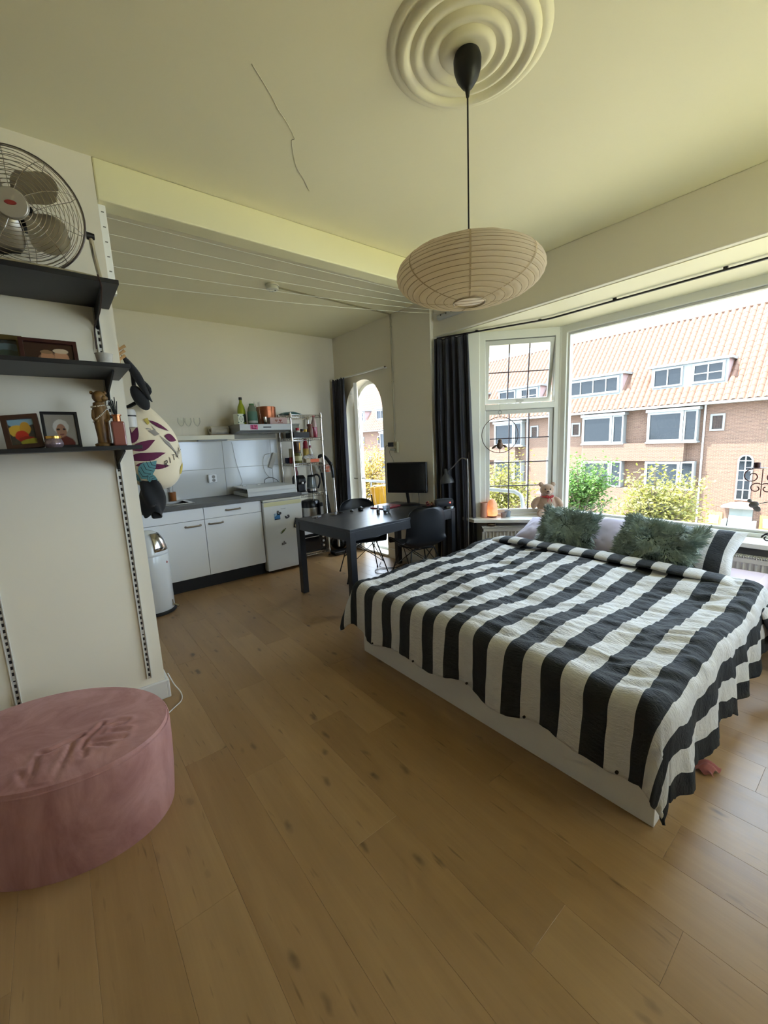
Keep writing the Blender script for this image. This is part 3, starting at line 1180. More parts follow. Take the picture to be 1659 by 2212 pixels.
bed = thing('bed', 'low double bed with white base panels under the striped duvet', 'bed', (2.60, 1.35, 0))
G().box((-1.043, -0.91, 0.0), (-1.022, 0.91, 0.265)).build('foot_panel', M_BEDWHITE, bed, bevel=0.002)
G().box((-1.022, -0.91, 0.0), (1.06, -0.888, 0.265)).build('side_panel', M_BEDWHITE, bed, bevel=0.002)
G().box((-1.022, 0.888, 0.0), (1.06, 0.91, 0.265)).build('side_panel', M_BEDWHITE, bed, bevel=0.002)
G().box((1.04, -0.888, 0.0), (1.06, 0.888, 0.265)).build('head_panel', M_BEDWHITE, bed, bevel=0.002)
G().box((-1.02, -0.886, 0.2), (1.04, 0.886, 0.245)).build('slatted_base', mat('slat_wood', 'B89B6E', 0.7), bed)

mt = thing('mattress', 'thick mattress in a pale pink fitted sheet', 'mattress', (2.67, 1.35, 0.267))
o = G().box((-1.05, -0.895, 0.0), (1.07, 0.895, 0.195)).build('fitted_sheet', fabric('pink_sheet', 'C9B4BA'), mt, smooth=True)
md = o.modifiers.new('bevel', 'BEVEL')
md.width = 0.05
md.segments = 4


def set_uv(o, uvs):
    me = o.data
    lay = me.uv_layers.new(name='UVMap')
    idx = np.empty(len(me.loops), dtype=np.int32)
    me.loops.foreach_get('vertex_index', idx)
    lay.data.foreach_set('uv', np.asarray(uvs, dtype=np.float32)[idx].ravel())


def nz(x, y, z=0.0):
    return noise.noise(Vector((x, y, z)))


dv = thing('duvet', 'large duvet with bold black and white stripes spread over the bed', 'duvet', (2.3, 1.35, 0.5))
XH, XF, YA, YBd = 3.06, 1.535, 0.425, 2.30
ZT = 0.525
RR = 0.075


def hang(e, flare):
    q = RR * PI / 2
    if e < q:
        a = e / RR
        return RR * math.sin(a), RR * (1 - math.cos(a))
    return RR + flare * (e - q), RR + (e - q) * math.sqrt(max(0.05, 1 - flare * flare))


def duvet_pt(s, t):
    """s: metres from the head edge towards the foot, t: world y of the flat cloth"""
    Ls = XH - XF - RR * 0.4
    hem = 1 + 0.10 * nz(t * 2.3, 3.1) + 0.05 * math.sin(t * 13)
    ex = max(0.0, s - Ls) * hem
    ya, yb = YA + 0.05, YBd - 0.05
    ey = (ya - t) if t < ya else ((t - yb) if t > yb else 0.0)
    sy = -1 if t < ya else 1
    bx, by = XH - min(s, Ls), min(max(t, ya), yb)
    puff = 0.036 * nz(bx * 2.1, by * 2.3, 1.7) + 0.018 * nz(bx * 8.5 + 0.6 * by, by * 3.5, 4.2) + 0.010 * nz(bx * 21 + by * 3, by * 6 + bx * 4, 8.8) + 0.005 * nz(bx * 42, by * 14 - bx * 9, 5.1)
    near = max(0.0, 1 - abs(t - 0.55) / 0.5)
    puff += near * 0.016 * nz(bx * 20 + t * 9, t * 5, 2.2)
    z = ZT + puff + 0.035 * max(0, (XH - s) * 0) + 0.03 * math.exp(-(s / 0.45) ** 2)
    e = math.hypot(ex, ey)
    lim = 0.46
    if e > lim - 0.06 and ex > 0 and ey > 0:
        ee = lim - 0.06 + (e - lim + 0.06) * 0.35
        ex, ey, e = ex * ee / e, ey * ee / e, ee
    if e < 1e-6:
        return Vector((bx, by, z))
    dx, dy = ex / e, ey / e
    corner = 4 * dx * dx * dy * dy
    fl = 0.05 + (0.34 if sy > 0 else 0.10) * corner
    if dx < 0.3:
        fl = max(fl, 0.10)
    out, down = hang(e, fl)
    # folds in the hanging part
    k = min(1.0, down / 0.3)
    if ey > ex:
        out += k * (0.016 * math.sin(bx * 23 + 2 * nz(bx * 2, 0)) + 0.008 * nz(bx * 30, down * 8))
    else:
        out += k * (0.012 * math.sin(t * 19 + 2 * nz(t * 2, 5)) + 0.007 * nz(t * 25, down * 6))
    ox, oy = -dx * out, sy * dy * out
    zz = z - down
    fz = 0.014
    if zz < fz:
        ex2 = fz - zz
        ox += -dx * ex2 * 0.55
        oy += sy * dy * ex2 * 0.55
        zz = fz + 0.006 * (1 + math.sin(ex2 * 60))
    return Vector((bx + ox, by + oy, zz))


nS, nT = 150, 210
S1 = (XH - XF) + 0.335
T0, T1 = 0.06, 2.56
loc = Vector(dv.location)
vs, uvs, fs = [], [], []
for j in range(nT + 1):
    t = T0 + (T1 - T0) * j / nT
    for i in range(nS + 1):
        s = S1 * i / nS
        vs.append(duvet_pt(s, t) - loc)
        uvs.append((t - 0.415 + 0.006 * nz(s * 3, t * 5) + 0.004 * nz(s * 11, t * 3, 3), s))
for j in range(nT):
    for i in range(nS):
        a = j * (nS + 1) + i
        fs.append((a, a + 1, a + nS + 2, a + nS + 1))
o = G().add(vs, fs).build('duvet_cover', M_STRIPE, dv, smooth=True, angle=180, fix=False)
set_uv(o, uvs)
md = o.modifiers.new('solid', 'SOLIDIFY')
md.thickness = 0.010
md.offset = 1.0
# folded-back top hem: the underside shows, its stripes half a step off
vs, uvs, fs = [], [], []
path = smoothpath([(3.03, 2.32, 0.40), (3.04, 2.27, 0.52), (3.035, 2.1, 0.565), (3.03, 1.7, 0.572), (3.03, 1.25, 0.57), (3.03, 0.85, 0.565), (3.02, 0.58, 0.55), (3.03, 0.44, 0.47), (3.06, 0.375, 0.34), (3.08, 0.35, 0.25)], 14)
acc = 0.0
nR = 16
for i, p in enumerate(path):
    if i:
        acc += (p - path[i - 1]).length
    tg = (path[min(i + 1, len(path) - 1)] - path[max(i - 1, 0)]).normalized()
    xax = Vector((1, 0, 0))
    nax = xax.cross(tg).normalized()
    if nax.z < -0.3 or (abs(nax.z) < 0.3 and nax.y > 0 and p.y < 1):
        nax = -nax
    w = 0.085 + 0.015 * nz(acc * 3, 1)
    h = 0.028 + 0.010 * nz(acc * 4, 2)
    for r in range(nR):
        a = 2 * PI * r / nR
        c, s_ = math.cos(a), math.sin(a)
        q = p + xax * (w * c + 0.012 * nz(acc * 6, 7)) + nax * (h * (s_ if s_ > 0 else s_ * 0.6) + 0.004 * nz(acc * 22, c * 2))
        vs.append(q - loc)
        uvs.append((2.32 - acc - 0.415 + 0.0905, w * a))
m = len(path)
for i in range(m - 1):
    for r in range(nR):
        fs.append((i * nR + r, i * nR + (r + 1) % nR, (i + 1) * nR + (r + 1) % nR, (i + 1) * nR + r))
fs += [tuple(range(nR)), tuple(range((m - 1) * nR, m * nR))]
o = G().add(vs, fs).build('folded_hem', M_STRIPE, dv, smooth=True, angle=180)
set_uv(o, uvs)
# snap buttons along the foot hem
for t in (2.02, 1.645, 1.255, 0.93, 0.545):
    p = duvet_pt(S1 - 0.02, t)
    G().cyl(p + Vector((-0.012, 0, 0)) - loc, p + Vector((-0.02, 0, 0)) - loc, 0.006, n=10).build('snap_button', mat('snap_dark', '2A2622', 0.4, 0.5), dv)


# ---------------------------------------------------------------- pillows and fur cushions
def pillow_geo(w, h, t, nu=40, nv=30, seed=0):
    """pillow lying in local xy, thickness z"""
    vs, fs, uvs = [], [], []
    for side in (1, -1):
        o = len(vs)
        for j in range(nv + 1):
            for i in range(nu + 1):
                u, v = 2 * i / nu - 1, 2 * j / nv - 1
                px, py = u * w / 2, v * h / 2
                k = (1 - abs(u) ** 2.6) * (1 - abs(v) ** 2.6)
                pin = 1 - 0.10 * (1 - abs(u)) * abs(v) ** 3 - 0.0
                pin2 = 1 - 0.10 * (1 - abs(v)) * abs(u) ** 3
                z = side * (t / 2) * max(0.0, k) ** 0.55
                z += 0.012 * k * nz(px * 6, py * 6, seed + side) + 0.005 * nz(px * 22, py * 18, seed)
                vs.append((px * pin2, py * pin, z))
                uvs.append((py, px))
        for j in range(nv):
            for i in range(nu):
                a = o + j * (nu + 1) + i
                q = (a, a + 1, a + nu + 2, a + nu + 1)
                fs.append(q if side > 0 else q[::-1])
    return vs, fs, uvs


def place(loc, tilt, yaw, roll=0.0):
    """pillow leaning against the head: local y runs up the lean, local x along the bed width"""
    base = Matrix(((0, 0, -1), (-1, 0, 0), (0, 1, 0)))     # local x -> -y, local y -> z, local z -> -x
    return Matrix.Rotation(yaw, 3, 'Z') @ Matrix.Rotation(tilt, 3, 'Y') @ base @ Matrix.Rotation(roll, 3, 'Z')


def pillow(name, label, loc, w, h, t, tilt, yaw, m, stripe=False, roll=0.0, seed=0, cat='pillow'):
    th = thing(name, label, cat, loc)
    vs, fs, uvs = pillow_geo(w, h, t, seed=seed)
    M = place(loc, tilt, yaw, roll)
    o = G().add([M @ Vector(v) for v in vs], fs).build('pillow_case', m, th, smooth=True, angle=180, fix=False)
    if stripe:
        set_uv(o, [(v * 1.0, u) for (u, v) in [(a, b) for a, b in uvs]])
    return th


M_LILAC = fabric('lilac_cotton', 'C6BFD4')
pillow('pillow', 'plain lilac pillow between the two green fur cushions', (3.50, 1.55, 0.60), 0.62, 0.42, 0.17, R(48), R(4), M_LILAC, seed=3)
pillow('pillow', 'lilac pillow mostly hidden behind the fur cushion nearer the desk', (3.52, 2.02, 0.57), 0.50, 0.40, 0.14, R(66), R(0), M_LILAC, seed=9)
pillow('pillow', 'black and white striped pillow behind the larger fur cushion', (3.47, 0.94, 0.605), 0.66, 0.42, 0.18, R(48), R(-3), M_STRIPE, True, seed=5)


def fur_mat():
    k = NT('green_fur')
    f = k.noise(k.obj(), 60, 2)
    k.inp('Base Color', k.mix(f, lin('56685C'), lin('93A498')))
    k.inp('Roughness', 0.55)
    k.inp('Sheen Weight', 0.4)
    return k.m


M_FUR = fur_mat()
M_FURCORE = mat('fur_backing', '33402F', 0.9)


def fur_cushion(label, loc, w, h, t, tilt, yaw, roll, seed, n=5200):
    rnd = random.Random(seed)
    th = thing('fur_cushion', label, 'cushion', loc, group='green fur cushions on the bed')
    vs, fs, uvs = pillow_geo(w, h, t, 24, 18, seed)
    M = place(loc, tilt, yaw, roll)
    G().add([M @ Vector(v) for v in vs], fs).build('cushion', M_FURCORE, th, smooth=True, angle=180, fix=False)
    V, F = [], []
    nf = len(fs)
    half = nf // 2
    for k in range(n):
        f = fs[rnd.randrange(half) if rnd.random() < 0.8 else rnd.randrange(nf)]
        a, b, c, d = [Vector(vs[q]) for q in f]
        u, v = rnd.random(), rnd.random()
        p = a.lerp(b, u).lerp(d.lerp(c, u), v)
        nr = (b - a).cross(d - a)
        if nr.length < 1e-9:
            continue
        nr.normalize()
        rad = Vector((p.x, p.y * 1.1, 0))
        rad = rad.normalized() if rad.length > 0.01 else Vector((0, -1, 0))
        # locks sweep outwards in tufts
        cl = Vector((noise.noise(p * 16 + Vector((seed, 0, 0))), noise.noise(p * 16 + Vector((0, seed, 5))), noise.noise(p * 16 + Vector((3, 0, seed)))))
        dirn = (rad * 0.75 + nr * 0.55 + cl * 1.1 + Vector((rnd.gauss(0, .18), rnd.gauss(0, .18), rnd.gauss(0, .18)))).normalized()
        L = rnd.uniform(0.042, 0.075)
        wv = rnd.uniform(0.0018, 0.0034)
        side = dirn.cross(nr)
        side = side.normalized() if side.length > 1e-4 else Vector((1, 0, 0))
        curl = (cl * 0.5 - nr * 0.35)
        o = len(V)
        for q, (s, ww) in enumerate(((0, 1.0), (0.4, 1.0), (0.75, 0.7), (1.0, 0.08))):
            pt = p + dirn * (L * s) + curl * (L * s * s * 0.7) + side * (0.004 * math.sin(6 * s + k))
            V += [M @ (pt - side * wv * ww), M @ (pt + side * wv * ww)]
        for q in range(3):
            F.append((o + 2 * q, o + 2 * q + 1, o + 2 * q + 3, o + 2 * q + 2))
    o = G().add(V, F).build('fur', M_FUR, th, smooth=True, angle=180, fix=False)
    o['kind'] = 'stuff'
    return th


fur_cushion('shaggy green fur cushion nearer the desk and the bear', (3.33, 1.72, 0.665), 0.44, 0.32, 0.16, R(30), R(6), R(-3), 11)
fur_cushion('wider shaggy green fur cushion against the striped pillow', (3.27, 1.035, 0.66), 0.50, 0.32, 0.17, R(34), R(-4), R(-6), 23, 6200)

# white bedside cabinet just past the pink mattress corner
ns = thing('bedside_cabinet', 'white bedside cabinet beside the head of the bed', 'cabinet', (3.38, 0.13, 0))
G().box((-0.24, -0.20, 0.06), (0.24, 0.20, 0.47)).build('body', M_BEDWHITE, ns, bevel=0.003)
G().box((-0.255, -0.215, 0.47), (0.255, 0.215, 0.492)).build('top', M_BEDWHITE, ns, bevel=0.003)
for sx in (-1, 1):
    for sy in (-1, 1):
        G().box((0.2 * sx - 0.018, 0.17 * sy - 0.018, 0), (0.2 * sx + 0.018, 0.17 * sy + 0.018, 0.06)).build('foot', M_BEDWHITE, ns)
d = G().box((-0.252, -0.19, 0.28), (-0.24, 0.19, 0.455)).build('drawer', M_BEDWHITE, ns, bevel=0.002)
G().cyl((-0.252, 0, 0.37), (-0.27, 0, 0.37), 0.012, n=12).build('knob', mat('brushed_steel'), d, smooth=True)

# pinkish red cloth peeping out under the near hem
g = G().grid(lambda u, v: (1.98 + 0.07 * u, 0.36 + 0.06 * v + 0.01 * math.sin(5 * u), 0.012 + 0.035 * math.sin(PI * u) * math.sin(PI * v) ** 0.6 + 0.008 * math.sin(14 * u + 9 * v)), 14, 14)
tag(g.build('cloth', fabric('dusty_red_cloth', 'A2605C'), smooth=True, angle=180), 'crumpled dusty red cloth on the floor under the duvet edge', 'cloth')

# ================================================================ radiators
M_RAD = mat('radiator_enamel', 'D6D3CB', 0.35)


def radiator(label, p, q, z0, z1, off):
    W = Plane(p, q)
    c = W(W.L / 2, 0, 0)
    r = thing('radiator', label, 'radiator', (c.x, c.y, z0), group='panel radiators under the bay windows')
    l = Vector(r.location)

    def bld(g, name, m, **kw):
        g.v = [tuple(Vector(v) - l) for v in g.v]
        return g.build(name, m, r, **kw)
    L = W.L
    bld(G().prism(rect(0, L, z0, z1), off - 0.012, off, W), 'back_panel', M_RAD)
    # ribbed front panel
    n = int(L / 0.034)
    pts = []
    for i in range(n):
        u = L * (i + 0.5) / n
        h = L / n / 2
        pts += [(u - h * 0.92, 0.0), (u - h * 0.45, 0.009), (u + h * 0.45, 0.009), (u + h * 0.92, 0.0)]
    g = G()
    for z in (z0 + 0.03, z1 - 0.045):
        pass
    vs = [W(u, z0 + 0.025, off - 0.075 + d) for u, d in pts] + [W(u, z1 - 0.045, off - 0.075 + d) for u, d in pts]
    m = len(pts)
    g.add(vs, [(i, i + 1, m + i + 1, m + i) for i in range(m - 1)])
    bld(g, 'ribbed_front', M_RAD)
    g = G().prism(rect(0, L, z1 - 0.045, z1 - 0.012), off - 0.078, off - 0.072, W).prism(rect(0, L, z0, z0 + 0.026), off - 0.078, off - 0.072, W)
    g.prism(rect(0, 0.012, z0, z1), off - 0.078, off - 0.001, W).prism(rect(L - 0.012, L, z0, z1), off - 0.078, off - 0.001, W)
    bld(g, 'casing', M_RAD)
    g = G()
    k = int(L / 0.014)
    for i in range(k):
        u = L * (i + 0.5) / k
        g.prism(rect(u - 0.0035, u + 0.0035, z1 - 0.012, z1 - 0.002), off - 0.076, off - 0.002, W)
    for d in (-0.076, -0.040, -0.006):
        g.prism(rect(0, L, z1 - 0.013, z1 - 0.001), off + d, off + d + 0.004, W)
    bld(g, 'top_grille', M_RAD)
    for u in (0.08, L - 0.08):
        p0 = W(u, z0, off - 0.03)
        bld(G().cyl(p0, (p0.x, p0.y, 0.0), 0.009, n=8), 'pipe', M_RAD, smooth=True)
    return r


radiator('white panel radiator under the leaded casement', (3.47, 2.74), (3.83, 2.38), 0.10, 0.548, -0.06)
radiator('white panel radiator under the big window behind the bed', (3.935, 1.9), (3.935, 0.2), 0.10, 0.53, -0.05)
# ================================================================ shelves on the partition
M_RAILW = mat('rail_white', 'DAD8D0', 0.4, 0.2)


def slot_rail(x, z0, z1, label):
    t = thing('shelf_rail', label, 'rail', (x, YP, z0), group='slotted shelf rails')
    H = z1 - z0
    G().box((-0.0125, -0.012, 0), (-0.009, 0, H)).box((0.009, -0.012, 0), (0.0125, 0, H)).box((-0.009, -0.0035, 0), (0.009, 0, H)).build('channel', M_RAILW, t)
    n = int(H / 0.032)
    g = G()
    for i in range(n):
        z = 0.012 + 0.032 * i
        g.box((-0.0045, -0.0042, z), (0.0045, -0.0036, z + 0.017))
    g.build('slots', mat('slot_dark', '2A2422', 0.8), t)
    for z in (0.28, 0.78, 1.2):
        G().cyl((0, -0.0035, z), (0, -0.006, z), 0.006, n=8).build('screw', M_RAILW, t)


slot_rail(0.278, 0.155, 2.20, 'white slotted shelf rail near the partition edge')
slot_rail(-0.287, 0.10, 2.20, 'white slotted shelf rail farther from the partition edge')


def shelf(z, label, x1=0.338, y0=2.222):
    t = thing('wall_shelf', label, 'shelf', (0, YP, z), group='black wall shelves')
    G().box((-0.62, y0 - YP, -0.018), (x1, -0.012, 0.0)).build('board', M_BLACKWOOD, t, bevel=0.0015)
    for x in (0.278, -0.287):
        g = G().prism([(-0.004, -0.018), (-0.33, -0.018), (-0.33, -0.028), (-0.06, -0.085), (-0.012, -0.12), (-0.004, -0.12)], x - 0.004, x + 0.004, lambda u, v, d: (d, u, v))
        g.build('bracket', mat('bracket_black', '141414', 0.5, 0.3), t)
    return t


shelf(2.20, 'highest black shelf carrying the chrome fan')
shelf(1.85, 'middle black shelf with a white cup and two photo frames')
shelf(1.49, 'lowest black shelf with the carved figure and framed portraits', 0.342)

# ---------------------------------------------------------------- fan
M_CHROME = mat('chrome', 'C9C6C0', 0.16, 1.0)
M_FANMET = mat('fan_blade_metal', 'A9A49C', 0.28, 1.0)
fc = Vector((0.032, 2.40, 2.462))
fan = thing('fan', 'chrome table fan with a wire cage on the highest shelf', 'fan', (fc.x, fc.y, 2.201))
fz = fc.z - 2.201
ax = Vector((-0.20, -0.96, -0.10)).normalized()           # the way it blows
ux_ = ax.cross(Vector((0, 0, 1))).normalized()
uy_ = ux_.cross(ax)
FM = Matrix((ux_, uy_, ax)).transposed()
C0 = Vector((0, 0, fz))


def fp(r, a, d):
    return C0 + FM @ Vector((r * math.cos(a), r * math.sin(a), d))


RF = 0.228
g = G()
for side in (1, -1):
    for k in range(13):
        r = 0.055 + (RF - 0.055) * k / 12
        d = side * (0.075 * math.sqrt(max(0, 1 - (r / RF) ** 3.2)) + 0.004)
        g.tube([fp(r, 2 * PI * i / 40, d) for i in range(40)], 0.0014, 5, closed=True)
g.build('cage_rings', M_CHROME, fan, smooth=True)
g = G()
for side in (1, -1):
    for k in range(10):
        a = 2 * PI * k / 10
        g.tube([fp(0.05 + (RF - 0.05) * q / 8, a + 0.25 * q / 8, side * (0.075 * math.sqrt(max(0, 1 - ((0.05 + (RF - 0.05) * q / 8) / RF) ** 3.2)) + 0.002)) for q in range(9)], 0.0014, 5)
g.build('cage_spokes', M_CHROME, fan, smooth=True)
G().tube([fp(RF + 0.002, 2 * PI * i / 56, 0) for i in range(56)], 0.005, 8, closed=True).build('rim', mat('fan_rim', '6A625E', 0.35, 0.9), fan, smooth=True)
hub = G().lathe([(0.056, 0.066), (0.058, 0.076), (0.052, 0.083), (0.03, 0.085), (0.001, 0.085)], C0, 28, FM).build('hub_badge', mat('badge_silver', 'B7B1A6', 0.4, 0.6), fan, smooth=True)
G().lathe([(0.020, 0.0852), (0.018, 0.0868), (0.001, 0.0868)], C0, 20, FM @ Matrix.Diagonal(Vector((1, 0.45, 1)))).build('logo', mat('logo_red', '8C2E2A', 0.5), hub)
for k in range(4):
    a0 = 2 * PI * k / 4 + 0.5
    g = G()

    def bl(u, v, a0=a0):
        r = 0.035 + 0.165 * v
        w = 0.55 + 0.55 * math.sin(PI * min(1, v * 0.9 + 0.1))
        a = a0 + (u - 0.5) * w * 1.25 + 0.25 * v
        edge = 1 - 0.10 * (2 * u - 1) ** 2
        return fp(r * (edge if v > 0.8 else 1), a, 0.01 + 0.05 * (u - 0.5) * (0.4 + v))
    g.grid(bl, 10, 8).build('blade', M_FANMET, fan, smooth=True, angle=180)
    fan.children[-1].modifiers.new('solid', 'SOLIDIFY').thickness = 0.0015
G().cyl(fp(0, 0, -0.02), fp(0, 0, -0.13), 0.055, 0.045, n=20).build('motor', mat('motor_black', '1D1C1C', 0.5), fan, smooth=True)
G().cyl(fp(0, 0, -0.02), fp(0, 0, 0.06), 0.03, n=16).build('spindle', mat('motor_black'), fan, smooth=True)
# U-shaped stand
g = G()
yk = 0.012
for s in (-1, 1):
    g.tube(smoothpath([C0 + Vector((s * 0.246, yk, -0.03)), C0 + Vector((s * 0.252, yk, -0.12)), (s * 0.262, yk - 0.02, 0.03), (s * 0.266, yk - 0.04, 0.012)], 6), 0.0095, 8)
g.tube(smoothpath([(-0.266, -0.03, 0.012), (-0.23, -0.12, 0.011), (0, -0.14, 0.011), (0.23, -0.12, 0.011), (0.266, -0.03, 0.012)], 8), 0.0095, 8)
g.build('stand', M_CHROME, fan, smooth=True)
for s in (-1, 1):
    g = G().cyl(C0 + Vector((s * 0.232, yk, -0.03)), C0 + Vector((s * 0.262, yk, -0.03)), 0.016, 0.013, n=12)
    g.build('tilt_knob', mat('knob_black', '1A1512', 0.5), fan, smooth=True)
G().tube(smoothpath([(0.19, 0.02, 0.065), (0.175, 0.0, 0.05), (0.165, -0.02, 0.015), (0.20, -0.04, 0.006), (0.285, -0.01, 0.006)], 6), 0.004, 6).build('cord', mat('cord_black', '17120F', 0.6), fan, smooth=True)
# cord hanging down the rail
g = G().tube(smoothpath([(0.262, 2.215, 2.204), (0.268, 2.208, 2.15), (0.272, 2.40, 2.11), (0.262, 2.598, 2.08), (0.258, 2.604, 1.98)], 6), 0.0035, 6)
tag(g.build('fan_cable', mat('cord_brown', '3A2620', 0.6), smooth=True), 'thin dark cable hanging from the highest shelf down the rail', 'cable')


# ---------------------------------------------------------------- photo frames
def picture_mat(name, bg, blobs, bg2=None):
    """flat print: soft blobs of colour on a ground (u, v, ru, rv, colour)"""
    k = NT(name)
    uv = k.n('UVMap').outputs[0]
    col = lin(bg)
    if bg2:
        f = k.noise(uv, 5, 4)
        col = k.mix(f, lin(bg), lin(bg2))
    wob = k.n('VectorMath', operation='ADD')
    nn = k.n('TexNoise')
    nn.inputs['Scale'].default_value = 9
    k.link(uv, nn.inputs['Vector'])
    k.link(uv, wob.inputs[0])
    k.link(k.vmul(nn.outputs['Color'], (0.06, 0.06, 0)), wob.inputs[1])
    sp = k.n('SeparateXYZ', i_0=wob.outputs[0])
    for (u, v, ru, rv, c) in blobs:
        du = k.math('DIVIDE', k.math('SUBTRACT', sp.outputs[0], u + 0.03), ru)
        dv_ = k.math('DIVIDE', k.math('SUBTRACT', sp.outputs[1], v + 0.03), rv)
        d = k.math('ADD', k.math('MULTIPLY', du, du), k.math('MULTIPLY', dv_, dv_))
        f = k.ramp(d, [(0.75, (1, 1, 1, 1)), (1.0, (0, 0, 0, 1))])
        col = k.mix(f, col, lin(c))
    k.inp('Base Color', col)
    k.inp('Roughness', 0.25)
    k.inp('Coat Weight', 0.3)
    return k.m


def photo_frame(label, loc, w, h, lean, yaw, fw, fm, pm, roll=0.0, mat_border=0.0):
    """bottom edge centre at loc, leaning back"""
    t = thing('photo_frame', label, 'photo frame', loc)
    M = Matrix.Rotation(yaw, 3, 'Z') @ Matrix.Rotation(-lean, 3, 'X') @ Matrix.Rotation(roll, 3, 'Y')
    fn = lambda u, v, d: M @ Vector((u, d, v))
    G().ring(rect(-w / 2 + fw, w / 2 - fw, fw, h - fw), rect(-w / 2, w / 2, 0, h), -0.009, 0.009, fn).build('frame', fm, t, bevel=0.002)
    G().prism(rect(-w / 2 + fw * 0.6, w / 2 - fw * 0.6, fw * 0.6, h - fw * 0.6), 0.002, 0.006, fn).build('backing', mat('frame_back', '3A2E24', 0.8), t)
    a, b, c, d = -w / 2 + fw * 0.7, w / 2 - fw * 0.7, fw * 0.7, h - fw * 0.7
    o = G().add([fn(a, c, 0.0), fn(b, c, 0.0), fn(b, d, 0.0), fn(a, d, 0.0)], [(0, 1, 2, 3)]).build('print', pm, t, fix=False)
    set_uv(o, [(0, 0), (1, 0), (1, 1), (0, 1)])
    # strut behind
    G().bar(fn(0, h * 0.62, 0.008), fn(0, h * 0.62, 0.008) + Vector((0, 0.07, 0)) - Vector((0, 0, fn(0, h * 0.62, 0.008).z - 0.004)), 0.02, 0.003).build('strut', mat('frame_back'), t)
    return t


FZ2, FZ3 = 1.8505, 1.4905
pm1 = picture_mat('print_couple', '2A1410', [(0.50, 0.25, 0.25, 0.3, '7A5A44'), (0.45, 0.30, 0.14, 0.30, 'B5815F'), (0.72, 0.34, 0.15, 0.32, 'BC8B6A'), (0.72, 0.62, 0.16, 0.12, 'CDB79A'), (0.44, 0.55, 0.13, 0.10, '8A6A4C')], '3A1B14')
photo_frame('wide dark red frame with two faces close together', (0.062, 2.42, FZ2), 0.205, 0.120, R(12), R(0), 0.016, mat('frame_mahogany', '3B1813', 0.4), pm1)
pm2 = picture_mat('print_dusk', '1C2630', [(0.75, 0.62, 0.5, 0.2, '5E7480'), (0.7, 0.35, 0.4, 0.2, '3C4A40')])
photo_frame('dull gold photo frame at the left end of the middle shelf', (-0.105, 2.47, FZ2), 0.16, 0.135, R(12), R(2), 0.022, mat('frame_gold', '6A5A34', 0.4, 0.5), pm2)
pm3 = picture_mat('print_flowers', '24333C', [(0.5, 0.9, 0.55, 0.25, '7F9FB0'), (0.3, 0.55, 0.28, 0.22, 'C9A03A'), (0.62, 0.62, 0.2, 0.25, 'B98A30'), (0.45, 0.36, 0.25, 0.2, 'B0281C'), (0.6, 0.22, 0.3, 0.12, '8C1C18'), (0.75, 0.12, 0.4, 0.14, '8E8A2A')], '4A3A22')
photo_frame('brown wooden frame with a red and yellow flower picture', (-0.073, 2.36, FZ3), 0.125, 0.152, R(16), R(-6), 0.020, mat('frame_brown', '3F2617', 0.5), pm3, roll=R(-5))
pm4 = picture_mat('print_portrait', '9A948C', [(0.5, 0.05, 0.40, 0.30, '5A1418'), (0.5, 0.60, 0.26, 0.24, 'C9C6C2'), (0.5, 0.48, 0.17, 0.22, 'A3765E'), (0.41, 0.52, 0.05, 0.03, '2A2220'), (0.59, 0.52, 0.05, 0.03, '2A2220'), (0.5, 0.36, 0.07, 0.03, '7A4A42')])
photo_frame('square black frame with a portrait of a white-haired person', (0.058, 2.41, FZ3), 0.135, 0.165, R(10), R(2), 0.012, mat('frame_black', '141313', 0.4), pm4)

# ---------------------------------------------------------------- white cup, jar, carved figure, diffuser
t = thing('cup', 'white glazed tea light cup on the middle shelf', 'cup', (0.262, 2.40, FZ2))
G().lathe([(0.024, 0.0), (0.026, 0.004), (0.036, 0.066), (0.038, 0.068), (0.034, 0.066), (0.024, 0.012), (0.001, 0.010)], (0, 0, 0), 28).build('bowl', mat('white_glaze', 'C6C2B8', 0.25, grain=0.15, gscale=60), t, smooth=True)

t = thing('jar', 'small silver-patterned jar with a gold rim before the portrait', 'jar', (0.022, 2.33, FZ3))
G().lathe([(0.026, 0.0), (0.034, 0.010), (0.035, 0.020), (0.029, 0.036), (0.027, 0.040)], (0, 0, 0), 24).build('bowl', mat('pattern_glass', '8E7C80', 0.25, 0.4, grain=0.5, gscale=120), t, smooth=True)
G().lathe([(0.030, 0.040), (0.030, 0.050), (0.026, 0.051), (0.026, 0.042)], (0, 0, 0), 24).build('gold_rim', mat('gold', 'C79E50', 0.25, 1.0), t, smooth=True)


def carve_mat():
    k = NT('carved_wood')
    f = k.noise(k.vmul(k.obj(), (30, 30, 6)), 1.0, 4, 0.6, 1.0)
    k.inp('Base Color', k.ramp(f, [(0.3, lin('4E321A')), (0.6, lin('94703C')), (0.8, lin('A98A50'))]))
    k.inp('Roughness', 0.45)
    k.bump(f, 0.3, 0.004)
    return k.m


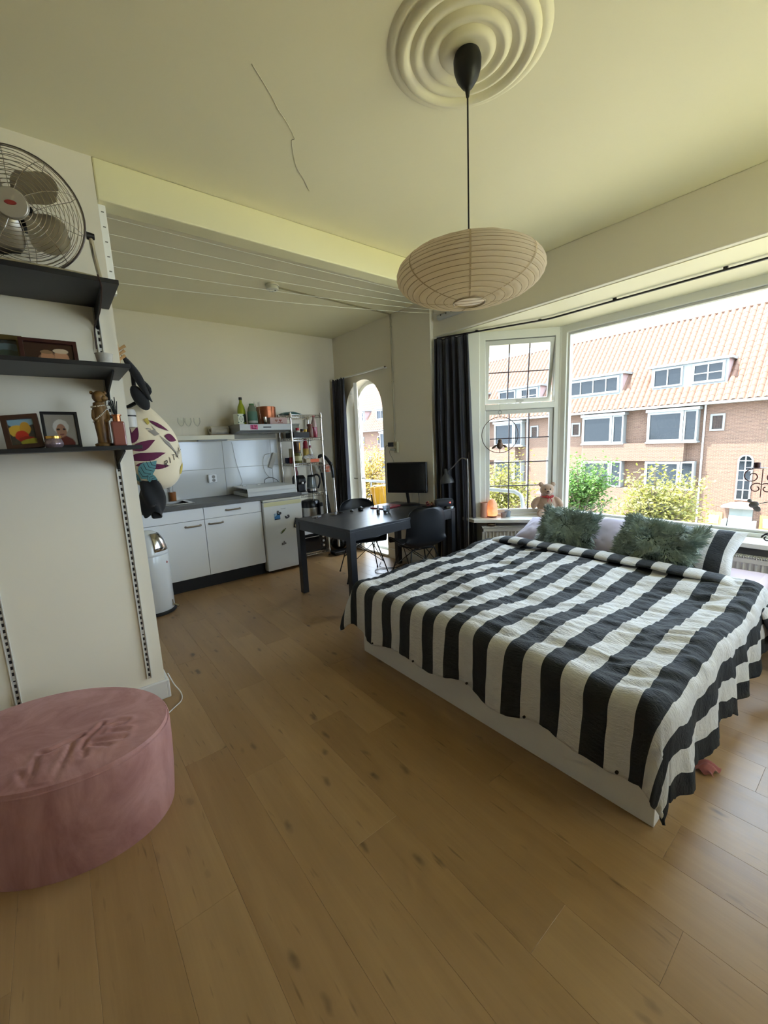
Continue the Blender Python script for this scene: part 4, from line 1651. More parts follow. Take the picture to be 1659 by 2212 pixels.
M_CARVE = carve_mat()
t = thing('wooden_figure', 'carved wooden animal figure standing beside the copper diffuser', 'figurine', (0.210, 2.37, FZ3))
G().lathe([(0.036, 0.0), (0.038, 0.012), (0.026, 0.018), (0.024, 0.04), (0.028, 0.09), (0.031, 0.13), (0.029, 0.17), (0.024, 0.19), (0.023, 0.20), (0.001, 0.21)], (0, 0, 0), 18, sx=1.0, sy=0.9).build('body', M_CARVE, t, smooth=True)
G().ell((0.004, -0.006, 0.226), (0.028, 0.030, 0.028), 14, 10).ell((0.022, -0.022, 0.219), (0.016, 0.018, 0.013), 12, 8).build('head', M_CARVE, t, smooth=True)
for s in (-1, 1):
    G().ell((0.004 + s * 0.026, 0.004, 0.246), (0.008, 0.005, 0.008), 10, 6).build('ear', M_CARVE, t, smooth=True)
    G().tube(smoothpath([(s * 0.026, -0.008, 0.165), (s * 0.030, -0.02, 0.13), (s * 0.014, -0.032, 0.115)], 5), 0.007, 7).build('arm', M_CARVE, t, smooth=True)
t = thing('pearl_necklace', 'pearl necklace wound round the carved wooden figure', 'necklace', (0.210, 2.37, FZ3 + 0.1))
pts = smoothpath([(-0.030, 0, 0.082), (-0.012, -0.031, 0.082), (0.022, -0.028, 0.088), (0.034, 0.0, 0.09), (0.012, 0.030, 0.086), (-0.022, 0.026, 0.08)], 6, closed=True)
pts2 = smoothpath([(0.030, -0.016, 0.076), (0.008, -0.034, 0.050), (-0.020, -0.032, 0.026), (-0.032, -0.012, 0.012)], 10)
pearl = G().ell((0, 0, 0), (0.0032, 0.0032, 0.0032), 8, 6).mesh('pearl', mat('pearl', 'D8D2C4', 0.2), smooth=True)
last = None
for p in list(pts) + list(pts2):
    if last is None or (p - last).length > 0.0058:
        o = bpy.data.objects.new('pearl', pearl)
        COL.objects.link(o)
        o.parent = t
        o.location = p
        last = p

t = thing('reed_diffuser', 'copper-necked pink reed diffuser bottle at the end of the lowest shelf', 'diffuser', (0.268, 2.33, FZ3))
g = G().box((-0.0265, -0.0265, 0.0), (0.0265, 0.0265, 0.112))
g.build('bottle', mat('rose_glass', '8C4E40', 0.28, coat=0.4), t, bevel=0.006)
G().lathe([(0.017, 0.112), (0.0165, 0.138), (0.021, 0.139), (0.021, 0.144), (0.001, 0.144)], (0, 0, 0), 20).build('neck', mat('copper', 'B0714E', 0.25, 1.0), t, smooth=True)
for (dx, dy, hh) in ((-0.022, -0.004, 0.205), (-0.014, 0.008, 0.21), (-0.010, -0.008, 0.212), (-0.004, 0.010, 0.208), (0.002, 0.0, 0.224), (0.010, 0.004, 0.206)):
    G().cyl((dx * 0.3, dy * 0.3, 0.140), (dx, dy, hh), 0.0022, n=6).build('reed', mat('reed_black', '131211', 0.7), t)

# ================================================================ things hung behind the partition edge
M_BLACKCLOTH = fabric('black_cloth', '0E0D0E', 0.9)
t = thing('coat_hook', 'light wooden coat hooks peeping out behind the partition edge', 'coat hook', (0.358, 2.70, 1.86))
G().box((-0.003, -0.012, 0.0), (0.008, 0.03, 0.17)).build('board', mat('hook_wood', 'C09A6A', 0.5), t, bevel=0.002)
for i, z in enumerate((0.028, 0.095, 0.12, 0.145)):
    G().cyl((0.006, 0.0, z), (0.034 + 0.006 * (i == 3), -0.012, z + 0.022), 0.006, 0.008, n=10).build('peg', mat('hook_wood'), t, smooth=True)

# tote bag: bulging body, surface fn y(x, z)
BX, BYc, BZ = 0.455, 2.905, 1.475
BA, BB, BC = 0.178, 0.135, 0.258


def bag_prof(v):
    # half width factor along height v in -1 (bottom) .. 1 (top)
    if v < 0:
        return math.sqrt(max(0, 1 - (abs(v)) ** 2.3))
    return (1 - 0.66 * v ** 2.4)


def bag_pt(u, v, off=0.0):
    """u in -1..1 across the face towards the camera, v -1..1"""
    k = bag_prof(v)
    a = u * PI / 2
    shift = 0.02 - 0.035 * v
    x = BX + shift + (BA * k + off) * math.sin(a)
    y = BYc - (BB * k + off) * math.cos(a)
    z = BZ + BC * v + 0.004 * math.sin(7 * a + 5 * v)
    return Vector((x, y, z))


bag = thing('tote_bag', 'bulging cream tote bag printed with purple leaves hung at the partition edge', 'bag', (BX, BYc, BZ - BC))
bl_ = Vector(bag.location)


def bagsurf(u, v):
    a = 2 * PI * u
    vv = 2 * v - 1
    k = max(0.02, bag_prof(vv))
    wr = 0.004 * math.sin(5 * a + 6 * vv) * (0.3 + max(0, vv))
    return Vector((BX + 0.02 - 0.035 * vv + (BA * k + wr) * math.sin(a), BYc - (BB * k + wr) * math.cos(a), BZ + BC * vv)) - bl_


G().grid(bagsurf, 64, 30).build('bag_body', fabric('cream_canvas', 'DCCDAE', 0.85, 0.25), bag, smooth=True, angle=180)
for s in (-1, 1):
    top = bag_pt(0.5 * s, 0.95)
    g = G()
    pth = smoothpath([top - bl_, Vector((0.47 - 0.03 * s, 2.80 + 0.04 * s, 1.80)) - bl_, Vector((0.42, 2.74, 1.90)) - bl_, Vector((0.388, 2.70, 1.965)) - bl_], 6)
    g.tube(pth, 0.011, 8)
    g.build('handle', M_BLACKCLOTH, bag, smooth=True)


def decal(poly, m, name, off=0.0040, n=1):
    """print lying on the bag face: polygon in (u, v), densified"""
    pts = []
    for i in range(len(poly)):
        a, b = Vector(poly[i]), Vector(poly[(i + 1) % len(poly)])
        for k in range(n):
            pts.append(a.lerp(b, k / n))
    c = sum(pts, Vector((0, 0))) / len(pts)
    vs = [bag_pt(c.x, c.y, off) - bl_]
    rings = (0.34, 0.67, 1.0)
    for r in rings:
        vs += [bag_pt(*(c + (p - c) * r), off) - bl_ for p in pts]
    m_ = len(pts)
    fs = [(0, 1 + i, 1 + (i + 1) % m_) for i in range(m_)]
    for q in range(len(rings) - 1):
        a_, b_ = 1 + q * m_, 1 + (q + 1) * m_
        fs += [(a_ + i, b_ + i, b_ + (i + 1) % m_, a_ + (i + 1) % m_) for i in range(m_)]
    return G().add(vs, fs).build(name, m, bag, smooth=True, angle=180)


def leafpoly(p, q, w, n=8):
    p, q = Vector(p), Vector(q)
    d = q - p
    nrm = Vector((-d.y, d.x)).normalized()
    L = [p + d * (i / n) + nrm * (w * math.sin(PI * (i / n) ** 0.8)) for i in range(n + 1)]
    Rr = [p + d * (i / n) - nrm * (w * math.sin(PI * (i / n) ** 0.8)) for i in range(n - 1, 0, -1)]
    return L + Rr


M_PUR = mat('print_purple', '5E1E3E', 0.85)
M_TEAL = mat('print_teal', '5B8C90', 0.85)
M_YEL = mat('print_yellow', 'B9A24A', 0.85)
M_INK = mat('print_ink', '241A1A', 0.85)
for p, q, w in (((-0.38, 0.10), (-0.36, 0.62), 0.075), ((-0.34, 0.14), (-0.16, 0.50), 0.075), ((-0.40, -0.02), (0.10, 0.18), 0.095), ((-0.46, -0.02), (-0.74, 0.30), 0.085),
                ((-0.50, -0.22), (0.24, -0.12), 0.10), ((-0.42, -0.36), (0.28, -0.42), 0.075), ((0.34, 0.30), (0.66, 0.16), 0.085), ((0.14, 0.66), (0.52, 0.38), 0.045)):
    decal(leafpoly(p, q, w), M_PUR, 'printed_leaf')
for p, q, w in (((-0.44, -0.66), (0.02, -0.26), 0.15), ((-0.30, -0.56), (-0.06, -0.86), 0.11), ((-0.55, -0.78), (-0.64, -0.34), 0.12)):
    decal(leafpoly(p, q, w), M_TEAL, 'printed_leaf', 0.0048)
    pp, qq = Vector(p), Vector(q)
    dd = (qq - pp)
    nn_ = Vector((-dd.y, dd.x)).normalized()
    for k in range(1, 6):
        c = pp + dd * (k / 6.5)
        for s in (-1, 1):
            e = c + nn_ * (s * w * 0.75) + dd * 0.12
            decal([c, e, e - dd * 0.02, c - dd * 0.025], M_INK, 'leaf_vein', 0.0056)
decal(leafpoly((0.66, -0.62), (0.80, -0.36), 0.10), M_YEL, 'printed_leaf')
decal([(0.02, 0.66), (0.14, 0.72), (0.13, 0.60), (0.06, 0.54)], M_YEL, 'printed_leaf')
# the sketched bird
for poly in ([(0.02, 0.40), (0.16, 0.44), (0.24, 0.34), (0.12, 0.28)], [(0.02, 0.46), (0.10, 0.45), (0.09, 0.43), (-0.02, 0.43)], [(0.22, 0.32), (0.40, 0.14), (0.52, -0.08), (0.58, -0.26), (0.46, -0.06), (0.30, 0.12)], [(0.12, 0.58), (0.16, 0.44), (0.20, 0.42)]):
    decal(poly, mat('print_grey', '8A8378', 0.85), 'printed_bird')
# lettering that runs up the swell of the bag
LET = {'R': [((0, 0), (0, 1)), ((0, 1), (.7, .95)), ((.7, .95), (.7, .6)), ((.7, .6), (0, .5)), ((.25, .5), (.75, 0))], 'I': [((0.2, 0), (0.2, 1))], 'T': [((.4, 0), (.4, 1)), ((0, 1), (.8, 1))],
       'U': [((0, 1), (0, .2)), ((0, .2), (.35, 0)), ((.35, 0), (.7, .2)), ((.7, .2), (.7, 1))], 'A': [((0, 0), (.4, 1)), ((.4, 1), (.8, 0)), ((.2, .4), (.6, .4))], 'L': [((0, 1), (0, 0)), ((0, 0), (.6, 0))],
       'S': [((.7, .85), (.3, 1)), ((.3, 1), (0, .75)), ((0, .75), (.65, .3)), ((.65, .3), (.35, 0)), ((.35, 0), (0, .15))]}
for i, ch in enumerate('RITUALS'):
    u0, v0 = 0.17 + 0.115 * i - (0.05 if i > 1 else 0) * 0.4, -0.44 + 0.075 * i
    su, sv = 0.085, 0.13
    for (a, b) in LET[ch]:
        A = Vector((u0 + a[0] * su, v0 + a[1] * sv + a[0] * 0.03))
        B_ = Vector((u0 + b[0] * su, v0 + b[1] * sv + b[0] * 0.03))
        d = (B_ - A).normalized()
        nn_ = Vector((-d.y, d.x)) * 0.008
        decal([A - nn_, B_ - nn_, B_ + nn_, A + nn_], M_INK, 'printed_letter', 0.0046)

# black garment below the bag, black strap bag above
t = thing('black_garment', 'black garment hanging below the tote bag', 'clothing', (0.45, 2.86, 1.05))
g = G()


def garm(u, v):
    a = 2 * PI * u
    w = 0.068 + 0.014 * math.sin(3 * v + 1) - 0.030 * (1 - v) ** 2
    f = 0.008 * math.sin(4 * a + 7 * v)
    return (0.012 * v + (w + f) * math.cos(a), (0.05 + f) * math.sin(a), 0.03 + 0.21 * v + (0.018 * math.sin(3 * a) if v < 0.2 else 0))


G().grid(garm, 40, 16).build('garment_body', M_BLACKCLOTH, t, smooth=True, angle=180)
G().box((-0.01, -0.02, 0.0), (0.045, 0.03, 0.05)).build('cuff', M_BLACKCLOTH, t, bevel=0.008)
t = thing('black_bag', 'black strap bag hanging above the tote bag', 'bag', (0.42, 2.75, 1.72))
pth = smoothpath([(-0.030, -0.045, 0.250), (0.005, -0.035, 0.19), (0.04, -0.01, 0.11), (0.075, 0.02, 0.03)], 6)


def strap(u, v):
    i = min(len(pth) - 1, int(round(v * (len(pth) - 1))))
    w = (0.030 + 0.028 * math.sin(PI * min(1.0, v * 1.15))) * (u - 0.5) * 2
    return pth[i] + Vector((0.55 * w, 0.1 * w - 0.012 * math.cos(PI * (u - 0.5)), -0.25 * w))


o = G().grid(strap, 8, len(pth) - 1).build('strap', M_BLACKCLOTH, t, smooth=True, angle=180)
o.modifiers.new('solid', 'SOLIDIFY').thickness = 0.006
G().ell((0.03, 0.03, 0.045), (0.038, 0.03, 0.075), 16, 10, rotmat('Y', -25)).build('bag_body', M_BLACKCLOTH, t, smooth=True)
t = thing('thermos', 'white drinking bottle sticking out of the tote bag', 'bottle', (0.385, 2.79, 1.60))
G().lathe([(0.032, 0), (0.034, 0.01), (0.034, 0.085), (0.028, 0.10), (0.001, 0.102)], (0, 0, 0), 20).build('bottle_body', mat('pale_plastic', 'B9B6B0', 0.4), t, smooth=True)
G().lathe([(0.0345, 0.06), (0.0345, 0.068), (0.033, 0.068)], (0, 0, 0), 20).build('dark_band', mat('knob_black'), t, smooth=True)

# ================================================================ pouf
PCx, PCy = -0.135, 1.995
t = thing('pouf', 'oval dusty pink velvet pouf in front of the partition', 'pouf', (PCx, PCy, 0))


def velvet():
    k = NT('pink_velvet')
    f = k.noise(k.vmul(k.obj(), (5, 5, 2)), 1.0, 5, 0.65, 1.5)
    k.inp('Base Color', k.mix(k.ramp(f, [(0.35, (0, 0, 0, 1)), (0.65, (1, 1, 1, 1))]), lin('96655E'), lin('B0827C')))
    k.inp('Roughness', 0.75)
    k.inp('Sheen Weight', 0.5)
    k.inp('Sheen Tint', lin('C8A0A4'))
    k.inp('Sheen Roughness', 0.4)
    k.bump(k.noise(k.obj(), 420, 2), 0.15, 0.002)
    return k.m


M_VELVET = velvet()
PA, PB, PR = 0.425, 0.315, 35       # half axes and turn of the oval
ca, sa_ = math.cos(R(-38)), math.sin(R(-38))


def pouf_side(u, v):
    a = 2 * PI * u
    z = 0.375 * v
    f = 1.0 - 0.05 * (1 - v) ** 2 - (0.03 * max(0, v - 0.93) / 0.07)
    f += 0.004 * math.sin(9 * a) * v
    x, y = PA * f * math.cos(a), PB * f * math.sin(a)
    return (x * ca - y * sa_, x * sa_ + y * ca, z)


g = G().grid(pouf_side, 72, 22)
g.build('side', M_VELVET, t, smooth=True, angle=180)


STROKES = [[(-0.041, -0.142), (-0.014, -0.154), (0.034, -0.141), (0.063, -0.138), (0.085, -0.136)], [(0.051, -0.157), (0.039, -0.209), (0.015, -0.268), (-0.001, -0.309), (-0.008, -0.355)], [(-0.069, -0.319), (-0.038, -0.328), (-0.005, -0.329)], [(-0.05, -0.167), (-0.057, -0.226), (-0.063, -0.267), (-0.076, -0.301), (-0.075, -0.35)], [(-0.093, -0.208), (-0.082, -0.257), (-0.07, -0.294)], [(0.155, -0.101), (0.134, -0.127), (0.098, -0.165), (0.077, -0.212)], [(0.114, -0.196), (0.153, -0.214), (0.211, -0.241)], [(0.109, -0.212), (0.14, -0.236), (0.161, -0.254)], [(0.162, -0.116), (0.202, -0.114), (0.236, -0.135)], [(0.183, -0.144), (0.222, -0.147)], [(0.176, -0.174), (0.227, -0.203)], [(0.087, -0.221), (0.082, -0.262)]]
SEG = []
for st in STROKES:
    for a, b in zip(st[:-1], st[1:]):
        SEG.append((np.array(a), np.array(b)))


def crease(x, y):
    d = 1.0
    p = np.array((x, y))
    for a, b in SEG:
        ab = b - a
        tt = min(1, max(0, float((p - a) @ ab / (ab @ ab))))
        d = min(d, float(np.hypot(*(p - a - ab * tt))))
    return d


def pouf_top(u, v):
    a = 2 * PI * u
    r = v
    x, y = PA * 0.975 * r * math.cos(a), PB * 0.975 * r * math.sin(a)
    X, Y = x * ca - y * sa_, x * sa_ + y * ca
    dome = 0.020 * (1 - r ** 2.5)
    d = crease(X, Y) if r < 0.95 else 1
    z = 0.375 + dome - 0.0055 * math.exp(-(d / 0.007) ** 2) + 0.0038 * math.exp(-((d - 0.018) / 0.010) ** 2)
    return (X, Y, z)


G().grid(pouf_top, 150, 70).build('top', M_VELVET, t, smooth=True, angle=180)
g = G().tube([Vector(pouf_side(i / 72, 0.955)) * 1.0 for i in range(72)], 0.004, 6, closed=True)
g.build('piping', M_VELVET, t, smooth=True)

# white cable curling out of the skirting corner
g = G().tube(smoothpath([(0.378, 2.66, 0.13), (0.40, 2.64, 0.06), (0.425, 2.60, 0.008), (0.41, 2.52, 0.006), (0.36, 2.47, 0.006), (0.30, 2.42, 0.006), (0.27, 2.40, 0.006)], 7), 0.0032, 6)
tag(g.build('white_cable', mat('cable_white', 'D8D6D2', 0.5), smooth=True), 'white cable curling out from the skirting corner', 'cable')
# ================================================================ kitchen
_k = NT('thin_glass')
_k.t.nodes.remove(_k.b)
_tr = _k.n('BsdfTransparent', i_0=(0.995, 1.0, 0.995, 1))
_gl = _k.n('BsdfGlossy', i_Roughness=0.03)
_mx = _k.n('MixShader', i_0=_k.math('MULTIPLY', _k.n('Fresnel', i_IOR=1.3).outputs[0], 0.35))
_k.link(_tr.outputs[0], _mx.inputs[1])
_k.link(_gl.outputs[0], _mx.inputs[2])
_k.link(_mx.outputs[0], _k.t.nodes['Material Output'].inputs[0])
M_THIN = _k.m
M_KWHITE = mat('kitchen_white', 'ECEEF0', 0.35)
M_STEEL = mat('steel', 'B4B2AC', 0.28, 1.0)
M_PEWTER = mat('pewter', '8E847A', 0.35, 1.0)
YD = 4.51          # cabinet front plane


def bow_handle(parent, x0, x1, z, y):
    g = G().tube(smoothpath([(x0, y, z), (x0 + 0.006, y - 0.022, z), (x0 + 0.03, y - 0.027, z), (x1 - 0.03, y - 0.027, z), (x1 - 0.006, y - 0.022, z), (x1, y, z)], 5), 0.0085, 8)
    for x in (x0, x1):
        g.cyl((x, y + 0.001, z), (x, y - 0.004, z), 0.012, n=12)
    return g.build('handle', M_PEWTER, parent, smooth=True)


def cabinet(label, x0, x1, front_handle, door_handle):
    xc = (x0 + x1) / 2
    t = thing('kitchen_cabinet', label, 'cabinet', (xc, YD, 0), group='white base cabinets')
    w = (x1 - x0) / 2
    G().box((-w + 0.002, 0.019, 0.135), (w - 0.002, 0.54, 0.866 if front_handle else 0.70)).build('body', mat('carcass', 'C4C2BC', 0.6), t)
    fr = G().box((-w + 0.0025, 0.0, 0.7445), (w - 0.0025, 0.018, 0.866)).build('drawer' if front_handle else 'front_panel', M_KWHITE, t, bevel=0.0015)
    dr = G().box((-w + 0.0025, 0.0, 0.142), (w - 0.0025, 0.018, 0.7405)).build('door', M_KWHITE, t, bevel=0.0015)
    if front_handle:
        bow_handle(fr, front_handle[0] - xc, front_handle[1] - xc, 0.812, 0.0)
    if door_handle:
        bow_handle(dr, door_handle[0] - xc, door_handle[1] - xc, 0.688, 0.0)
    return t


cabinet('white sink cabinet with a plain upper front beside the pedal bin', 0.545, 1.17, None, (0.98, 1.125))
cabinet('white cabinet with a drawer between sink cabinet and fridge', 1.17, 1.793, (1.40, 1.55), (1.212, 1.352))
cabinet('white cabinet hidden behind the partition', -0.08, 0.545, None, (0.35, 0.50))
t = tag(G().box((-0.08, 4.562, 0.0), (1.793, 4.58, 0.134)).build('plinth', mat('plinth_black', '0D0D0D', 0.5)), 'black toe-kick board under the white cabinets', 'plinth')

# worktop with a hole for the sink
SX0, SX1, SY0, SY1 = 0.66, 1.10, 4.66, 4.99
g = G()
for a, b in (((-0.10, 4.48, 0.872), (SX0, YK, 0.912)), ((SX1, 4.48, 0.872), (2.29, YK, 0.912)), ((SX0, 4.48, 0.872), (SX1, SY0, 0.912)), ((SX0, SY1, 0.872), (SX1, YK, 0.912))):
    g.box(a, b)


def stone():
    k = NT('worktop_laminate')
    f = k.noise(k.obj(), 160, 3)
    k.inp('Base Color', k.mix(f, lin('34322F'), lin('57544E')))
    k.inp('Roughness', 0.38)
    return k.m


tag(g.build('worktop', stone()), 'dark grey speckled worktop running along the kitchen wall', 'worktop')
t = thing('sink', 'stainless steel sink let into the worktop', 'sink', (0.88, 4.825, 0.912))
w, h = (SX1 - SX0) / 2, (SY1 - SY0) / 2
fnz = lambda u, v, d: (u, v, d)
G().ring(rect(-w + 0.02, w - 0.02, -h + 0.02, h - 0.02), rect(-w - 0.025, w + 0.025, -h - 0.025, h + 0.025), 0.0, 0.005, fnz).build('rim', M_STEEL, t, bevel=0.002)
g = G()
g.ring(rect(-w + 0.004, w - 0.004, -h + 0.004, h - 0.004), rect(-w + 0.0015, w - 0.0015, -h + 0.0015, h - 0.0015), -0.15, -0.0005, fnz).box((-w + 0.004, -h + 0.004, -0.152), (w - 0.004, h - 0.004, -0.148))
g.build('basin', M_STEEL, t)
t = thing('tap', 'chrome kitchen tap behind the sink', 'tap', (0.84, 5.035, 0.913))
G().cyl((0, 0, 0), (0, 0, 0.04), 0.02, n=16).tube(smoothpath([(0, 0, 0.03), (0, 0, 0.16), (0, -0.03, 0.22), (0, -0.12, 0.21), (0, -0.15, 0.17)], 6), 0.010, 10).build('spout', M_CHROME, t, smooth=True)
G().tube([(0.015, 0, 0.05), (0.06, -0.02, 0.075)], 0.006, 8).build('lever', M_CHROME, t, smooth=True)
t = thing('beaker', 'orange-brown beaker standing by the sink', 'beaker', (1.005, 5.045, 0.913))
G().lathe([(0.030, 0.0), (0.034, 0.005), (0.036, 0.10), (0.033, 0.10), (0.029, 0.01), (0.001, 0.008)], (0, 0, 0), 20).build('cup', mat('amber_cup', '9C6438', 0.3), t, smooth=True)
t = thing('dish_brush', 'pale dish brush standing in the orange-brown beaker', 'brush', (1.0, 5.045, 0.925))
G().cyl((0, 0, 0), (-0.02, 0.005, 0.13), 0.006, n=8).build('handle', mat('pale_plastic'), t, smooth=True)
G().ell((-0.022, 0.005, 0.145), (0.018, 0.012, 0.02), 12, 8).build('head', mat('pale_plastic'), t, smooth=True)

# ---------------------------------------------------------------- wall tiles, socket
wf = bpy.data.objects['wall_far']


def tile_mat():
    k = NT('white_wall_tile')
    f = k.noise(k.pos(), 5, 2)
    k.inp('Base Color', lin('CFD2D2'))
    k.inp('Roughness', 0.12)
    k.bump(f, 0.05, 0.01)
    return k.m


M_TILEW = tile_mat()
for x0, x1 in ((-0.18, 0.418), (0.42, 1.018), (1.02, 1.608), (1.61, 2.208), (2.21, 2.30)):
    for z0, z1 in ((0.912, 1.234), (1.236, 1.556)):
        G().box((x0 + 0.0015, YK - 0.008, z0 + 0.001), (x1 - 0.0015, YK, z1 - 0.001)).build('tile', M_TILEW, wf, bevel=0.001)
G().box((-0.18, YK - 0.004, 0.912), (2.30, YK, 1.556)).build('grout', mat('grout', 'A8A69E', 0.8), wf)
t = thing('wall_socket', 'white double wall socket on the kitchen tiles', 'socket', (1.45, YK - 0.008, 1.126))
G().box((-0.046, -0.045, -0.047), (0.046, 0.0, 0.047)).build('plate', M_KWHITE, t, bevel=0.005)
for dx, dz in ((0.008, 0.019), (0.008, -0.021)):
    o = G().lathe([(0.019, 0.0), (0.019, 0.002), (0.015, 0.0025), (0.014, -0.004)], (dx, -0.0455, dz), 18, rotmat('X', 90)).build('outlet', mat('socket_shadow', '9A9A98', 0.5), t, smooth=True)
    for s in (-1, 1):
        G().cyl((dx + s * 0.0075, -0.049, dz), (dx + s * 0.0075, -0.046, dz), 0.0025, n=8).build('hole', mat('slot_dark'), o)

# ---------------------------------------------------------------- fridge with magnets
YF = 4.465
fr = thing('fridge', 'white under-counter fridge covered with magnets', 'fridge', (2.037, YF, 0))
G().box((-0.237, 0.055, 0.03), (0.237, 0.56, 0.862)).build('body', mat('fridge_side', 'C8C8C4', 0.4), fr, bevel=0.004)
fd = G().box((-0.24, 0.0, 0.035), (0.24, 0.05, 0.842)).build('door', mat('fridge_white', 'D2D4D2', 0.3), fr, bevel=0.008)
G().box((-0.232, -0.002, 0.790), (0.232, 0.0, 0.836)).build('grip_strip', mat('aged_strip', 'C9C69A', 0.5), fd)
G().box((-0.24, -0.004, 0.846), (0.24, 0.05, 0.868)).build('top_trim', mat('cream_trim', 'CFCDBE', 0.4), fr, bevel=0.002)
for sx in (-1, 1):
    G().cyl((sx * 0.2, 0.1, 0), (sx * 0.2, 0.1, 0.03), 0.018, n=10).build('foot', mat('plinth_black'), fr)
g = G()
x = -0.03
for k in range(6):
    g.tube([(x, -0.001, 0.742), (x + 0.003, -0.001, 0.752 + 0.004 * (k in (0, 5))), (x + 0.006, -0.001, 0.742)], 0.0008, 4)
    x += 0.010
g.build('logo', mat('logo_grey', '7C7E80', 0.5), fd)


def magnet(label, x, z, poly, m, extra=(), rot=0.0):
    t = thing('fridge_magnet', label, 'magnet', (x, YF, z), group='magnets on the fridge')
    c, s = math.cos(rot), math.sin(rot)
    fn = lambda u, v, d: (u * c - v * s, d, u * s + v * c)
    G().prism(poly, -0.0045, -0.0005, fn).build('plate', m, t)
    for (pl, mm, nm) in extra:
        G().prism(pl, -0.0058, -0.0044, fn).build(nm, mm, t)
    return t


R_ = lambda a, b: [(-a, -b), (a, -b), (a, b), (-a, b)]
M_SEA = mat('magnet_blue', '2F6C9C', 0.4, grain=0.5, gscale=60)
magnet('square blue picture magnet on the fridge door', 1.955, 0.664, R_(0.035, 0.036), M_SEA, (([(-0.034, 0.0), (-0.01, 0.012), (0.0, 0.034), (-0.034, 0.034)], mat('magnet_pale', '8FA6B4', 0.5), 'cloud'), ([(-0.034, -0.036), (0.034, -0.036), (0.034, -0.028), (-0.034, -0.028)], mat('magnet_dark', '26262A', 0.5), 'border')))
magnet('small dark metal magnet overlapping the blue picture', 1.975, 0.700, [(0, -0.028), (0.03, 0.002), (0.03, 0.018), (0.014, 0.026), (0.0, 0.014), (-0.014, 0.026), (-0.03, 0.018), (-0.03, 0.002)], mat('magnet_iron', '4A4642', 0.4, 0.4), ((R_(0.006, 0.008), mat('magnet_pale'), 'inlay'),), R(-35))
magnet('small black and grey magnet beside the blue one', 2.078, 0.646, [(-0.030, 0.018), (-0.024, -0.016), (-0.006, -0.022), (0.026, -0.014), (0.030, 0.002), (0.022, 0.024), (0.014, 0.008), (0.006, 0.026), (0.0, 0.004), (-0.012, 0.010)], mat('magnet_dark'), ((R_(0.010, 0.008), mat('magnet_mid', '8B8686', 0.5), 'inlay'),), R(8))
magnet('green bottle-shaped magnet stuck slantwise on the fridge', 2.018, 0.486, [(-0.046, -0.010), (0.006, -0.010), (0.022, -0.004), (0.040, -0.004), (0.040, 0.004), (0.022, 0.004), (0.006, 0.010), (-0.046, 0.010)], mat('magnet_green', '55633A', 0.35), (([(-0.038, -0.0095), (-0.032, -0.0095), (-0.032, 0.0095), (-0.038, 0.0095)], mat('magnet_pale'), 'label_band'),), R(38))
magnet('small grey magnet lowest on the fridge', 2.012, 0.338, [(-0.028, -0.018), (0.026, -0.014), (0.026, 0.002), (0.014, 0.006), (0.010, 0.024), (0.0, 0.026), (-0.004, 0.008), (-0.028, 0.006)], mat('magnet_stone', '6E6660', 0.6), ((R_(0.018, 0.006), mat('magnet_mid'), 'inlay'),), R(4))
magnet('tall black magnet with a cream oval beside the table corner', 2.190, 0.556, R_(0.028, 0.058), mat('magnet_dark'), (([(0.016 * math.cos(a * PI / 8), -0.03 + 0.022 * math.sin(a * PI / 8)) for a in range(16)], mat('magnet_cream', 'B9B292', 0.5), 'oval'), (R_(0.014, 0.008), mat('magnet_mid'), 'inlay')), R(-14))

# ---------------------------------------------------------------- hob with lid
hb = thing('gas_hob', 'white table-top gas hob with its sloping lid closed', 'hob', (1.965, 4.79, 0.913))
M_HOB = mat('hob_enamel', 'CDD0D0', 0.3)
G().box((-0.295, -0.24, 0.0), (0.295, 0.24, 0.038)).build('tray', M_HOB, hb, bevel=0.004)
g = G().prism([(-0.24, 0.055), (-0.225, 0.092), (0.235, 0.100), (0.24, 0.094), (0.24, 0.088), (-0.215, 0.082), (-0.228, 0.055)], -0.295, 0.295, lambda u, v, d: (d, u, v))
g.build('lid', M_HOB, hb)
G().prism([(-0.238, 0.034), (-0.240, 0.055), (-0.222, 0.055), (-0.222, 0.034)], -0.295, 0.295, lambda u, v, d: (d, u, v)).build('front_rail', M_HOB, hb)
G().box((0.285, -0.225, 0.036), (0.295, 0.235, 0.09)).build('side_wall', M_HOB, hb)
for x in (-0.15, 0.12):
    for y in (-0.1, 0.1):
        bn = G().cyl((x, y, 0.038), (x, y, 0.055), 0.035, n=18).build('burner', mat('burner_black', '1C1C1C', 0.6), hb, smooth=True)
        g = G()
        for a in range(4):
            g.bar((x + 0.02 * math.cos(a * PI / 2), y + 0.02 * math.sin(a * PI / 2), 0.064), (x + 0.085 * math.cos(a * PI / 2), y + 0.085 * math.sin(a * PI / 2), 0.064), 0.006, 0.006)
        g.tube([(x + 0.085 * math.cos(a * PI / 10), y + 0.085 * math.sin(a * PI / 10), 0.062) for a in range(20)], 0.003, 5, closed=True)
        g.build('pan_support', mat('burner_black'), bn)
G().tube(smoothpath([(0.10, 0.22, 0.10), (0.12, 0.235, 0.15), (0.20, 0.24, 0.165), (0.27, 0.235, 0.13), (0.29, 0.235, 0.10)], 6), 0.004, 6).build('lid_wire', mat('motor_black'), hb, smooth=True)
for k, (xx, zz) in enumerate(((-0.2, 0.0), (-0.02, 0.0))):
    G().box((xx - 0.02, 0.10, 0.098), (xx + 0.02, 0.125, 0.108)).build('lid_hinge', M_HOB, hb)

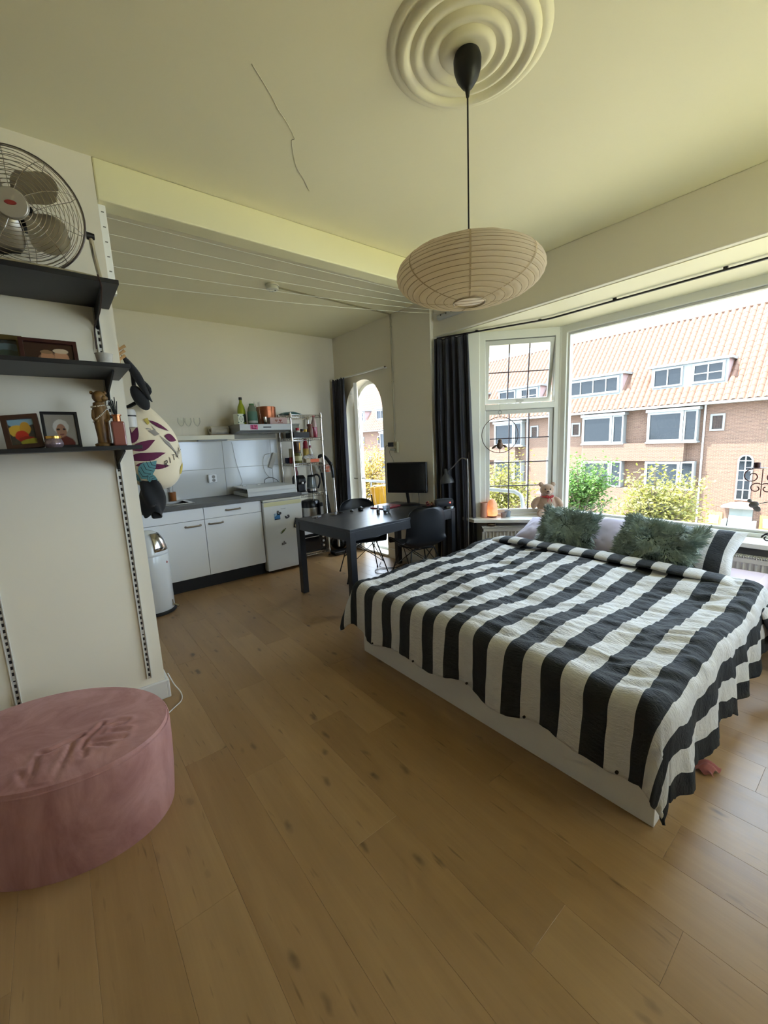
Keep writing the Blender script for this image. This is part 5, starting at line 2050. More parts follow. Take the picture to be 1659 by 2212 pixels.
# ---------------------------------------------------------------- wall shelf, hood and what stands on them
t = thing('wall_shelf', 'cream kitchen wall shelf above the tiles', 'shelf', (1.0, 4.98, 1.57))
G().box((-0.75, -0.10, 0.0), (0.70, 0.10, 0.05)).build('board', mat('cream_board', 'E4DFC8', 0.45), t, bevel=0.003)
G().box((0.30, -0.09, -0.014), (0.62, -0.02, -0.0005)).build('strip_light', mat('grey_strip', '8F908E', 0.4), t, bevel=0.003)

hd = thing('cooker_hood', 'flat steel cooker hood with a pink sticker', 'hood', (1.975, YK, 1.655))
g = G().prism([(-0.48, 0.0), (-0.48, 0.066), (0.0, 0.066), (0.0, -0.022), (-0.30, -0.022)], -0.305, 0.305, lambda u, v, d: (d, u, v))
g.build('hood_body', mat('hood_steel', '8E8E8C', 0.5, 0.85), hd)
G().box((-0.30, -0.478, 0.0665), (0.30, -0.0, 0.068)).build('top_plate', mat('hood_dark', '5A564E', 0.5, 0.4), hd)
G().box((-0.28, -0.29, -0.026), (0.28, -0.03, -0.0222)).build('filter', mat('filter_grey', '77746C', 0.5, 0.6), hd)
G().box((-0.035, -0.4815, 0.026), (0.06, -0.4802, 0.038)).build('switch_panel', mat('knob_black'), hd)
st = G().box((-0.185, -0.4813, 0.008), (-0.10, -0.4802, 0.060)).build('sticker', mat('sticker_pink', 'D24E84', 0.5), hd)
g = G().box((-0.168, -0.4818, 0.030), (-0.162, -0.4812, 0.054)).box((-0.174, -0.4818, 0.051), (-0.156, -0.4812, 0.055)).box((-0.174, -0.4818, 0.029), (-0.156, -0.4812, 0.033))
g.box((-0.172, -0.4818, 0.013), (-0.118, -0.4812, 0.020))
g.build('letter_i', mat('print_ink'), st)
hp = [(0, -0.016), (0.016, 0.0), (0.016, 0.008), (0.009, 0.013), (0.0, 0.007), (-0.009, 0.013), (-0.016, 0.008), (-0.016, 0.0)]
G().prism([(u - 0.126, v + 0.043) for u, v in hp], -0.4818, -0.4812, lambda u, v, d: (u, d, v)).build('heart', mat('heart_red', 'A8203A', 0.5), st)
tag(G().box((1.675, YK - 0.015, 1.575), (2.29, YK, 1.633)).build('wall_batten', mat('batten_grey', 'A5A294', 0.6)), 'grey batten on the wall under the cooker hood', 'batten')

HT = 1.7235
t = thing('tea_tin', 'hexagonal tin patterned with green diamonds on the cooker hood', 'tin', (1.712, 4.72, HT), rotz=0.1)
pts = [(0.062 * math.cos(R(60 * k)), 0.062 * math.sin(R(60 * k))) for k in range(6)]
tin = G().prism(pts, 0.0, 0.115, lambda u, v, d: (u, v, d)).build('tin_body', mat('tin_cream', 'D2D6BE', 0.4), t, bevel=0.002)
fy = -0.0538
M_TG = mat('tin_green', '3C5A48', 0.5)
for (cx_, cz_, r, mm) in ((0.0, 0.058, 0.034, M_TG), (-0.03, 0.02, 0.011, M_TG), (0.03, 0.02, 0.011, M_TG), (-0.03, 0.097, 0.011, M_TG), (0.03, 0.097, 0.011, M_TG)):
    G().prism([(cx_ - r * 0.75, cz_), (cx_, cz_ - r), (cx_ + r * 0.75, cz_), (cx_, cz_ + r)], fy - 0.0006, fy, lambda u, v, d: (u, d, v)).build('diamond', mm, tin)
G().prism([(-0.021, 0.058), (0, 0.030), (0.021, 0.058), (0, 0.086)], fy - 0.0012, fy - 0.0005, lambda u, v, d: (u, d, v)).build('label_field', mat('tin_cream'), tin)
G().box((-0.013, fy - 0.0018, 0.055), (0.013, fy - 0.0011, 0.060)).build('lettering', mat('tin_letter', '6A5A48', 0.6), tin)


def vessel(name, label, cat, loc, parts, group=None, n=24):
    t = thing(name, label, cat, loc, group=group)
    for pn, prof, m in parts:
        G().lathe(prof, (0, 0, 0), n).build(pn, m, t, smooth=True)
    return t


M_OIL = mat('green_bottle_glass', '9AA428', 0.12, coat=0.5)
vessel('bottle', 'tall green oil bottle on the cooker hood', 'bottle', (1.79, 4.83, HT), (('bottle_body', [(0.042, 0.0), (0.045, 0.01), (0.045, 0.16), (0.038, 0.205), (0.020, 0.245), (0.015, 0.265), (0.015, 0.285), (0.001, 0.286)], M_OIL), ('label_band', [(0.0455, 0.03), (0.0458, 0.031), (0.0458, 0.12), (0.0455, 0.121)], mat('bottle_label_dark', '2E3018', 0.6)), ('cap', [(0.017, 0.283), (0.018, 0.284), (0.018, 0.312), (0.001, 0.313)], mat('cap_dark', '2A2216', 0.5))))
vessel('bottle', 'clear flask with a green and white label on the cooker hood', 'bottle', (1.885, 4.75, HT), (('bottle_body', [(0.050, 0.0), (0.054, 0.01), (0.054, 0.13), (0.047, 0.18), (0.030, 0.215), (0.024, 0.22), (0.001, 0.221)], mat('pale_green_glass', '9DAE96', 0.12, trans=0.5)), ('label_band', [(0.0545, 0.045), (0.0549, 0.046), (0.0549, 0.145), (0.0545, 0.146)], mat('label_teal', '54796A', 0.6)), ('lower_label', [(0.0546, 0.018), (0.055, 0.019), (0.055, 0.042), (0.0546, 0.043)], mat('label_white', 'BFC4BC', 0.6)), ('cap', [(0.026, 0.219), (0.028, 0.221), (0.028, 0.236), (0.001, 0.237)], mat('cap_green', '4E7A4A', 0.5))))
t = vessel('glass_jar', 'clear glass jar holding dried stems on the cooker hood', 'jar', (1.985, 4.84, HT), (('jar_body', [(0.035, 0.0), (0.040, 0.006), (0.040, 0.12), (0.032, 0.15), (0.034, 0.24), (0.036, 0.27), (0.034, 0.27), (0.030, 0.15), (0.037, 0.12), (0.036, 0.01), (0.001, 0.008)], M_THIN),))
for k in range(4):
    G().tube(smoothpath([(0, 0, 0.02), (0.01 * (k - 1), 0.005 * k, 0.12), (0.025 * math.cos(k * 1.7), 0.02 * math.sin(k * 1.7), 0.2 + 0.02 * k)], 4), 0.0025, 5).build('dried_stem', mat('dry_stem', '6A5A34', 0.8), t)
t = thing('steel_cup', 'small steel measuring cup between jar and copper tin', 'cup', (2.0, 4.665, HT))
G().lathe([(0.016, 0), (0.018, 0.003), (0.020, 0.082), (0.018, 0.082), (0.015, 0.006), (0.001, 0.005)], (0, 0, 0), 18).build('cup_body', M_CHROME, t, smooth=True)
vessel('biscuit_tin', 'round copper-coloured biscuit tin behind the pink box', 'tin', (2.125, 4.905, HT), (('tin_body', [(0.108, 0.0), (0.110, 0.004), (0.110, 0.175), (0.112, 0.176), (0.112, 0.215), (0.108, 0.218), (0.001, 0.218)], mat('copper_paint', 'AE6844', 0.3, 0.6)),))
t = thing('cardboard_box', 'flat pale pink printed box in front of the copper tin', 'box', (2.155, 4.695, HT))
G().box((-0.108, -0.05, 0.0), (0.108, 0.05, 0.075)).build('box_body', mat('pale_pink_card', 'C4A8A4', 0.6), t, bevel=0.002)
for k, (xx, cc) in enumerate(((-0.03, '9A6A5A'), (0.02, '8C4A44'))):
    G().prism([(xx + 1.1 * u, 0.040 + 1.1 * v) for u, v in hp], -0.0512, -0.0502, lambda u, v, d: (u, d, v)).build('printed_heart', mat('box_print_%d' % k, cc, 0.6), t)
G().box((-0.01, -0.0512, 0.010), (0.05, -0.0502, 0.020)).build('printed_bar', mat('box_print_0'), t)
t = thing('paper_roll', 'unwound kitchen paper roll lying on the cream shelf', 'paper roll', (1.56, 4.965, 1.675))
Mx = rotmat('Z', 6) @ rotmat('Y', 90)
G().lathe([(0.018, -0.105), (0.046, -0.105), (0.048, -0.10), (0.048, 0.10), (0.046, 0.105), (0.018, 0.105)], (0, 0, 0), 24, Mx).build('roll', mat('tissue', 'C9C3B6', 0.9, bump=0.3, bscale=60), t, smooth=True)
G().lathe([(0.019, -0.1055), (0.012, -0.1055), (0.012, 0.1055), (0.019, 0.1055)], (0, 0, 0), 18, Mx).build('core', mat('card_tube', '3A3026', 0.8), t, smooth=True)
G().grid(lambda u, v: (-0.06 + 0.13 * u, -0.048 - 0.015 * math.sin(3 * v), 0.01 - 0.045 * v + 0.006 * math.sin(8 * u)), 8, 6).build('loose_sheet', mat('tissue'), t, smooth=True, angle=180)
t = thing('chopping_board', 'thin bamboo board under the paper roll', 'board', (1.565, 4.97, 1.621))
G().box((-0.125, -0.075, 0.0), (0.125, 0.075, 0.005)).build('plank', mat('bamboo', '9A7A48', 0.5), t)
for k, (xx, yy) in enumerate(((1.165, 4.97), (1.245, 5.0), (1.33, 4.97))):
    vessel('wine_glass', ('clear wine glass on the cream shelf nearest the tote bag', 'middle one of three clear wine glasses on the cream shelf', 'clear wine glass on the cream shelf nearest the paper roll')[k], 'glass', (xx, yy, 1.6205),
           (('bowl', [(0.004, 0.10), (0.022, 0.115), (0.036, 0.15), (0.033, 0.195), (0.0325, 0.195), (0.035, 0.15), (0.021, 0.117), (0.002, 0.104)], M_THIN), ('stem', [(0.032, 0.0), (0.030, 0.002), (0.004, 0.006), (0.003, 0.10), (0.001, 0.10)], M_THIN)), group='wine glasses on the cream shelf', n=20)

# cables on the tiles, wall box
g = G().tube(smoothpath([(1.72, 5.055, 1.535), (1.735, 5.06, 1.42), (1.75, 5.06, 1.30), (1.785, 5.06, 1.14), (1.80, 5.06, 1.05), (1.76, 5.06, 1.00), (1.72, 5.05, 0.99)], 6), 0.002, 5)
tag(g.build('thin_cable', mat('cable_grey', '9A9788', 0.6), smooth=True), 'thin grey cable hanging down the tiles under the hood', 'cable')
t = thing('extension_block', 'slanted white extension socket hanging beside the wire rack', 'socket', (2.215, 5.055, 1.29))
M_ = rotmat('Y', 24)
G().obox((0, 0, 0), (0.055, 0.03, 0.20), M_).build('block', mat('offwhite_plastic', 'BDBBB2', 0.5), t, bevel=0.004)
G().tube(smoothpath([(-0.03, 0, 0.09), (-0.10, -0.0, 0.07), (-0.13, 0, -0.03), (-0.11, 0, -0.14), (-0.05, 0, -0.22)], 6), 0.0025, 6).build('cord', mat('cable_grey'), t, smooth=True)

# ---------------------------------------------------------------- pedal bin
t = thing('pedal_bin', 'white round pedal bin with a chrome flap', 'bin', (0.575, 4.195, 0))
M_BIN = mat('bin_white', 'D8DADA', 0.25, coat=0.3)
G().lathe([(0.165, 0.0), (0.172, 0.004), (0.172, 0.022), (0.165, 0.03), (0.001, 0.03)], (0, 0, 0), 40).build('base_ring', mat('rubber_black', '151515', 0.6), t, smooth=True)
G().lathe([(0.158, 0.03), (0.160, 0.035), (0.160, 0.54), (0.158, 0.545)], (0, 0, 0), 40).build('barrel', M_BIN, t, smooth=True)
G().lathe([(0.162, 0.545), (0.164, 0.55), (0.164, 0.565), (0.160, 0.58), (0.155, 0.62), (0.138, 0.68), (0.105, 0.73), (0.055, 0.758), (0.001, 0.765)], (0, 0, 0), 40).build('dome_lid', M_BIN, t, smooth=True)
flap = [(0.166, 0.585), (0.160, 0.62), (0.143, 0.682), (0.110, 0.733), (0.098, 0.742)]
g = G().lathe(flap, (0, 0, 0), 12, a0=R(-80), a1=R(-32))
o = g.build('flap', M_CHROME, t, smooth=True)
md = o.modifiers.new('solid', 'SOLIDIFY')
md.thickness = 0.004
md.offset = 1
G().box((0.152, -0.006, 0.05), (0.166, 0.006, 0.11)).xf(Matrix.Rotation(R(-38), 4, 'Z')).build('pedal_bracket', M_CHROME, t)
G().tube([(0.155, 0, 0.065), (0.185, 0, 0.06), (0.215, 0, 0.045)], 0.011, 8).xf(Matrix.Rotation(R(-38), 4, 'Z')).build('pedal', M_CHROME, t, smooth=True)
G().prism([(-0.012, 0.470), (0, 0.458), (0.012, 0.470), (0, 0.482)], -0.1625, -0.1602, lambda u, v, d: (u, d, v)).xf(Matrix.Rotation(R(50), 4, 'Z')).build('red_badge', mat('badge_red', '8E3432', 0.5), t)

# ---------------------------------------------------------------- wire rack
RX0, RX1, RY0, RY1 = 2.335, 2.755, 4.70, 5.04
rk = thing('wire_rack', 'chrome wire shelving rack loaded with kitchen things', 'rack', (RX0, RY0, 0))
RW, RD = RX1 - RX0, RY1 - RY0
for x in (0, RW):
    for y in (0, RD):
        p = G().cyl((x, y, 0.012), (x, y, 1.862), 0.0125, n=12).build('post', M_CHROME, rk, smooth=True)
        G().lathe([(0.016, 0.0), (0.016, 0.008), (0.0125, 0.014)], (x, y, 0), 10).build('foot', mat('rubber_black'), p)
ZSH = (0.085, 0.47, 0.852, 1.245, 1.56, 1.842)
for z in ZSH:
    sh = G()
    for zz in (z - 0.006, z - 0.034):
        for a, b in (((0, 0), (RW, 0)), ((RW, 0), (RW, RD)), ((RW, RD), (0, RD)), ((0, RD), (0, 0))):
            sh.cyl((a[0], a[1], zz), (b[0], b[1], zz), 0.003, n=6)
    n = 14
    for i in range(n):
        x = RW * (i + 0.5) / n
        for y in (0, RD):
            sh.cyl((x - 0.012, y, z - 0.034), (x + 0.004, y, z - 0.006), 0.0022, n=5)
    for i in range(10):
        y = RD * (i + 0.5) / 10
        for x in (0, RW):
            sh.cyl((x, y - 0.012, z - 0.034), (x, y + 0.004, z - 0.006), 0.0022, n=5)
    o = sh.build('shelf', M_CHROME, rk)
    w_ = G()
    for i in range(18):
        x = RW * (i + 0.5) / 18
        w_.cyl((x, 0, z - 0.002), (x, RD, z - 0.002), 0.0018, n=5)
    w_.build('wires', M_CHROME, o)
    for x in (0, RW):
        for y in (0, RD):
            G().lathe([(0.0135, -0.045), (0.019, -0.04), (0.016, 0.008), (0.0135, 0.01)], (x, y, z), 12).build('collar', M_CHROME, o, smooth=True)


def on(z):
    return z + 0.0005


Z4, Z5, Z6, Z3, Z2_, Z1 = 1.245, 1.56, 1.842, 0.852, 0.47, 0.085
# fourth level: spice tray and bottles
t = thing('spice_tray', 'black tray of spices on the upper rack level', 'tray', (2.475, 4.82, on(Z5)))
fn3 = lambda u, v, d: (u, v, d)
G().ring(rect(-0.098, 0.098, -0.108, 0.108), rect(-0.105, 0.105, -0.115, 0.115), 0.0, 0.065, fn3).box((-0.1, -0.11, 0.0), (0.1, 0.11, 0.004)).build('tray_body', mat('tray_black', '1C1D1F', 0.5), t)
for (xx, yy, c1, c2, hh, lab) in ((2.44, 4.745, 'A82030', 'BFC0B2', 0.115, 'spice jar with a red cap in the black tray'), (2.505, 4.75, '2A201A', '8E6A40', 0.10, 'spice jar with a dark cap in the black tray'), (2.55, 4.75, 'C8A43A', '9A8A60', 0.095, 'spice jar with a yellow cap in the black tray')):
    vessel('spice_jar', lab, 'jar', (xx, yy, on(Z5) + 0.005), (('jar_body', [(0.020, 0.0), (0.022, 0.003), (0.022, hh * 0.7), (0.020, hh * 0.72), (0.001, hh * 0.72)], mat('spice_' + c2, c2, 0.4)), ('cap', [(0.0225, hh * 0.72), (0.0225, hh), (0.001, hh)], mat('cap_' + c1, c1, 0.5))), group='spice jars', n=16)
vessel('sauce_jar', 'brown preserve jar beside the red juice bottle', 'jar', (2.635, 4.78, on(Z5)), (('jar_body', [(0.040, 0.0), (0.042, 0.005), (0.040, 0.09), (0.032, 0.125), (0.030, 0.14), (0.001, 0.141)], mat('brown_preserve', '6A4230', 0.3)), ('cap', [(0.036, 0.139), (0.038, 0.142), (0.037, 0.168), (0.001, 0.169)], mat('brown_cap', '7C4A3C', 0.5))))
vessel('juice_bottle', 'slim bottle with red liquid at the end of the upper rack level', 'bottle', (2.705, 4.80, on(Z5)), (('liquid', [(0.037, 0.0), (0.040, 0.006), (0.040, 0.13), (0.001, 0.131)], mat('red_juice', '8C2A40', 0.15, coat=0.5)), ('bottle_neck', [(0.040, 0.131), (0.038, 0.16), (0.024, 0.21), (0.014, 0.235), (0.014, 0.25), (0.001, 0.25)], mat('pale_rose_glass', 'B49A92', 0.12)), ('cap', [(0.016, 0.249), (0.016, 0.272), (0.001, 0.273)], mat('cap_a82030', 'A82030', 0.5))))
t = thing('plastic_tub', 'clear storage tub at the back of the upper rack level', 'box', (2.47, 4.985, on(Z5)))
G().box((-0.10, -0.045, 0.0), (0.10, 0.04, 0.17)).build('tub_body', mat('frosted_plastic', 'B4B6A8', 0.3, trans=0.3), t, bevel=0.008)
G().box((-0.106, -0.05, 0.17), (0.106, 0.045, 0.185)).build('lid', mat('frosted_lid', 'C2C2B4', 0.4), t, bevel=0.004)
t = thing('food_pouch', 'teal food pouch lying on top of the wire rack', 'pouch', (2.41, 4.84, on(Z6)))
G().grid(lambda u, v: (-0.14 + 0.26 * u, -0.08 + 0.16 * v, 0.004 + 0.038 * (math.sin(PI * u) * math.sin(PI * v)) ** 0.6 + 0.004 * math.sin(9 * u + 3 * v)), 18, 12).grid(lambda u, v: (0.12 - 0.26 * u, -0.08 + 0.16 * v, 0.003), 4, 4).build('pouch_body', mat('teal_foil', '3E6A6E', 0.4), t, smooth=True, angle=180)
# third level
vessel('sauce_jar', 'tall jar with a cream label on the middle rack level', 'jar', (2.435, 4.79, on(Z4)), (('jar_body', [(0.050, 0.0), (0.053, 0.006), (0.053, 0.105), (0.044, 0.125), (0.001, 0.126)], mat('olive_jar', '5E5A2C', 0.25)), ('label_band', [(0.0535, 0.03), (0.054, 0.031), (0.054, 0.09), (0.0535, 0.091)], mat('cream_label', 'B4AE82', 0.6)), ('cap', [(0.046, 0.125), (0.047, 0.128), (0.047, 0.14), (0.001, 0.141)], mat('dark_lid', '3A2A1C', 0.5))))
t = thing('coffee_pack', 'dark brown coffee canister standing on the labelled jar', 'canister', (2.435, 4.79, on(Z4) + 0.142))
G().lathe([(0.043, 0.0), (0.045, 0.004), (0.045, 0.125), (0.001, 0.127)], (0, 0, 0), 24).build('canister_body', mat('dark_brown_pack', '3E2818', 0.35), t, smooth=True)
G().lathe([(0.0455, 0.02), (0.0458, 0.021), (0.0458, 0.11), (0.0455, 0.111)], (0, 0, 0), 6, a0=R(-75), a1=R(-20)).build('gold_band', mat('gold_foil', 'B98A3A', 0.3, 0.6), t, smooth=True)
vessel('bottle', 'red and yellow sauce bottle on the middle rack level', 'bottle', (2.585, 4.84, on(Z4)), (('bottle_body', [(0.034, 0.0), (0.037, 0.006), (0.037, 0.175), (0.030, 0.20), (0.001, 0.201)], mat('mustard_sauce', 'B0903A', 0.4)), ('shoulder', [(0.0375, 0.172), (0.031, 0.2005), (0.030, 0.25), (0.022, 0.265), (0.022, 0.30), (0.001, 0.301)], mat('red_sauce_cap', '8C1E2A', 0.4))))
vessel('bottle', 'small clear bottle with a dark red cap on the middle rack level', 'bottle', (2.665, 4.87, on(Z4)), (('bottle_body', [(0.032, 0.0), (0.034, 0.005), (0.034, 0.12), (0.014, 0.165), (0.013, 0.185), (0.001, 0.186)], mat('spirit_glass', 'B9B4A6', 0.12)), ('label_band', [(0.0345, 0.04), (0.0348, 0.041), (0.0348, 0.10), (0.0345, 0.101)], mat('label_grey', '7A6A62', 0.6)), ('cap', [(0.015, 0.185), (0.015, 0.215), (0.001, 0.216)], mat('cap_wine', '6E1A26', 0.5))))
t = thing('snack_box', 'flat box with an orange front on the middle rack level', 'box', (2.625, 4.745, on(Z4)))
G().box((-0.115, -0.04, 0.0), (0.115, 0.04, 0.045)).build('box_body', mat('beige_pack', 'A69A86', 0.6), t, bevel=0.003)
G().box((-0.055, -0.0412, 0.003), (0.07, -0.04, 0.042)).build('orange_front', mat('orange_print', 'C65A30', 0.5), t)
t = thing('food_bag', 'crumpled transparent food bag behind the orange box', 'bag', (2.60, 4.80, on(Z4) + 0.047))
G().grid(lambda u, v: (-0.09 + 0.18 * u, -0.02 + 0.05 * v, 0.05 * math.sin(PI * u) ** 0.5 * (1 - (2 * v - 1) ** 2) + 0.008 * math.sin(21 * u + 9 * v)), 22, 10).build('bag_film', mat('film', 'B4B0AC', 0.2, spec=0.8), t, smooth=True, angle=180)
t = thing('mug', 'dark blue packet at the back corner of the middle rack level', 'packet', (2.385, 4.95, on(Z4)))
G().box((-0.035, -0.03, 0.0), (0.035, 0.03, 0.07)).build('packet_body', mat('navy_pack', '1E2440', 0.5), t, bevel=0.006)
t.name = 'packet'
t = thing('packet', 'red and cream packet on the middle rack level near the post', 'packet', (2.40, 4.875, on(Z4)))
G().box((-0.03, -0.022, 0.0), (0.03, 0.022, 0.075)).build('red_half', mat('red_pack', '9A2624', 0.5), t, bevel=0.004)
G().box((-0.028, -0.02, 0.075), (0.028, 0.02, 0.185)).build('cream_half', mat('cream_pack', 'A89A6E', 0.5), t, bevel=0.004)
# second level: coffee machine, kettle, glass
M_BLK = mat('appliance_black', '151517', 0.25)
t = thing('coffee_machine', 'black capsule coffee machine on the rack beside the hob', 'coffee machine', (2.46, 4.83, on(Z3)))
G().prism([(-0.11, 0.0), (0.11, 0.0), (0.11, 0.20), (0.07, 0.235), (-0.02, 0.235), (-0.075, 0.20), (-0.085, 0.15), (-0.055, 0.13), (-0.055, 0.03), (-0.11, 0.025)], -0.055, 0.055, lambda u, v, d: (d, u, v)).build('housing', M_BLK, t, bevel=0.012, seg=3)
G().cyl((0, -0.075, 0.13), (0, -0.075, 0.155), 0.014, n=12).build('spout', M_CHROME, t, smooth=True)
G().box((-0.045, -0.115, 0.0), (0.045, -0.06, 0.028)).build('drip_tray', M_STEEL, t, bevel=0.003)
t = thing('kettle', 'glass electric kettle with a black handle on the wire rack', 'kettle', (2.63, 4.83, on(Z3)))
G().lathe([(0.062, 0.0), (0.068, 0.004), (0.068, 0.018), (0.001, 0.02)], (0, 0, 0), 28).build('power_base', M_BLK, t, smooth=True)
G().lathe([(0.064, 0.02), (0.066, 0.022), (0.066, 0.052), (0.064, 0.054)], (0, 0, 0), 28).build('steel_band', M_STEEL, t, smooth=True)
G().lathe([(0.064, 0.054), (0.065, 0.07), (0.058, 0.15), (0.050, 0.205), (0.047, 0.205), (0.055, 0.15), (0.062, 0.07), (0.001, 0.056)], (0, 0, 0), 28).build('glass_body', mat('kettle_glass', 'AEB9BC', 0.06, trans=0.75), t, smooth=True)
G().lathe([(0.050, 0.205), (0.051, 0.215), (0.040, 0.228), (0.001, 0.232)], (0, 0, 0), 28).build('lid', M_BLK, t, smooth=True)
G().tube(smoothpath([(0.035, -0.02, 0.222), (0.07, -0.035, 0.225), (0.095, -0.05, 0.19), (0.095, -0.05, 0.12), (0.070, -0.035, 0.05)], 6), 0.012, 10).build('handle', M_BLK, t, smooth=True)
vessel('drinking_glass', 'clear tumbler between hob and coffee machine', 'glass', (2.375, 4.94, on(Z3)), (('glass_wall', [(0.028, 0.0), (0.033, 0.11), (0.031, 0.11), (0.026, 0.008), (0.001, 0.007)], M_THIN),))
vessel('bottle', 'narrow dark red bottle behind the coffee machine', 'bottle', (2.50, 4.985, on(Z3)), (('bottle_body', [(0.022, 0.0), (0.024, 0.005), (0.024, 0.26), (0.012, 0.32), (0.012, 0.36), (0.001, 0.361)], mat('wine_red_glass', '6A1420', 0.2)),))
# first level: air fryer; lowest: mini oven
t = thing('air_fryer', 'black and steel air fryer on the rack level below the kettle', 'air fryer', (2.60, 4.85, on(Z2_)))
G().lathe([(0.118, 0.0), (0.125, 0.01), (0.128, 0.07), (0.128, 0.075)], (0, 0, 0), 28).build('base', M_BLK, t, smooth=True)
G().lathe([(0.128, 0.075), (0.129, 0.08), (0.129, 0.185), (0.128, 0.19)], (0, 0, 0), 28).build('steel_band', M_STEEL, t, smooth=True)
G().lathe([(0.129, 0.19), (0.128, 0.24), (0.110, 0.275), (0.07, 0.288), (0.001, 0.29)], (0, 0, 0), 28).build('lid', M_BLK, t, smooth=True)
G().box((0.045, -0.165, 0.03), (0.10, -0.10, 0.25)).build('handle', M_BLK, t, bevel=0.012)
G().box((0.055, -0.1665, 0.08), (0.09, -0.165, 0.20)).build('steel_inlay', M_STEEL, t)
t = thing('mini_oven', 'small black oven on the lowest rack level behind the table leg', 'oven', (2.545, 4.87, on(Z1)))
G().box((-0.19, -0.14, 0.0), (0.19, 0.15, 0.235)).build('housing', M_BLK, t, bevel=0.006)
dr = G().box((-0.175, -0.15, 0.02), (0.09, -0.141, 0.215)).build('door', mat('oven_glass', '0E0E10', 0.08), t)
G().tube([(-0.15, -0.165, 0.2), (0.07, -0.165, 0.2)], 0.005, 8).build('handle', M_STEEL, dr, smooth=True)
for z in (0.06, 0.12, 0.18):
    G().cyl((0.14, -0.141, z), (0.14, -0.16, z), 0.015, n=14).build('knob', M_STEEL, t, smooth=True)
t = thing('food_container', 'white lidded container between oven and air fryer', 'container', (2.46, 4.80, on(Z1) + 0.236))
G().box((-0.09, -0.07, 0.0), (0.09, 0.07, 0.045)).build('tub', mat('white_plastic', 'C2C4C4', 0.4), t, bevel=0.006)
G().box((-0.094, -0.074, 0.045), (0.094, 0.074, 0.053)).build('lid', mat('white_plastic'), t, bevel=0.003)
# basket clipped to the side of the rack
t = thing('wire_basket', 'small white wire basket with orange packets clipped to the rack', 'basket', (2.828, 4.80, 1.10))
M_WW = mat('white_wire', 'D4D6D0', 0.4)
g = G()
for z, s in ((0.0, 0.85), (0.045, 0.92), (0.088, 1.0)):
    g.tube([(-0.045 * s, -0.11 * s, z), (0.045 * s, -0.11 * s, z), (0.045 * s, 0.11 * s, z), (-0.045 * s, 0.11 * s, z)], 0.0025 if z < 0.08 else 0.004, 6, closed=True)
for i in range(9):
    y = -0.1 + 0.2 * i / 8
    g.tube([(-0.045, y, 0.088), (-0.038, y * 0.85, 0.0), (0.038, y * 0.85, 0.0), (0.045, y, 0.088)], 0.002, 5)
for i in range(4):
    x = -0.03 + 0.06 * i / 3
    g.tube([(x, -0.11, 0.088), (x * 0.85, -0.094, 0.0), (x * 0.85, 0.094, 0.0), (x, 0.11, 0.088)], 0.002, 5)
g.build('wires', M_WW, t)
G().tube([(-0.045, -0.05, 0.086), (-0.058, -0.05, 0.12), (-0.045, -0.05, 0.125)], 0.003, 6).build('hook', M_WW, t)
for k, (yy, c, nm) in enumerate(((-0.055, 'C25A28', 'orange packet in the white wire basket nearer the camera'), (0.0, '8A3A28', 'rust red packet in the white wire basket'), (0.05, 'C8C2B0', 'pale packet in the white wire basket nearest the wall'))):
    q = thing('packet', nm, 'packet', (2.828, 4.80 + yy, 1.104), group='packets in the wire basket')
    G().box((-0.03, -0.02, 0.0), (0.03, 0.02, 0.095)).build('packet_body', mat('packet_' + c, c, 0.5), q, bevel=0.006)

# ---------------------------------------------------------------- vacuum cleaner leaning by the rack
t = thing('vacuum_cleaner', 'upright silver vacuum tube with black hose beside the rack', 'vacuum cleaner', (2.86, 4.78, 0))
g = G().cyl((0.02, -0.13, 0.10), (0.0, -0.12, 1.06), 0.016, n=14)
g.build('tube', M_CHROME, t, smooth=True)
G().tube(smoothpath([(0.0, -0.12, 1.03), (0.0, -0.12, 1.10), (-0.005, -0.11, 1.16), (0.0, -0.08, 1.22)], 5), 0.019, 10).build('grip', M_BLK, t, smooth=True)
G().tube(smoothpath([(0.0, -0.10, 1.19), (-0.02, 0.0, 1.29), (-0.04, 0.10, 1.32), (0.0, 0.2, 1.25), (0.05, 0.2, 0.9), (0.10, 0.18, 0.5), (0.12, 0.12, 0.16)], 8), 0.021, 10).build('hose', mat('hose_black', '1A1A1C', 0.6), t, smooth=True)
G().obox((0.02, -0.17, 0.035), (0.26, 0.12, 0.05)).build('floor_head', M_BLK, t, bevel=0.015)
G().ell((0.13, 0.06, 0.105), (0.10, 0.14, 0.10), 20, 12).build('canister', M_BLK, t, smooth=True)
# ================================================================ table
def blackwood(name, c1, c2, rough=0.4):
    k = NT(name)
    f = k.noise(k.vmul(k.obj(), (3, 40, 40)), 1.0, 5, 0.6, 0.6)
    k.inp('Base Color', k.mix(f, lin(c1), lin(c2)))
    k.inp('Roughness', k.math('MULTIPLY_ADD', f, 0.12, rough - 0.05))
    k.bump(f, 0.12, 0.002)
    return k.m


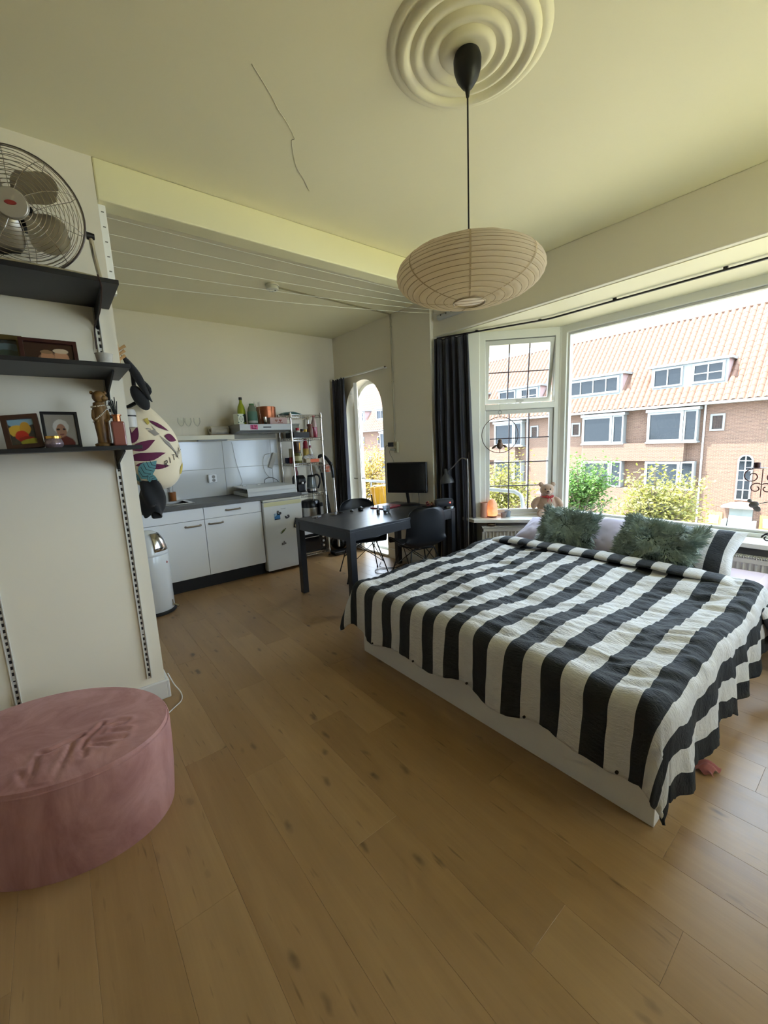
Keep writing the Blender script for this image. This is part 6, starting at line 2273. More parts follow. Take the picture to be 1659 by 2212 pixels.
M_TAB = blackwood('black_brown_veneer', '17181B', '24262B', 0.33)
TROT = R(3)
TZ = 0.755
tb = thing('dining_table', 'long black wooden table with square legs between bed and kitchen', 'table', (1.838, 2.79, 0), TROT)
TLn, TWd = 1.375, 0.885
G().box((0.0, 0.0, TZ - 0.022), (TLn, TWd, TZ)).build('tabletop', M_TAB, tb, bevel=0.003)
for a, b in (((0.062, 0.004, TZ - 0.105), (TLn - 0.062, 0.024, TZ - 0.0225)), ((0.062, TWd - 0.024, TZ - 0.105), (TLn - 0.062, TWd - 0.004, TZ - 0.0225)), ((0.004, 0.062, TZ - 0.105), (0.024, TWd - 0.062, TZ - 0.0225)), ((TLn - 0.024, 0.062, TZ - 0.105), (TLn - 0.004, TWd - 0.062, TZ - 0.0225))):
    G().box(a, b).build('apron', M_TAB, tb, bevel=0.002)
for x in (0.0, TLn - 0.062):
    for y in (0.0, TWd - 0.062):
        G().box((x + 0.001, y + 0.001, 0.0), (x + 0.061, y + 0.061, TZ - 0.0225)).build('leg', M_TAB, tb, bevel=0.002)


# ================================================================ moulded chairs on wire legs
M_SHELL = mat('black_shell', '15171B', 0.42)
M_WIRE = mat('black_wire', '121315', 0.4, 0.3)


def make_chair(label):
    t = thing('shell_chair', label, 'chair', (0, 0, 0), group='black shell chairs at the table')
    # one moulded shell: profile from front lip over the seat up the back; local +y is the way it faces
    prof = smoothpath([(0.235, 0.425), (0.20, 0.448), (0.10, 0.440), (-0.02, 0.428), (-0.12, 0.430), (-0.185, 0.470), (-0.215, 0.55), (-0.232, 0.66), (-0.245, 0.76), (-0.262, 0.835)], 4)
    prof = [(p[0], p[1]) for p in [(q.x, q.y) for q in [Vector((a[0], a[1], 0)) if not isinstance(a, Vector) else a for a in prof]]]
    m = len(prof)

    def shell(u, v):
        i = min(m - 1, int(round(v * (m - 1))))
        y, z = prof[i]
        s = 2 * u - 1
        seat = v < 0.52
        w = 0.235 if v < 0.35 else 0.235 - 0.045 * ((v - 0.35) / 0.65) ** 1.5
        w *= (1 - 0.10 * max(0, 0.12 - v) / 0.12)
        if v > 0.86:
            w *= math.sqrt(max(0.0, 1 - ((v - 0.86) / 0.16) ** 2.2))
        x = s * w
        lift = 0.055 * abs(s) ** 2.6
        if seat:
            k = 1.0 if v > 0.12 else v / 0.12
            return (x, y, z + lift * k)
        k = min(1, (v - 0.52) / 0.15)
        return (x, y + (lift * 1.25) * k, z + lift * (1 - k))
    o = G().grid(shell, 24, m - 1).build('shell', M_SHELL, t, smooth=True, angle=180)
    md = o.modifiers.new('solid', 'SOLIDIFY')
    md.thickness = 0.012
    md.offset = 0
    sb = o.modifiers.new('sub', 'SUBSURF')
    sb.levels = sb.render_levels = 1
    # seat pad
    G().lathe([(0.19, 0.0), (0.195, 0.008), (0.185, 0.022), (0.12, 0.03), (0.001, 0.031)], (0, 0.03, 0.425), 28, sx=1.0, sy=0.95).build('seat_pad', M_SHELL, t, smooth=True)
    # wire legs: four splayed hairpins with cross braces
    tops = [(-0.11, 0.12), (0.11, 0.12), (0.11, -0.10), (-0.11, -0.10)]
    feet = [(-0.235, 0.235), (0.235, 0.235), (0.225, -0.235), (-0.225, -0.235)]
    for (a, b), (c, d) in zip(tops, feet):
        sgx = 1 if a > 0 else -1
        g = G().tube(smoothpath([(a - sgx * 0.06, b, 0.408), (a, b, 0.406), (a + sgx * 0.03, b * 1.1, 0.36), (c, d, 0.008)], 5), 0.0065, 7)
        lg = g.build('leg', M_WIRE, t, smooth=True)
        G().cyl((c, d, 0.0), (c, d, 0.014), 0.010, n=8).build('glide', mat('rubber_black'), lg)
    mid = [(p[0] * 0.45 + f[0] * 0.55, p[1] * 0.45 + f[1] * 0.55, 0.19) for p, f in zip(tops, feet)]
    for i in range(4):
        j = (i + 1) % 4
        g = G().cyl((tops[i][0], tops[i][1], 0.40), mid[j], 0.004, n=6).cyl((tops[j][0], tops[j][1], 0.40), mid[i], 0.004, n=6)
        g.build('cross_brace', M_WIRE, t)
    g = G().tube([(x, y, 0.405) for x, y in tops], 0.006, 6, closed=True)
    g.build('seat_bracket', M_WIRE, t)
    return t


chair = make_chair('black shell chair on the bed side of the table')
chair.location = (2.775, 2.975, 0)
chair.rotation_euler.z = R(-14)
chair2 = copy_tree(chair)
chair2['label'] = 'black shell chair on the balcony side of the table'
chair2.location = (2.57, 3.66, 0)
chair2.rotation_euler.z = R(180 - 22)

# ================================================================ on the table
TP = TZ + 0.0006


def on_table(name, label, cat, x, y, rz=0.0):
    return thing(name, label, cat, (x, y, TP), rz)


# monitor
mo = on_table('monitor', 'black computer monitor standing at the wall end of the table', 'monitor', 3.04, 3.42, R(-62))
# local x: along the screen, local y: away from the viewer
M_MON = mat('monitor_black', '0F0F11', 0.28)
G().lathe([(0.145, 0.0), (0.145, 0.008), (0.12, 0.016), (0.001, 0.02)], (0, 0.02, 0), 32, sx=1.0, sy=0.72).build('base', M_MON, mo, smooth=True)
G().bar((0.01, 0.03, 0.012), (-0.012, 0.035, 0.16), 0.045, 0.022).build('neck', M_MON, mo, bevel=0.004)
G().box((-0.235, 0.0, 0.135), (0.235, 0.045, 0.475)).build('casing', M_MON, mo, bevel=0.012, seg=3)
G().box((-0.22, -0.0015, 0.165), (0.22, 0.0, 0.458)).build('screen', mat('screen_off', '0B0C0E', 0.12), mo)
G().cyl((0.21, -0.002, 0.150), (0.21, 0.0, 0.150), 0.004, n=10).build('power_button', M_STEEL, mo)
G().tube(smoothpath([(0.10, 0.045, 0.18), (0.12, 0.06, 0.10), (0.13, 0.03, 0.01)], 5), 0.003, 6).build('cable', mat('motor_black'), mo, smooth=True)

t = on_table('folder', 'thin flat red folder lying before the monitor', 'folder', 2.80, 3.50, R(12))
G().box((-0.15, -0.10, 0.0), (0.15, 0.10, 0.006)).build('base', mat('red_shell_dark', '7E3038', 0.4), t, bevel=0.002)
G().box((-0.15, -0.10, 0.0065), (0.15, 0.10, 0.013)).build('lid', mat('red_shell', '9A3A44', 0.35), t, bevel=0.003)

t = on_table('car_key', 'bunch of keys near the fridge corner of the table', 'keys', 1.99, 3.56, 0.5)
G().box((-0.03, -0.017, 0.0), (0.03, 0.017, 0.012)).build('fob', mat('fob_grey', 'A9ABB0', 0.3, 0.4), t, bevel=0.005)
for k in range(3):
    a = -0.6 + 0.5 * k
    G().bar((-0.03, 0, 0.004 + 0.003 * k), (-0.085, 0.05 * math.sin(a), 0.004 + 0.003 * k), 0.003, 0.012).build('key', M_PEWTER, t)
G().tube([(-0.035 + 0.012 * math.cos(i * PI / 8), 0.012 * math.sin(i * PI / 8), 0.005) for i in range(16)], 0.0015, 5, closed=True).build('ring', M_CHROME, t)
t = on_table('smartphone', 'black smartphone lying next to the keys', 'phone', 2.21, 3.57, 0.45)
G().box((-0.075, -0.037, 0.0), (0.075, 0.037, 0.008)).build('body', M_CHROME, t, bevel=0.005, seg=3)
G().box((-0.072, -0.034, 0.008), (0.072, 0.034, 0.0088)).build('screen', mat('screen_off'), t)
t = on_table('earbud_case', 'tiny black earbud case between phone and mouse', 'case', 2.365, 3.53)
G().ell((0, 0, 0.012), (0.022, 0.017, 0.012), 14, 8).build('shell', mat('gloss_black', '101114', 0.15), t, smooth=True)
G().tube([(0.0222 * math.cos(i * PI / 10), 0.0172 * math.sin(i * PI / 10), 0.014) for i in range(20)], 0.0006, 4, closed=True).build('seam', M_CHROME, t)
t = on_table('mouse', 'black computer mouse on the far edge of the table', 'mouse', 2.50, 3.56, 0.9)
G().ell((0, 0, 0.012), (0.045, 0.030, 0.026), 18, 10).build('shell', mat('mouse_black', '121214', 0.35), t, smooth=True)
G().cyl((0.024, -0.004, 0.033), (0.024, 0.004, 0.033), 0.007, n=10).build('wheel', mat('rubber_black'), t)
for o in t.children:
    pass
t = on_table('nail_polish', 'small nail polish bottle with a tall white cap', 'bottle', 2.50, 3.255, 0.4)
G().box((-0.018, -0.012, 0.0), (0.018, 0.012, 0.036)).build('bottle_body', mat('smoky_glass', '4A4440', 0.1, coat=0.5), t, bevel=0.003)
G().lathe([(0.009, 0.036), (0.0095, 0.038), (0.008, 0.082), (0.001, 0.083)], (0, 0, 0), 14).build('cap', mat('cap_white', 'C9CACE', 0.4), t, smooth=True)
vessel('tumbler', 'clear ridged tumbler beside the nail polish', 'glass', (2.575, 3.215, TP), (('glass_wall', [(0.030, 0.0), (0.031, 0.003), (0.039, 0.072), (0.037, 0.072), (0.029, 0.010), (0.001, 0.008)], mat('tumbler_glass', 'C8D2D8', 0.05, trans=0.85)), ('liquid', [(0.0285, 0.0105), (0.031, 0.030), (0.001, 0.031)], mat('water_grey', '8E9AA2', 0.05, trans=0.6))))
t = on_table('phone_holder', 'small black stand with a white foot behind the tumbler', 'stand', 2.72, 3.62)
G().lathe([(0.022, 0), (0.022, 0.01), (0.001, 0.012)], (0, 0, 0), 16).build('foot', mat('cap_white'), t, smooth=True)
G().tube(smoothpath([(0, 0, 0.01), (-0.012, 0.0, 0.06), (-0.022, 0.0, 0.14)], 5), 0.008, 8).build('arm', M_MON, t, smooth=True)

# potpourri dish, speaker, silver stand at the bay end
t = on_table('dish', 'flat dark dish at the wall end of the table', 'dish', 3.075, 3.12)
G().lathe([(0.035, 0.0), (0.07, 0.012), (0.075, 0.020), (0.071, 0.020), (0.034, 0.006), (0.001, 0.005)], (0, 0, 0), 24).build('bowl', M_MON, t, smooth=True)
rnd = random.Random(5)
for k in range(14):
    q = tag(G().grid(lambda u, v: (0.022 * (u - 0.5), 0.03 * (v - 0.5), 0.010 * math.sin(PI * u) * math.sin(PI * v)), 4, 4).build('petal', mat(('petal_rose', 'petal_tan', 'petal_wine')[k % 3], ('9A5A52', 'B48E6A', '6E2A2E')[k % 3], 0.7), smooth=True, angle=180), 'dried petal in the flat dark dish', 'petal', 'dried petals in the dish')
    q.location = (3.075 + rnd.uniform(-0.045, 0.045), 3.12 + rnd.uniform(-0.045, 0.045), TP + 0.012 + 0.003 * k)
    q.rotation_euler = (rnd.uniform(-0.6, 0.6), rnd.uniform(-0.6, 0.6), rnd.uniform(0, 6))
t = on_table('bluetooth_speaker', 'dark barrel speaker with a glowing red dot', 'speaker', 3.155, 2.965, R(-30))
G().lathe([(0.030, -0.088), (0.040, -0.085), (0.046, -0.06), (0.048, 0.0), (0.046, 0.06), (0.040, 0.085), (0.030, 0.088)], (0, 0, 0.05), 28, rotmat('Y', 90)).build('body', fabric('speaker_mesh', '14161E', 0.7, 0.4), t, smooth=True)
for s in (-1, 1):
    G().lathe([(0.031, 0.0), (0.034, 0.004), (0.034, 0.010), (0.001, 0.008)], (s * 0.082, 0, 0.05), 20, rotmat('Y', 90 * s)).build('end_cap', mat('speaker_cap', '2A2C34', 0.4), t, smooth=True)
G().cyl((0.05, -0.044, 0.055), (0.05, -0.049, 0.0555), 0.006, n=14).build('red_light', mat('led_red', 'FF4040', 0.4, emit='FF3A30', estr=6.0), t)
G().box((-0.05, -0.025, 0.0), (0.05, 0.025, 0.006)).build('foot', M_MON, t)
t = on_table('coaster_stack', 'small stack of silvery coasters at the table corner', 'coasters', 3.165, 2.895)
for k in range(3):
    G().lathe([(0.040, 0.007 * k), (0.041, 0.007 * k + 0.002), (0.040, 0.007 * k + 0.006), (0.001, 0.007 * k + 0.006)], (0, 0, 0), 24).build('disc', mat('silver_disc', '8E9494', 0.3, 0.8), t, smooth=True)

# ---------------------------------------------------------------- floor lamp bending over the table end
lp = thing('floor_lamp', 'slim dark floor lamp bending its bell shade over the table', 'lamp', (3.315, 2.775, 0))
G().lathe([(0.115, 0.0), (0.118, 0.006), (0.11, 0.016), (0.012, 0.022), (0.001, 0.022)], (0, 0, 0), 32).build('base', mat('lamp_dark', '1B1B1D', 0.4, 0.4), lp, smooth=True)
P_ = [(0, 0, 0.02), (-0.004, 0.0, 0.6), (-0.008, 0.0, 1.19), (-0.012, 0.012, 1.245), (-0.022, 0.05, 1.262), (-0.03, 0.09, 1.245), (-0.04, 0.17, 1.17), (-0.046, 0.235, 1.128)]
G().tube(smoothpath(P_, 8), 0.0065, 8).build('pole', mat('lamp_pole', '8A8682', 0.35, 0.7), lp, smooth=True)
Ms = rotmat('X', -8)
o = G().lathe([(0.016, 0.0), (0.019, -0.004), (0.019, -0.045), (0.030, -0.062), (0.052, -0.085), (0.068, -0.12), (0.075, -0.155), (0.0735, -0.155), (0.066, -0.12), (0.050, -0.088), (0.028, -0.066), (0.001, -0.055)], (-0.05, 0.265, 1.150), 28, Ms).build('shade', mat('lamp_shade_dark', '4A4B4D', 0.4, 0.3), lp, smooth=True)
G().ell((-0.05, 0.262, 1.055), (0.026, 0.026, 0.034), 14, 10).build('bulb', mat('bulb_white', 'C9C8C0', 0.3), o, smooth=True)

# ================================================================ wall fittings by the arch
t = thing('cable_conduit', 'thin beige cable conduit running down beside the arched door', 'conduit', (XA, 3.815, 1.45))
G().cyl((-0.010, 0, 0.0), (-0.010, 0, ZC - 1.45), 0.0085, n=8).build('pipe', mat('conduit_beige', 'A9A188', 0.5), t, smooth=True)
for z in (0.1, 0.7, 1.3):
    G().tube([(-0.001, -0.014, z), (-0.02, -0.006, z), (-0.02, 0.006, z), (-0.001, 0.014, z)], 0.003, 5).build('clip', mat('conduit_beige'), t)
g = G().tube(smoothpath([(1.83, 3.72, ZC - 0.006), (2.4, 3.755, ZC - 0.006), (3.05, 3.79, ZC - 0.006), (XA - 0.012, 3.815, ZC - 0.006)], 6), 0.008, 6)
tag(g.build('ceiling_cable', mat('conduit_brownish', '9C947A', 0.6), smooth=True), 'cable conduit crossing the kitchen ceiling from the smoke alarm', 'conduit')
t = thing('wall_socket', 'cream double socket on the wall above the monitor', 'socket', (XA, 3.785, 1.40))
G().box((-0.032, -0.032, -0.07), (0.0, 0.032, 0.06)).build('plate', mat('cream_plastic', 'C9C29E', 0.4), t, bevel=0.005)
for z in (-0.035, 0.025):
    G().lathe([(0.018, 0.0), (0.018, 0.002), (0.014, 0.002), (0.013, -0.002)], (-0.0325, 0, z), 16, rotmat('Y', -90)).build('outlet', mat('cream_dark', 'A39C7E', 0.5), t, smooth=True)
t = thing('power_adapter', 'black power adapter plugged in above the monitor', 'adapter', (XA - 0.036, 3.82, 1.425))
G().box((-0.032, -0.012, -0.022), (0.0, 0.062, 0.028)).build('body', mat('motor_black'), t, bevel=0.005)
G().tube(smoothpath([(-0.016, 0.062, -0.005), (-0.016, 0.12, -0.02), (-0.014, 0.145, -0.12), (-0.012, 0.15, -0.35), (-0.012, 0.15, -0.62)], 6), 0.0025, 6).build('cord', mat('motor_black'), t, smooth=True)
t = thing('power_plug', 'grey plug and lead hanging from the cream socket', 'plug', (XA - 0.034, 3.79, 1.362))
G().cyl((0, 0, 0), (-0.045, 0.035, 0.008), 0.010, n=10).build('body', mat('cable_grey'), t, smooth=True)
G().tube(smoothpath([(-0.045, 0.035, 0.006), (-0.06, 0.03, -0.03), (-0.05, -0.02, -0.12), (-0.05, -0.06, -0.22)], 6), 0.0028, 6).build('cord', mat('cable_grey'), t, smooth=True)
# floor cable loop under the table
g = G().tube(smoothpath([(3.18, 3.62, 0.006), (2.95, 3.60, 0.006), (2.78, 3.70, 0.006), (2.70, 3.58, 0.006), (2.82, 3.48, 0.006), (2.98, 3.55, 0.012), (2.86, 3.72, 0.012), (3.0, 3.9, 0.006)], 7), 0.0035, 6)
tag(g.build('floor_cable', mat('motor_black'), smooth=True), 'black cable looped on the floor under the table', 'cable')
# ================================================================ curtains and rails
M_CURT = fabric('charcoal_curtain', '23232B', 0.85, 0.2, 0.3)
M_CURTG = fabric('slate_curtain', '3C3C46', 0.85, 0.2, 0.3)


def curtain(name, label, p0, p1, q0, q1, z0, z1, folds, amp, m, seed, sag=0.0):
    """top edge p0-p1 (x, y), bottom edge q0-q1"""
    t = thing(name, label, 'curtain', ((p0[0] + p1[0]) / 2, (p0[1] + p1[1]) / 2, z0))
    l = Vector(t.location)
    P0, P1, Q0, Q1 = (Vector((a[0], a[1], 0)) for a in (p0, p1, q0, q1))
    nrm = Vector((-(P1 - P0).y, (P1 - P0).x, 0)).normalized()

    def f(u, v):
        a = P0.lerp(P1, u).lerp(Q0.lerp(Q1, u), v)
        ph = folds * 2 * PI * u + 0.8 * nz(u * 3, v * 1.5, seed) * (0.3 + v)
        k = 0.45 + 0.75 * min(1, v * 3)
        w = amp * k * (math.sin(ph) + 0.35 * math.sin(2.3 * ph + seed + 2 * v)) + amp * 1.3 * nz(u * 5, v * 2.2, seed + 3) * (0.3 + v)
        z = z1 + (z0 - z1) * v + 0.010 * math.sin(ph * 0.5) * (1 if v < 0.02 else 0) + 0.015 * nz(u * 4, 9, seed) * v
        return a + nrm * w + Vector((0, 0, z)) - l
    G().grid(f, 130, 40).build('drape', m, t, smooth=True, angle=180)
    t.children[0].modifiers.new('solid', 'SOLIDIFY').thickness = 0.003

    def hd(u, v):
        return Vector(f(u, 0.0)) + Vector((0, 0, 0.014 - 0.075 * v)) - nrm * (-0.004)
    G().grid(hd, 90, 2).build('heading_tape', m, t, smooth=True, angle=180)
    return t


curtain('curtain', 'dark floor-length curtain drawn aside at the bay', (3.245, 3.15), (3.395, 2.825), (3.255, 3.16), (3.485, 2.79), 0.12, 2.465, 5, 0.032, M_CURT, 3)
curtain('curtain', 'slate grey curtain drawn aside at the arched door', (3.165, 5.035), (3.165, 4.735), (3.155, 5.045), (3.14, 4.70), 0.10, 2.312, 6, 0.022, M_CURTG, 8)
t = thing('curtain_rail', 'black curtain rail bent round the bay ceiling', 'curtain rail', (3.68, 1.17, 2.49))
pts = [(-0.40, 1.97, 0), (-0.02, 1.02, 0), (0.0, 0.94, 0), (0.0, -0.94, 0), (-0.02, -1.02, 0), (-0.37, -1.85, 0)]
g = G()
for a, b in zip(pts[:-1], pts[1:]):
    g.bar(a, b, 0.018, 0.012)
g.build('rail', mat('rail_black', '1E1A18', 0.4, 0.3), t)
for y in (1.6, 1.05, 0.4, -0.3, -0.9):
    G().box((-0.01 - (0.22 if y > 1.5 else 0), y - 0.012, 0.004), (0.01 - (0.22 if y > 1.5 else 0), y + 0.012, 0.0195)).build('ceiling_clip', mat('rail_black'), t)
t = thing('curtain_rod', 'white curtain rod above the arched door', 'curtain rod', (XA - 0.06, 4.48, 2.325))
G().cyl((0, -0.585, 0), (0, 0.585, 0), 0.012, n=10).build('rod', M_TRIM, t, smooth=True)
for y in (-0.55, 0.57):
    G().cyl((0, y, 0), (0.06, y, 0), 0.008, n=8).build('bracket', M_TRIM, t, smooth=True)
G().cyl((0, -0.588, 0), (0, -0.60, 0), 0.009, n=8).build('end_plug', mat('plug_brown', '5A4432', 0.6), t)

# ================================================================ pendant lantern
pl = thing('pendant_lamp', 'flattened round rice-paper lantern hanging from the ceiling rosette', 'lamp', (CX, CY, 2.0))
LZ = 2.102 - 2.0


def paper():
    k = NT('rice_paper')
    f = k.noise(k.obj(), 14, 5, 0.6)
    col = k.mix(f, lin('F0E2CA'), lin('F8EEDC'))
    k.inp('Base Color', col)
    k.inp('Roughness', 0.85)
    k.bump(k.noise(k.vmul(k.obj(), (14, 14, 40)), 1.0, 5, 0.6, 1.0), 0.35, 0.01)
    tl = k.n('BsdfTranslucent')
    k.link(col, tl.inputs[0])
    mx = k.n('MixShader', i_0=0.58)
    k.link(k.b.outputs[0], mx.inputs[1])
    k.link(tl.outputs[0], mx.inputs[2])
    k.link(mx.outputs[0], k.t.nodes['Material Output'].inputs[0])
    return k.m


M_PAPER = paper()
A_, B_l = 0.292, 0.104
NR = 19


def lan(th):
    """th -pi/2 (bottom) .. pi/2 (top)"""
    return A_ * math.cos(th) ** 0.92, B_l * math.sin(th)


th0, th1 = -R(79), R(74)
prof = []
for i in range(NR * 4 + 1):
    f = i / 4
    th = th0 + (th1 - th0) * f / NR
    r, z = lan(th)
    pinch = 0.0055 * (math.cos(2 * PI * f) * 0.5 + 0.5)
    prof.append((r - pinch * math.cos(th), z - pinch * math.sin(th) * 0.5))
prof = [(0.0, 0.0)] and prof
vs, fs = [], []
n = 96
for j, (r, z) in enumerate(prof):
    for i in range(n):
        a = 2 * PI * i / n
        w = (0.5 - 0.5 * math.cos(PI * j / 2)) * 0.0026 * nz(math.cos(a) * 5 + j * 0.4, math.sin(a) * 5, z * 60) * (1.6 if z < -0.02 else 0.7)
        vs.append(((r + w) * math.cos(a), (r + w) * math.sin(a), LZ + z + w))
for j in range(len(prof) - 1):
    for i in range(n):
        fs.append((j * n + i, j * n + (i + 1) % n, (j + 1) * n + (i + 1) % n, (j + 1) * n + i))
sh = G().add(vs, fs).build('paper_shade', M_PAPER, pl, smooth=True, angle=180, fix=False)
g = G()
for k in range(NR + 1):
    r, z = lan(th0 + (th1 - th0) * k / NR)
    tk = th0 + (th1 - th0) * k / NR
    rr_, zz_ = r - 0.0052 * math.cos(tk), z - 0.0055 * math.sin(tk) * 0.5
    g.tube([(rr_ * math.cos(2 * PI * i / 96), rr_ * math.sin(2 * PI * i / 96), LZ + zz_) for i in range(96)], 0.0011, 5, closed=True)
g.build('rib_wires', mat('rib_wire', 'A8926E', 0.8), sh)
# glued paper seams
seam_a = (2.15, 3.02, 3.85, 4.75, 5.75, 0.9)
for a0 in seam_a:
    ps = [lan(th0 + (th1 - th0) * i / 60) for i in range(61)]
    g = G().grid(lambda u, v: ((lan(th0 + (th1 - th0) * v)[0] + 0.0012) * math.cos(a0 + 0.022 * (u - 0.5) / max(0.35, math.cos(th0 + (th1 - th0) * v))), (lan(th0 + (th1 - th0) * v)[0] + 0.0012) * math.sin(a0 + 0.022 * (u - 0.5) / max(0.35, math.cos(th0 + (th1 - th0) * v))), LZ + lan(th0 + (th1 - th0) * v)[1]), 2, 60)
    g.build('paper_seam', mat('seam_paper', 'C2AC88', 0.85), sh, smooth=True, angle=180)
r, z = lan(th0)
G().tube([((r) * math.cos(2 * PI * i / 40), (r) * math.sin(2 * PI * i / 40), LZ + z - 0.002) for i in range(40)], 0.0028, 6, closed=True).build('bottom_ring', mat('ring_wire', 'A39272', 0.4, 0.6), pl, smooth=True)
r, z = lan(th1)
g = G().tube([((r) * math.cos(2 * PI * i / 32), (r) * math.sin(2 * PI * i / 32), LZ + z) for i in range(32)], 0.0022, 6, closed=True)
g.tube([(-r, 0, LZ + z), (r, 0, LZ + z)], 0.002, 5).tube([(0, -r, LZ + z), (0, r, LZ + z)], 0.002, 5)
g.build('wire_frame', mat('ring_wire'), pl, smooth=True)
G().cyl((0, 0, LZ + z - 0.09), (0, 0, LZ + z + 0.01), 0.021, n=16).build('lamp_holder', mat('holder_black', '1A1816', 0.5), pl, smooth=True)
G().cyl((0, 0, LZ + z), (0, 0, 0.76), 0.0032, n=8).build('cord', mat('cord_dark', '1E1614', 0.6), pl)
G().lathe([(0.006, 0.725), (0.009, 0.745), (0.012, 0.752), (0.020, 0.757), (0.040, 0.785), (0.050, 0.815), (0.0515, 0.845), (0.046, 0.862), (0.001, 0.863)], (0, 0, 0), 28).build('ceiling_cup', mat('cup_black', '171817', 0.45), pl, smooth=True)

# ================================================================ clothes line
t = thing('clothesline_reel', 'white vertical clothesline holder on the partition edge', 'clothesline', (0.3585, 2.70, 2.28))
G().box((0.0, -0.028, 0.0), (0.034, 0.022, 0.425)).build('case', M_TRIM, t, bevel=0.003)
for k in range(6):
    G().box((0.012, -0.0292, 0.035 + 0.07 * k), (0.024, -0.028, 0.040 + 0.07 * k)).build('mark', mat('mark_grey', '6A685E', 0.6), t)
t = thing('clothesline_holder', 'white slotted clothesline holder on the bulkhead above the curtain', 'clothesline', (XB, 2.885, 2.682))
pr = [(0.0, -0.028), (-0.028, -0.026), (-0.040, -0.012), (-0.040, 0.012), (-0.028, 0.026), (0.0, 0.028)]
G().prism(pr, -0.225, 0.225, lambda u, v, d: (u, d, v)).build('case', mat('holder_white', 'C6C6C2', 0.4), t, bevel=0.004)
for k in range(6):
    y = -0.18 + 0.07 * k
    G().cyl((-0.0405, y, 0.010), (-0.038, y, 0.010), 0.008, n=10).build('hole', mat('slot_dark'), t)
for k in range(5):
    a = Vector((0.394, 2.69, 2.655 - 0.078 * k))
    b = Vector((XB - 0.041, 2.885 - 0.18 + 0.075 * k, 2.692))
    pts = []
    for i in range(17):
        s = i / 16
        p = a.lerp(b, s)
        p.z -= 0.03 * 4 * s * (1 - s) * (0.35 + 0.12 * k)
        pts.append(p)
    l = G().tube(pts, 0.0011, 5).build('clothes_line', mat('line_white', 'DAD8C8', 0.5))
    tag(l, ('uppermost clothes line crossing under the ceiling beam', 'second clothes line from the top under the ceiling beam', 'middle clothes line under the ceiling beam', 'second clothes line from the bottom under the ceiling beam', 'lowest clothes line crossing towards the bay curtain')[k], 'clothesline', 'clothes lines')
t = thing('smoke_alarm', 'round white smoke alarm on the kitchen ceiling', 'smoke alarm', (1.76, 3.70, ZC))
G().lathe([(0.058, 0.0), (0.060, -0.004), (0.060, -0.012), (0.050, -0.014), (0.050, -0.022), (0.056, -0.024), (0.054, -0.040), (0.044, -0.046), (0.001, -0.047)], (0, 0, 0), 36).build('housing', mat('alarm_white', 'D8D6C8', 0.4), t, smooth=True)
G().cyl((0.02, -0.015, -0.046), (0.02, -0.015, -0.0485), 0.008, n=12).build('test_button', mat('mark_grey'), t)
for k in range(6):
    a = k * PI / 3
    G().box((0.03 * math.cos(a) - 0.004, 0.03 * math.sin(a) - 0.002, -0.0475), (0.03 * math.cos(a) + 0.004, 0.03 * math.sin(a) + 0.002, -0.0465)).build('vent_slot', mat('mark_grey'), t)

# ================================================================ on the sill
SZ = SILL + 0.0006


def salt():
    k = NT('salt_crystal')
    f = k.noise(k.obj(), 22, 4)
    sp = k.n('SeparateXYZ', i_0=k.obj())
    low = k.ramp(k.math('DIVIDE', sp.outputs[2], 0.19), [(0.0, (1, 1, 1, 1)), (0.5, (0.55, 0.55, 0.55, 1)), (1.0, (0.22, 0.22, 0.22, 1))])
    k.inp('Base Color', k.mix(f, lin('D98A62'), lin('E4B49A')))
    k.inp('Roughness', 0.5)
    k.inp('Emission Color', k.mix(f, lin('F08A3C'), lin('F4A070')))
    k.link(k.math('MULTIPLY', low, 1.1), k.b.inputs['Emission Strength'])
    k.bump(k.noise(k.obj(), 60, 4), 0.4, 0.01)
    return k.m


t = thing('salt_lamp', 'glowing orange salt crystal lamp at the end of the sill', 'lamp', (3.592, 2.685, SZ))
vs, fs = [], []
nv, nu = 18, 26
for j in range(nv + 1):
    v = j / nv
    r = 0.056 * (1 - 0.10 * abs(v - 0.3)) * math.sqrt(max(0.0, 1 - max(0, (v - 0.45) / 0.56) ** 2.0)) * (0.93 + 0.07 * min(1, v * 6))
    for i in range(nu):
        a = 2 * PI * i / nu
        k = 1 + 0.16 * nz(math.cos(a) * 2.2, math.sin(a) * 2.2, v * 5) + 0.05 * nz(math.cos(a) * 7, math.sin(a) * 7, v * 16)
        vs.append((r * k * math.cos(a), r * k * math.sin(a), 0.018 + 0.178 * v))
for j in range(nv):
    for i in range(nu):
        fs.append((j * nu + i, j * nu + (i + 1) % nu, (j + 1) * nu + (i + 1) % nu, (j + 1) * nu + i))
G().add(vs, fs + [tuple(range(nv * nu, (nv + 1) * nu))]).build('crystal', salt(), t, smooth=True, angle=60)
G().lathe([(0.046, 0.0), (0.047, 0.003), (0.046, 0.017), (0.001, 0.0178)], (0, 0, 0), 24).build('wooden_base', mat('lamp_wood', '6A4430', 0.5), t, smooth=True)
t = thing('candle_glass', 'tall peach candle glass in the corner behind the salt lamp', 'candle', (3.535, 2.745, SZ))
G().lathe([(0.036, 0.0), (0.038, 0.003), (0.038, 0.16), (0.035, 0.16), (0.035, 0.012), (0.001, 0.010)], (0, 0, 0), 24).build('glass_wall', mat('peach_glass', 'D0A08C', 0.3), t, smooth=True)
G().lathe([(0.034, 0.012), (0.034, 0.11), (0.001, 0.112)], (0, 0, 0), 20).build('wax', mat('peach_wax', 'D2AC9A', 0.6), t, smooth=True)
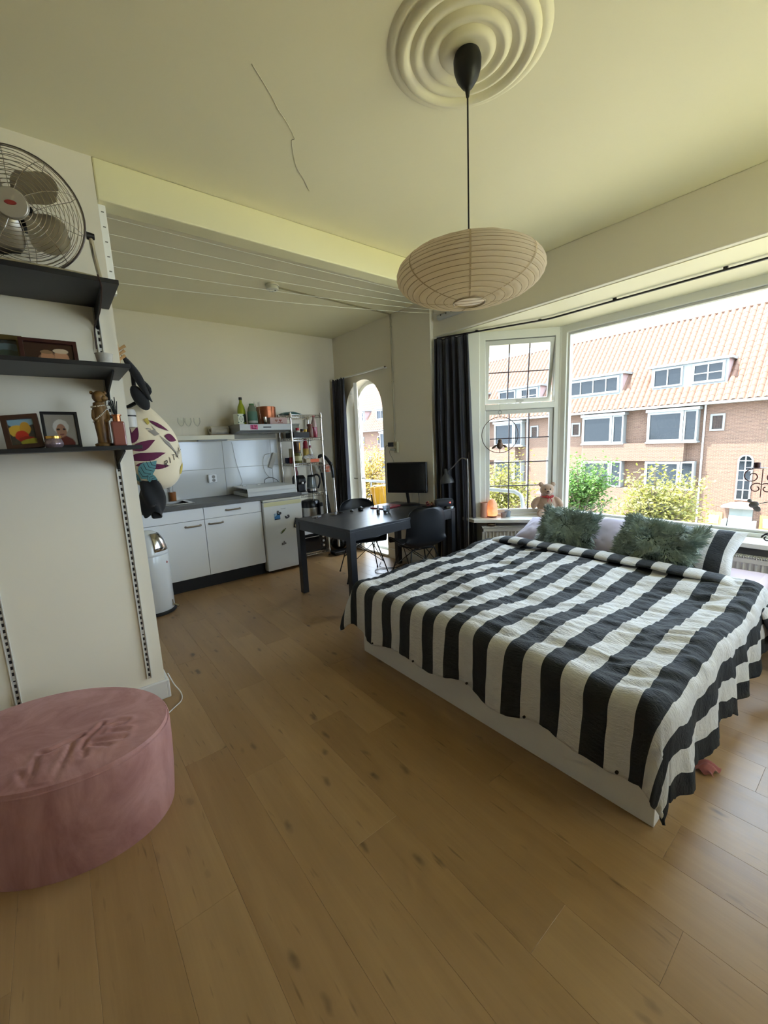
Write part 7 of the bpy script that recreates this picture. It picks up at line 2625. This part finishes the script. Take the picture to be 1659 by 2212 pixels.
for k, (x, y, c, lab) in enumerate(((3.655, 2.585, 'B9A49E', 'frosted pinkish tea light glass beside the salt lamp'), (3.705, 2.570, 'B4C0CC', 'taller clear tea light glass beside the salt lamp'))):
    t = thing('tealight_glass', lab, 'tea light', (x, y, SZ), group='tea light glasses')
    G().lathe([(0.024, 0.0), (0.026, 0.002), (0.033, 0.052 + 0.014 * k), (0.031, 0.052 + 0.014 * k), (0.023, 0.008), (0.001, 0.006)], (0, 0, 0), 24).build('glass_wall', mat('tealight_%d' % k, c, 0.15, trans=0.5), t, smooth=True)
    G().lathe([(0.018, 0.007), (0.018, 0.020), (0.001, 0.021)], (0, 0, 0), 16).build('tealight', mat('wax_white', 'D8D4CA', 0.6), t, smooth=True)

# teddy bear: one rounded body, then face, ribbon
tb_ = thing('teddy_bear', 'beige teddy bear with a red ribbon sitting on the sill', 'teddy bear', (4.005, 2.300, SZ), R(-52))


def plush(name, c1, c2):
    k = NT(name)
    f = k.noise(k.obj(), 70, 4)
    k.inp('Base Color', k.mix(f, lin(c1), lin(c2)))
    k.inp('Roughness', 0.95)
    k.inp('Sheen Weight', 0.6)
    k.bump(k.noise(k.obj(), 300, 3), 0.7, 0.006)
    return k.m


M_PLUSH = plush('bear_plush', '8E6E52', 'B4957A')
M_PLUSH2 = plush('bear_pad', 'A58A72', 'C2A890')
g = G()
# local -y faces the room
g.ell((0, 0.0, 0.115), (0.098, 0.080, 0.110), 22, 16)
g.ell((0, 0.0, 0.185), (0.070, 0.060, 0.06), 18, 12)
g.ell((0, -0.006, 0.272), (0.072, 0.064, 0.066), 22, 16)
g.ell((0, -0.060, 0.256), (0.034, 0.030, 0.026), 16, 10)
for s in (-1, 1):
    g.ell((s * 0.060, 0.012, 0.330), (0.026, 0.014, 0.026), 14, 10)
    g.ell((s * 0.112, -0.012, 0.150), (0.034, 0.036, 0.066), 16, 10, rotmat('Y', -s * 38))
    g.ell((s * 0.132, -0.020, 0.112), (0.030, 0.032, 0.036), 14, 10)
    g.ell((s * 0.062, -0.062, 0.040), (0.040, 0.062, 0.038), 16, 10, rotmat('Z', s * 14))
    g.ell((s * 0.074, -0.112, 0.044), (0.040, 0.028, 0.044), 16, 10)
o = g.build('body', M_PLUSH, tb_, smooth=True, angle=180)
rm = o.modifiers.new('remesh', 'REMESH')
rm.mode = 'VOXEL'
rm.voxel_size = 0.006
rm.use_smooth_shade = True
sm = o.modifiers.new('smooth', 'SMOOTH')
sm.iterations = 6
for s in (-1, 1):
    G().ell((s * 0.026, -0.064, 0.288), (0.007, 0.005, 0.007), 12, 8).build('eye', mat('gloss_black'), tb_, smooth=True)
    G().ell((s * 0.060, 0.001, 0.330), (0.015, 0.006, 0.015), 12, 8).build('inner_ear', M_PLUSH2, tb_, smooth=True)
    G().ell((s * 0.075, -0.136, 0.045), (0.026, 0.006, 0.029), 14, 8).build('foot_pad', M_PLUSH2, tb_, smooth=True)
G().ell((0, -0.090, 0.266), (0.013, 0.008, 0.009), 12, 8).build('nose', mat('nose_brown', '4A2E22', 0.5), tb_, smooth=True)
G().tube(smoothpath([(-0.014, -0.089, 0.248), (-0.006, -0.092, 0.244), (0, -0.0925, 0.252), (0.006, -0.092, 0.244), (0.014, -0.089, 0.248)], 4), 0.0014, 5).build('mouth', mat('nose_brown'), tb_, smooth=True)
M_RIB = mat('ribbon_red', 'A82024', 0.45)
rb = G().tube([(0.062 * math.cos(a), 0.058 * math.sin(a) - 0.004, 0.214 + 0.010 * math.sin(a)) for a in [2 * PI * i / 28 for i in range(28)]], 0.0055, 6, closed=True).build('ribbon', M_RIB, tb_, smooth=True)
for s in (-1, 1):
    G().tube(smoothpath([(0.018, -0.064, 0.206), (0.018 + s * 0.022, -0.068, 0.222), (0.018 + s * 0.036, -0.066, 0.212), (0.018 + s * 0.018, -0.068, 0.200), (0.018, -0.066, 0.204)], 5), 0.004, 6).build('bow_loop', M_RIB, rb, smooth=True)
    G().tube(smoothpath([(0.018, -0.067, 0.204), (0.018 + s * 0.014, -0.076, 0.186), (0.018 + s * 0.02, -0.084, 0.160)], 5), 0.0035, 6).build('ribbon_tail', M_RIB, rb, smooth=True)

# hanging hoop with a little bird
M_RUST = mat('rusty_iron', '4A3A30', 0.6, 0.4)
t = thing('hanging_hoop', 'thin metal hoop with a small bird hanging before the casement', 'ornament', (3.64, 2.625, 1.48))
ud = Vector((1, -1, 0)).normalized()
HR = 0.182
G().tube([ud * (HR * math.sin(2 * PI * i / 56)) + Vector((0, 0, HR * math.cos(2 * PI * i / 56))) for i in range(56)], 0.0035, 7, closed=True).build('hoop', M_RUST, t, smooth=True)
g = G().tube([ud * (0.017 * math.sin(2 * PI * i / 20)) + Vector((0, 0, HR + 0.045 + 0.017 * math.cos(2 * PI * i / 20))) for i in range(20)], 0.002, 6, closed=True)
g.cyl((0, 0, HR), (0, 0, HR + 0.029), 0.004, n=8).cyl((0, 0, HR + 0.06), (0.005, 0.005, 0.335), 0.0008, n=4)
g.build('hanger', M_RUST, t, smooth=True)
g = G().ell((0, 0, -0.105), (0.038, 0.030, 0.040), 16, 12).ell((-0.004, -0.004, -0.062), (0.022, 0.022, 0.022), 14, 10)
g.ell(ud * -0.055 + Vector((0, 0, -0.118)), (0.032, 0.012, 0.012), 10, 8, Matrix.Rotation(R(-45), 3, 'Z') @ rotmat('Y', -35))
g.ell(ud * 0.05 + Vector((0, 0, -0.115)), (0.026, 0.010, 0.012), 10, 8, Matrix.Rotation(R(-45), 3, 'Z') @ rotmat('Y', 30))
g.cyl((0, 0, -0.14), (0, 0, -HR), 0.004, n=6)
g.build('bird', mat('bronze', '5E4634', 0.5, 0.4), t, smooth=True)
G().cyl(Vector((-0.02, -0.02, -0.062)), Vector((-0.034, -0.034, -0.066)), 0.005, 0.0008, n=8).build('beak', mat('bronze'), t)

# scroll ornament with a bird by the big window, its foot on the sill
XS = 3.93
t = thing('scroll_ornament', 'wrought iron scroll holder with a candle cup hanging in the big window', 'ornament', (XS, 0.615, 1.10))
M_SCR = mat('scroll_rust', '5A2E26', 0.6, 0.3)


def spiral(c, r0, r1, a0, a1, n=22):
    return [(0, c[0] + (r0 + (r1 - r0) * i / n) * math.cos(a0 + (a1 - a0) * i / n), c[1] + (r0 + (r1 - r0) * i / n) * math.sin(a0 + (a1 - a0) * i / n)) for i in range(n + 1)]


g = G()
for s in (-1, 1):
    g.tube(spiral((s * 0.055, 0.0), 0.052, 0.014, R(90), R(90 + s * -430)), 0.0036, 6)
    g.tube(spiral((s * 0.028, -0.085), 0.038, 0.011, R(90 + s * 40), R(90 + s * 40 + s * -380)), 0.0036, 6)
g.tube([(0, 0, 0.055), (0, 0, -0.15)], 0.003, 6)
g.build('scrollwork', M_SCR, t, smooth=True)
G().lathe([(0.030, 0.056), (0.062, 0.060), (0.062, 0.063), (0.022, 0.064), (0.020, 0.066), (0.020, 0.098), (0.018, 0.098), (0.018, 0.068), (0.001, 0.067)], (0, 0.035, 0), 22).build('candle_cup', mat('cup_iron', '4A2C28', 0.5, 0.4), t, smooth=True)
g = G().ell((0, 0.03, -0.205), (0.014, 0.030, 0.024), 14, 10, rotmat('X', -25)).ell((0, 0.055, -0.178), (0.012, 0.014, 0.014), 12, 8)
g.ell((0, 0.012, -0.232), (0.008, 0.020, 0.026), 10, 8, rotmat('X', -50)).tube([(0, 0.0, -0.195), (0, -0.06, -0.175)], 0.003, 6)
g.build('bird', mat('pewter_bird', '6A6660', 0.5, 0.4), t, smooth=True)
G().cyl((0, 0, 0.063), (0, 0, 1.30), 0.0008, n=4).build('thread', mat('line_white'), t)
t = thing('sill_scroll', 'small black iron scroll standing on the sill at the picture edge', 'ornament', (3.96, 0.52, SZ))
g = G().tube(spiral((0.04, 0.032), 0.030, 0.010, R(0), R(430)), 0.0045, 6).tube(spiral((-0.03, 0.04), 0.036, 0.012, R(180), R(180 - 400)), 0.0045, 6)
g.tube(smoothpath([(0, 0.07, 0.032), (0, 0.04, 0.068), (0, 0.0, 0.05), (0, -0.03, 0.078)], 5), 0.0045, 6)
g.build('scroll', mat('iron_black', '1F1A1A', 0.5, 0.4), t, smooth=True)
# wooden disc on the radiator
t = thing('wooden_disc', 'thin slice of wood lying on the radiator under the casement', 'coaster', (3.50, 2.625, 0.549))
G().lathe([(0.040, 0.0), (0.042, 0.004), (0.041, 0.022), (0.001, 0.023)], (0, 0, 0), 24).build('disc', mat('disc_wood', '8E7A60', 0.6, grain=0.3), t, smooth=True)
G().lathe([(0.043, 0.002), (0.0435, 0.004), (0.0425, 0.019), (0.0405, 0.020)], (0, 0, 0), 24).build('bark_edge', mat('bark_dark', '4A3A2C', 0.8), t, smooth=True)
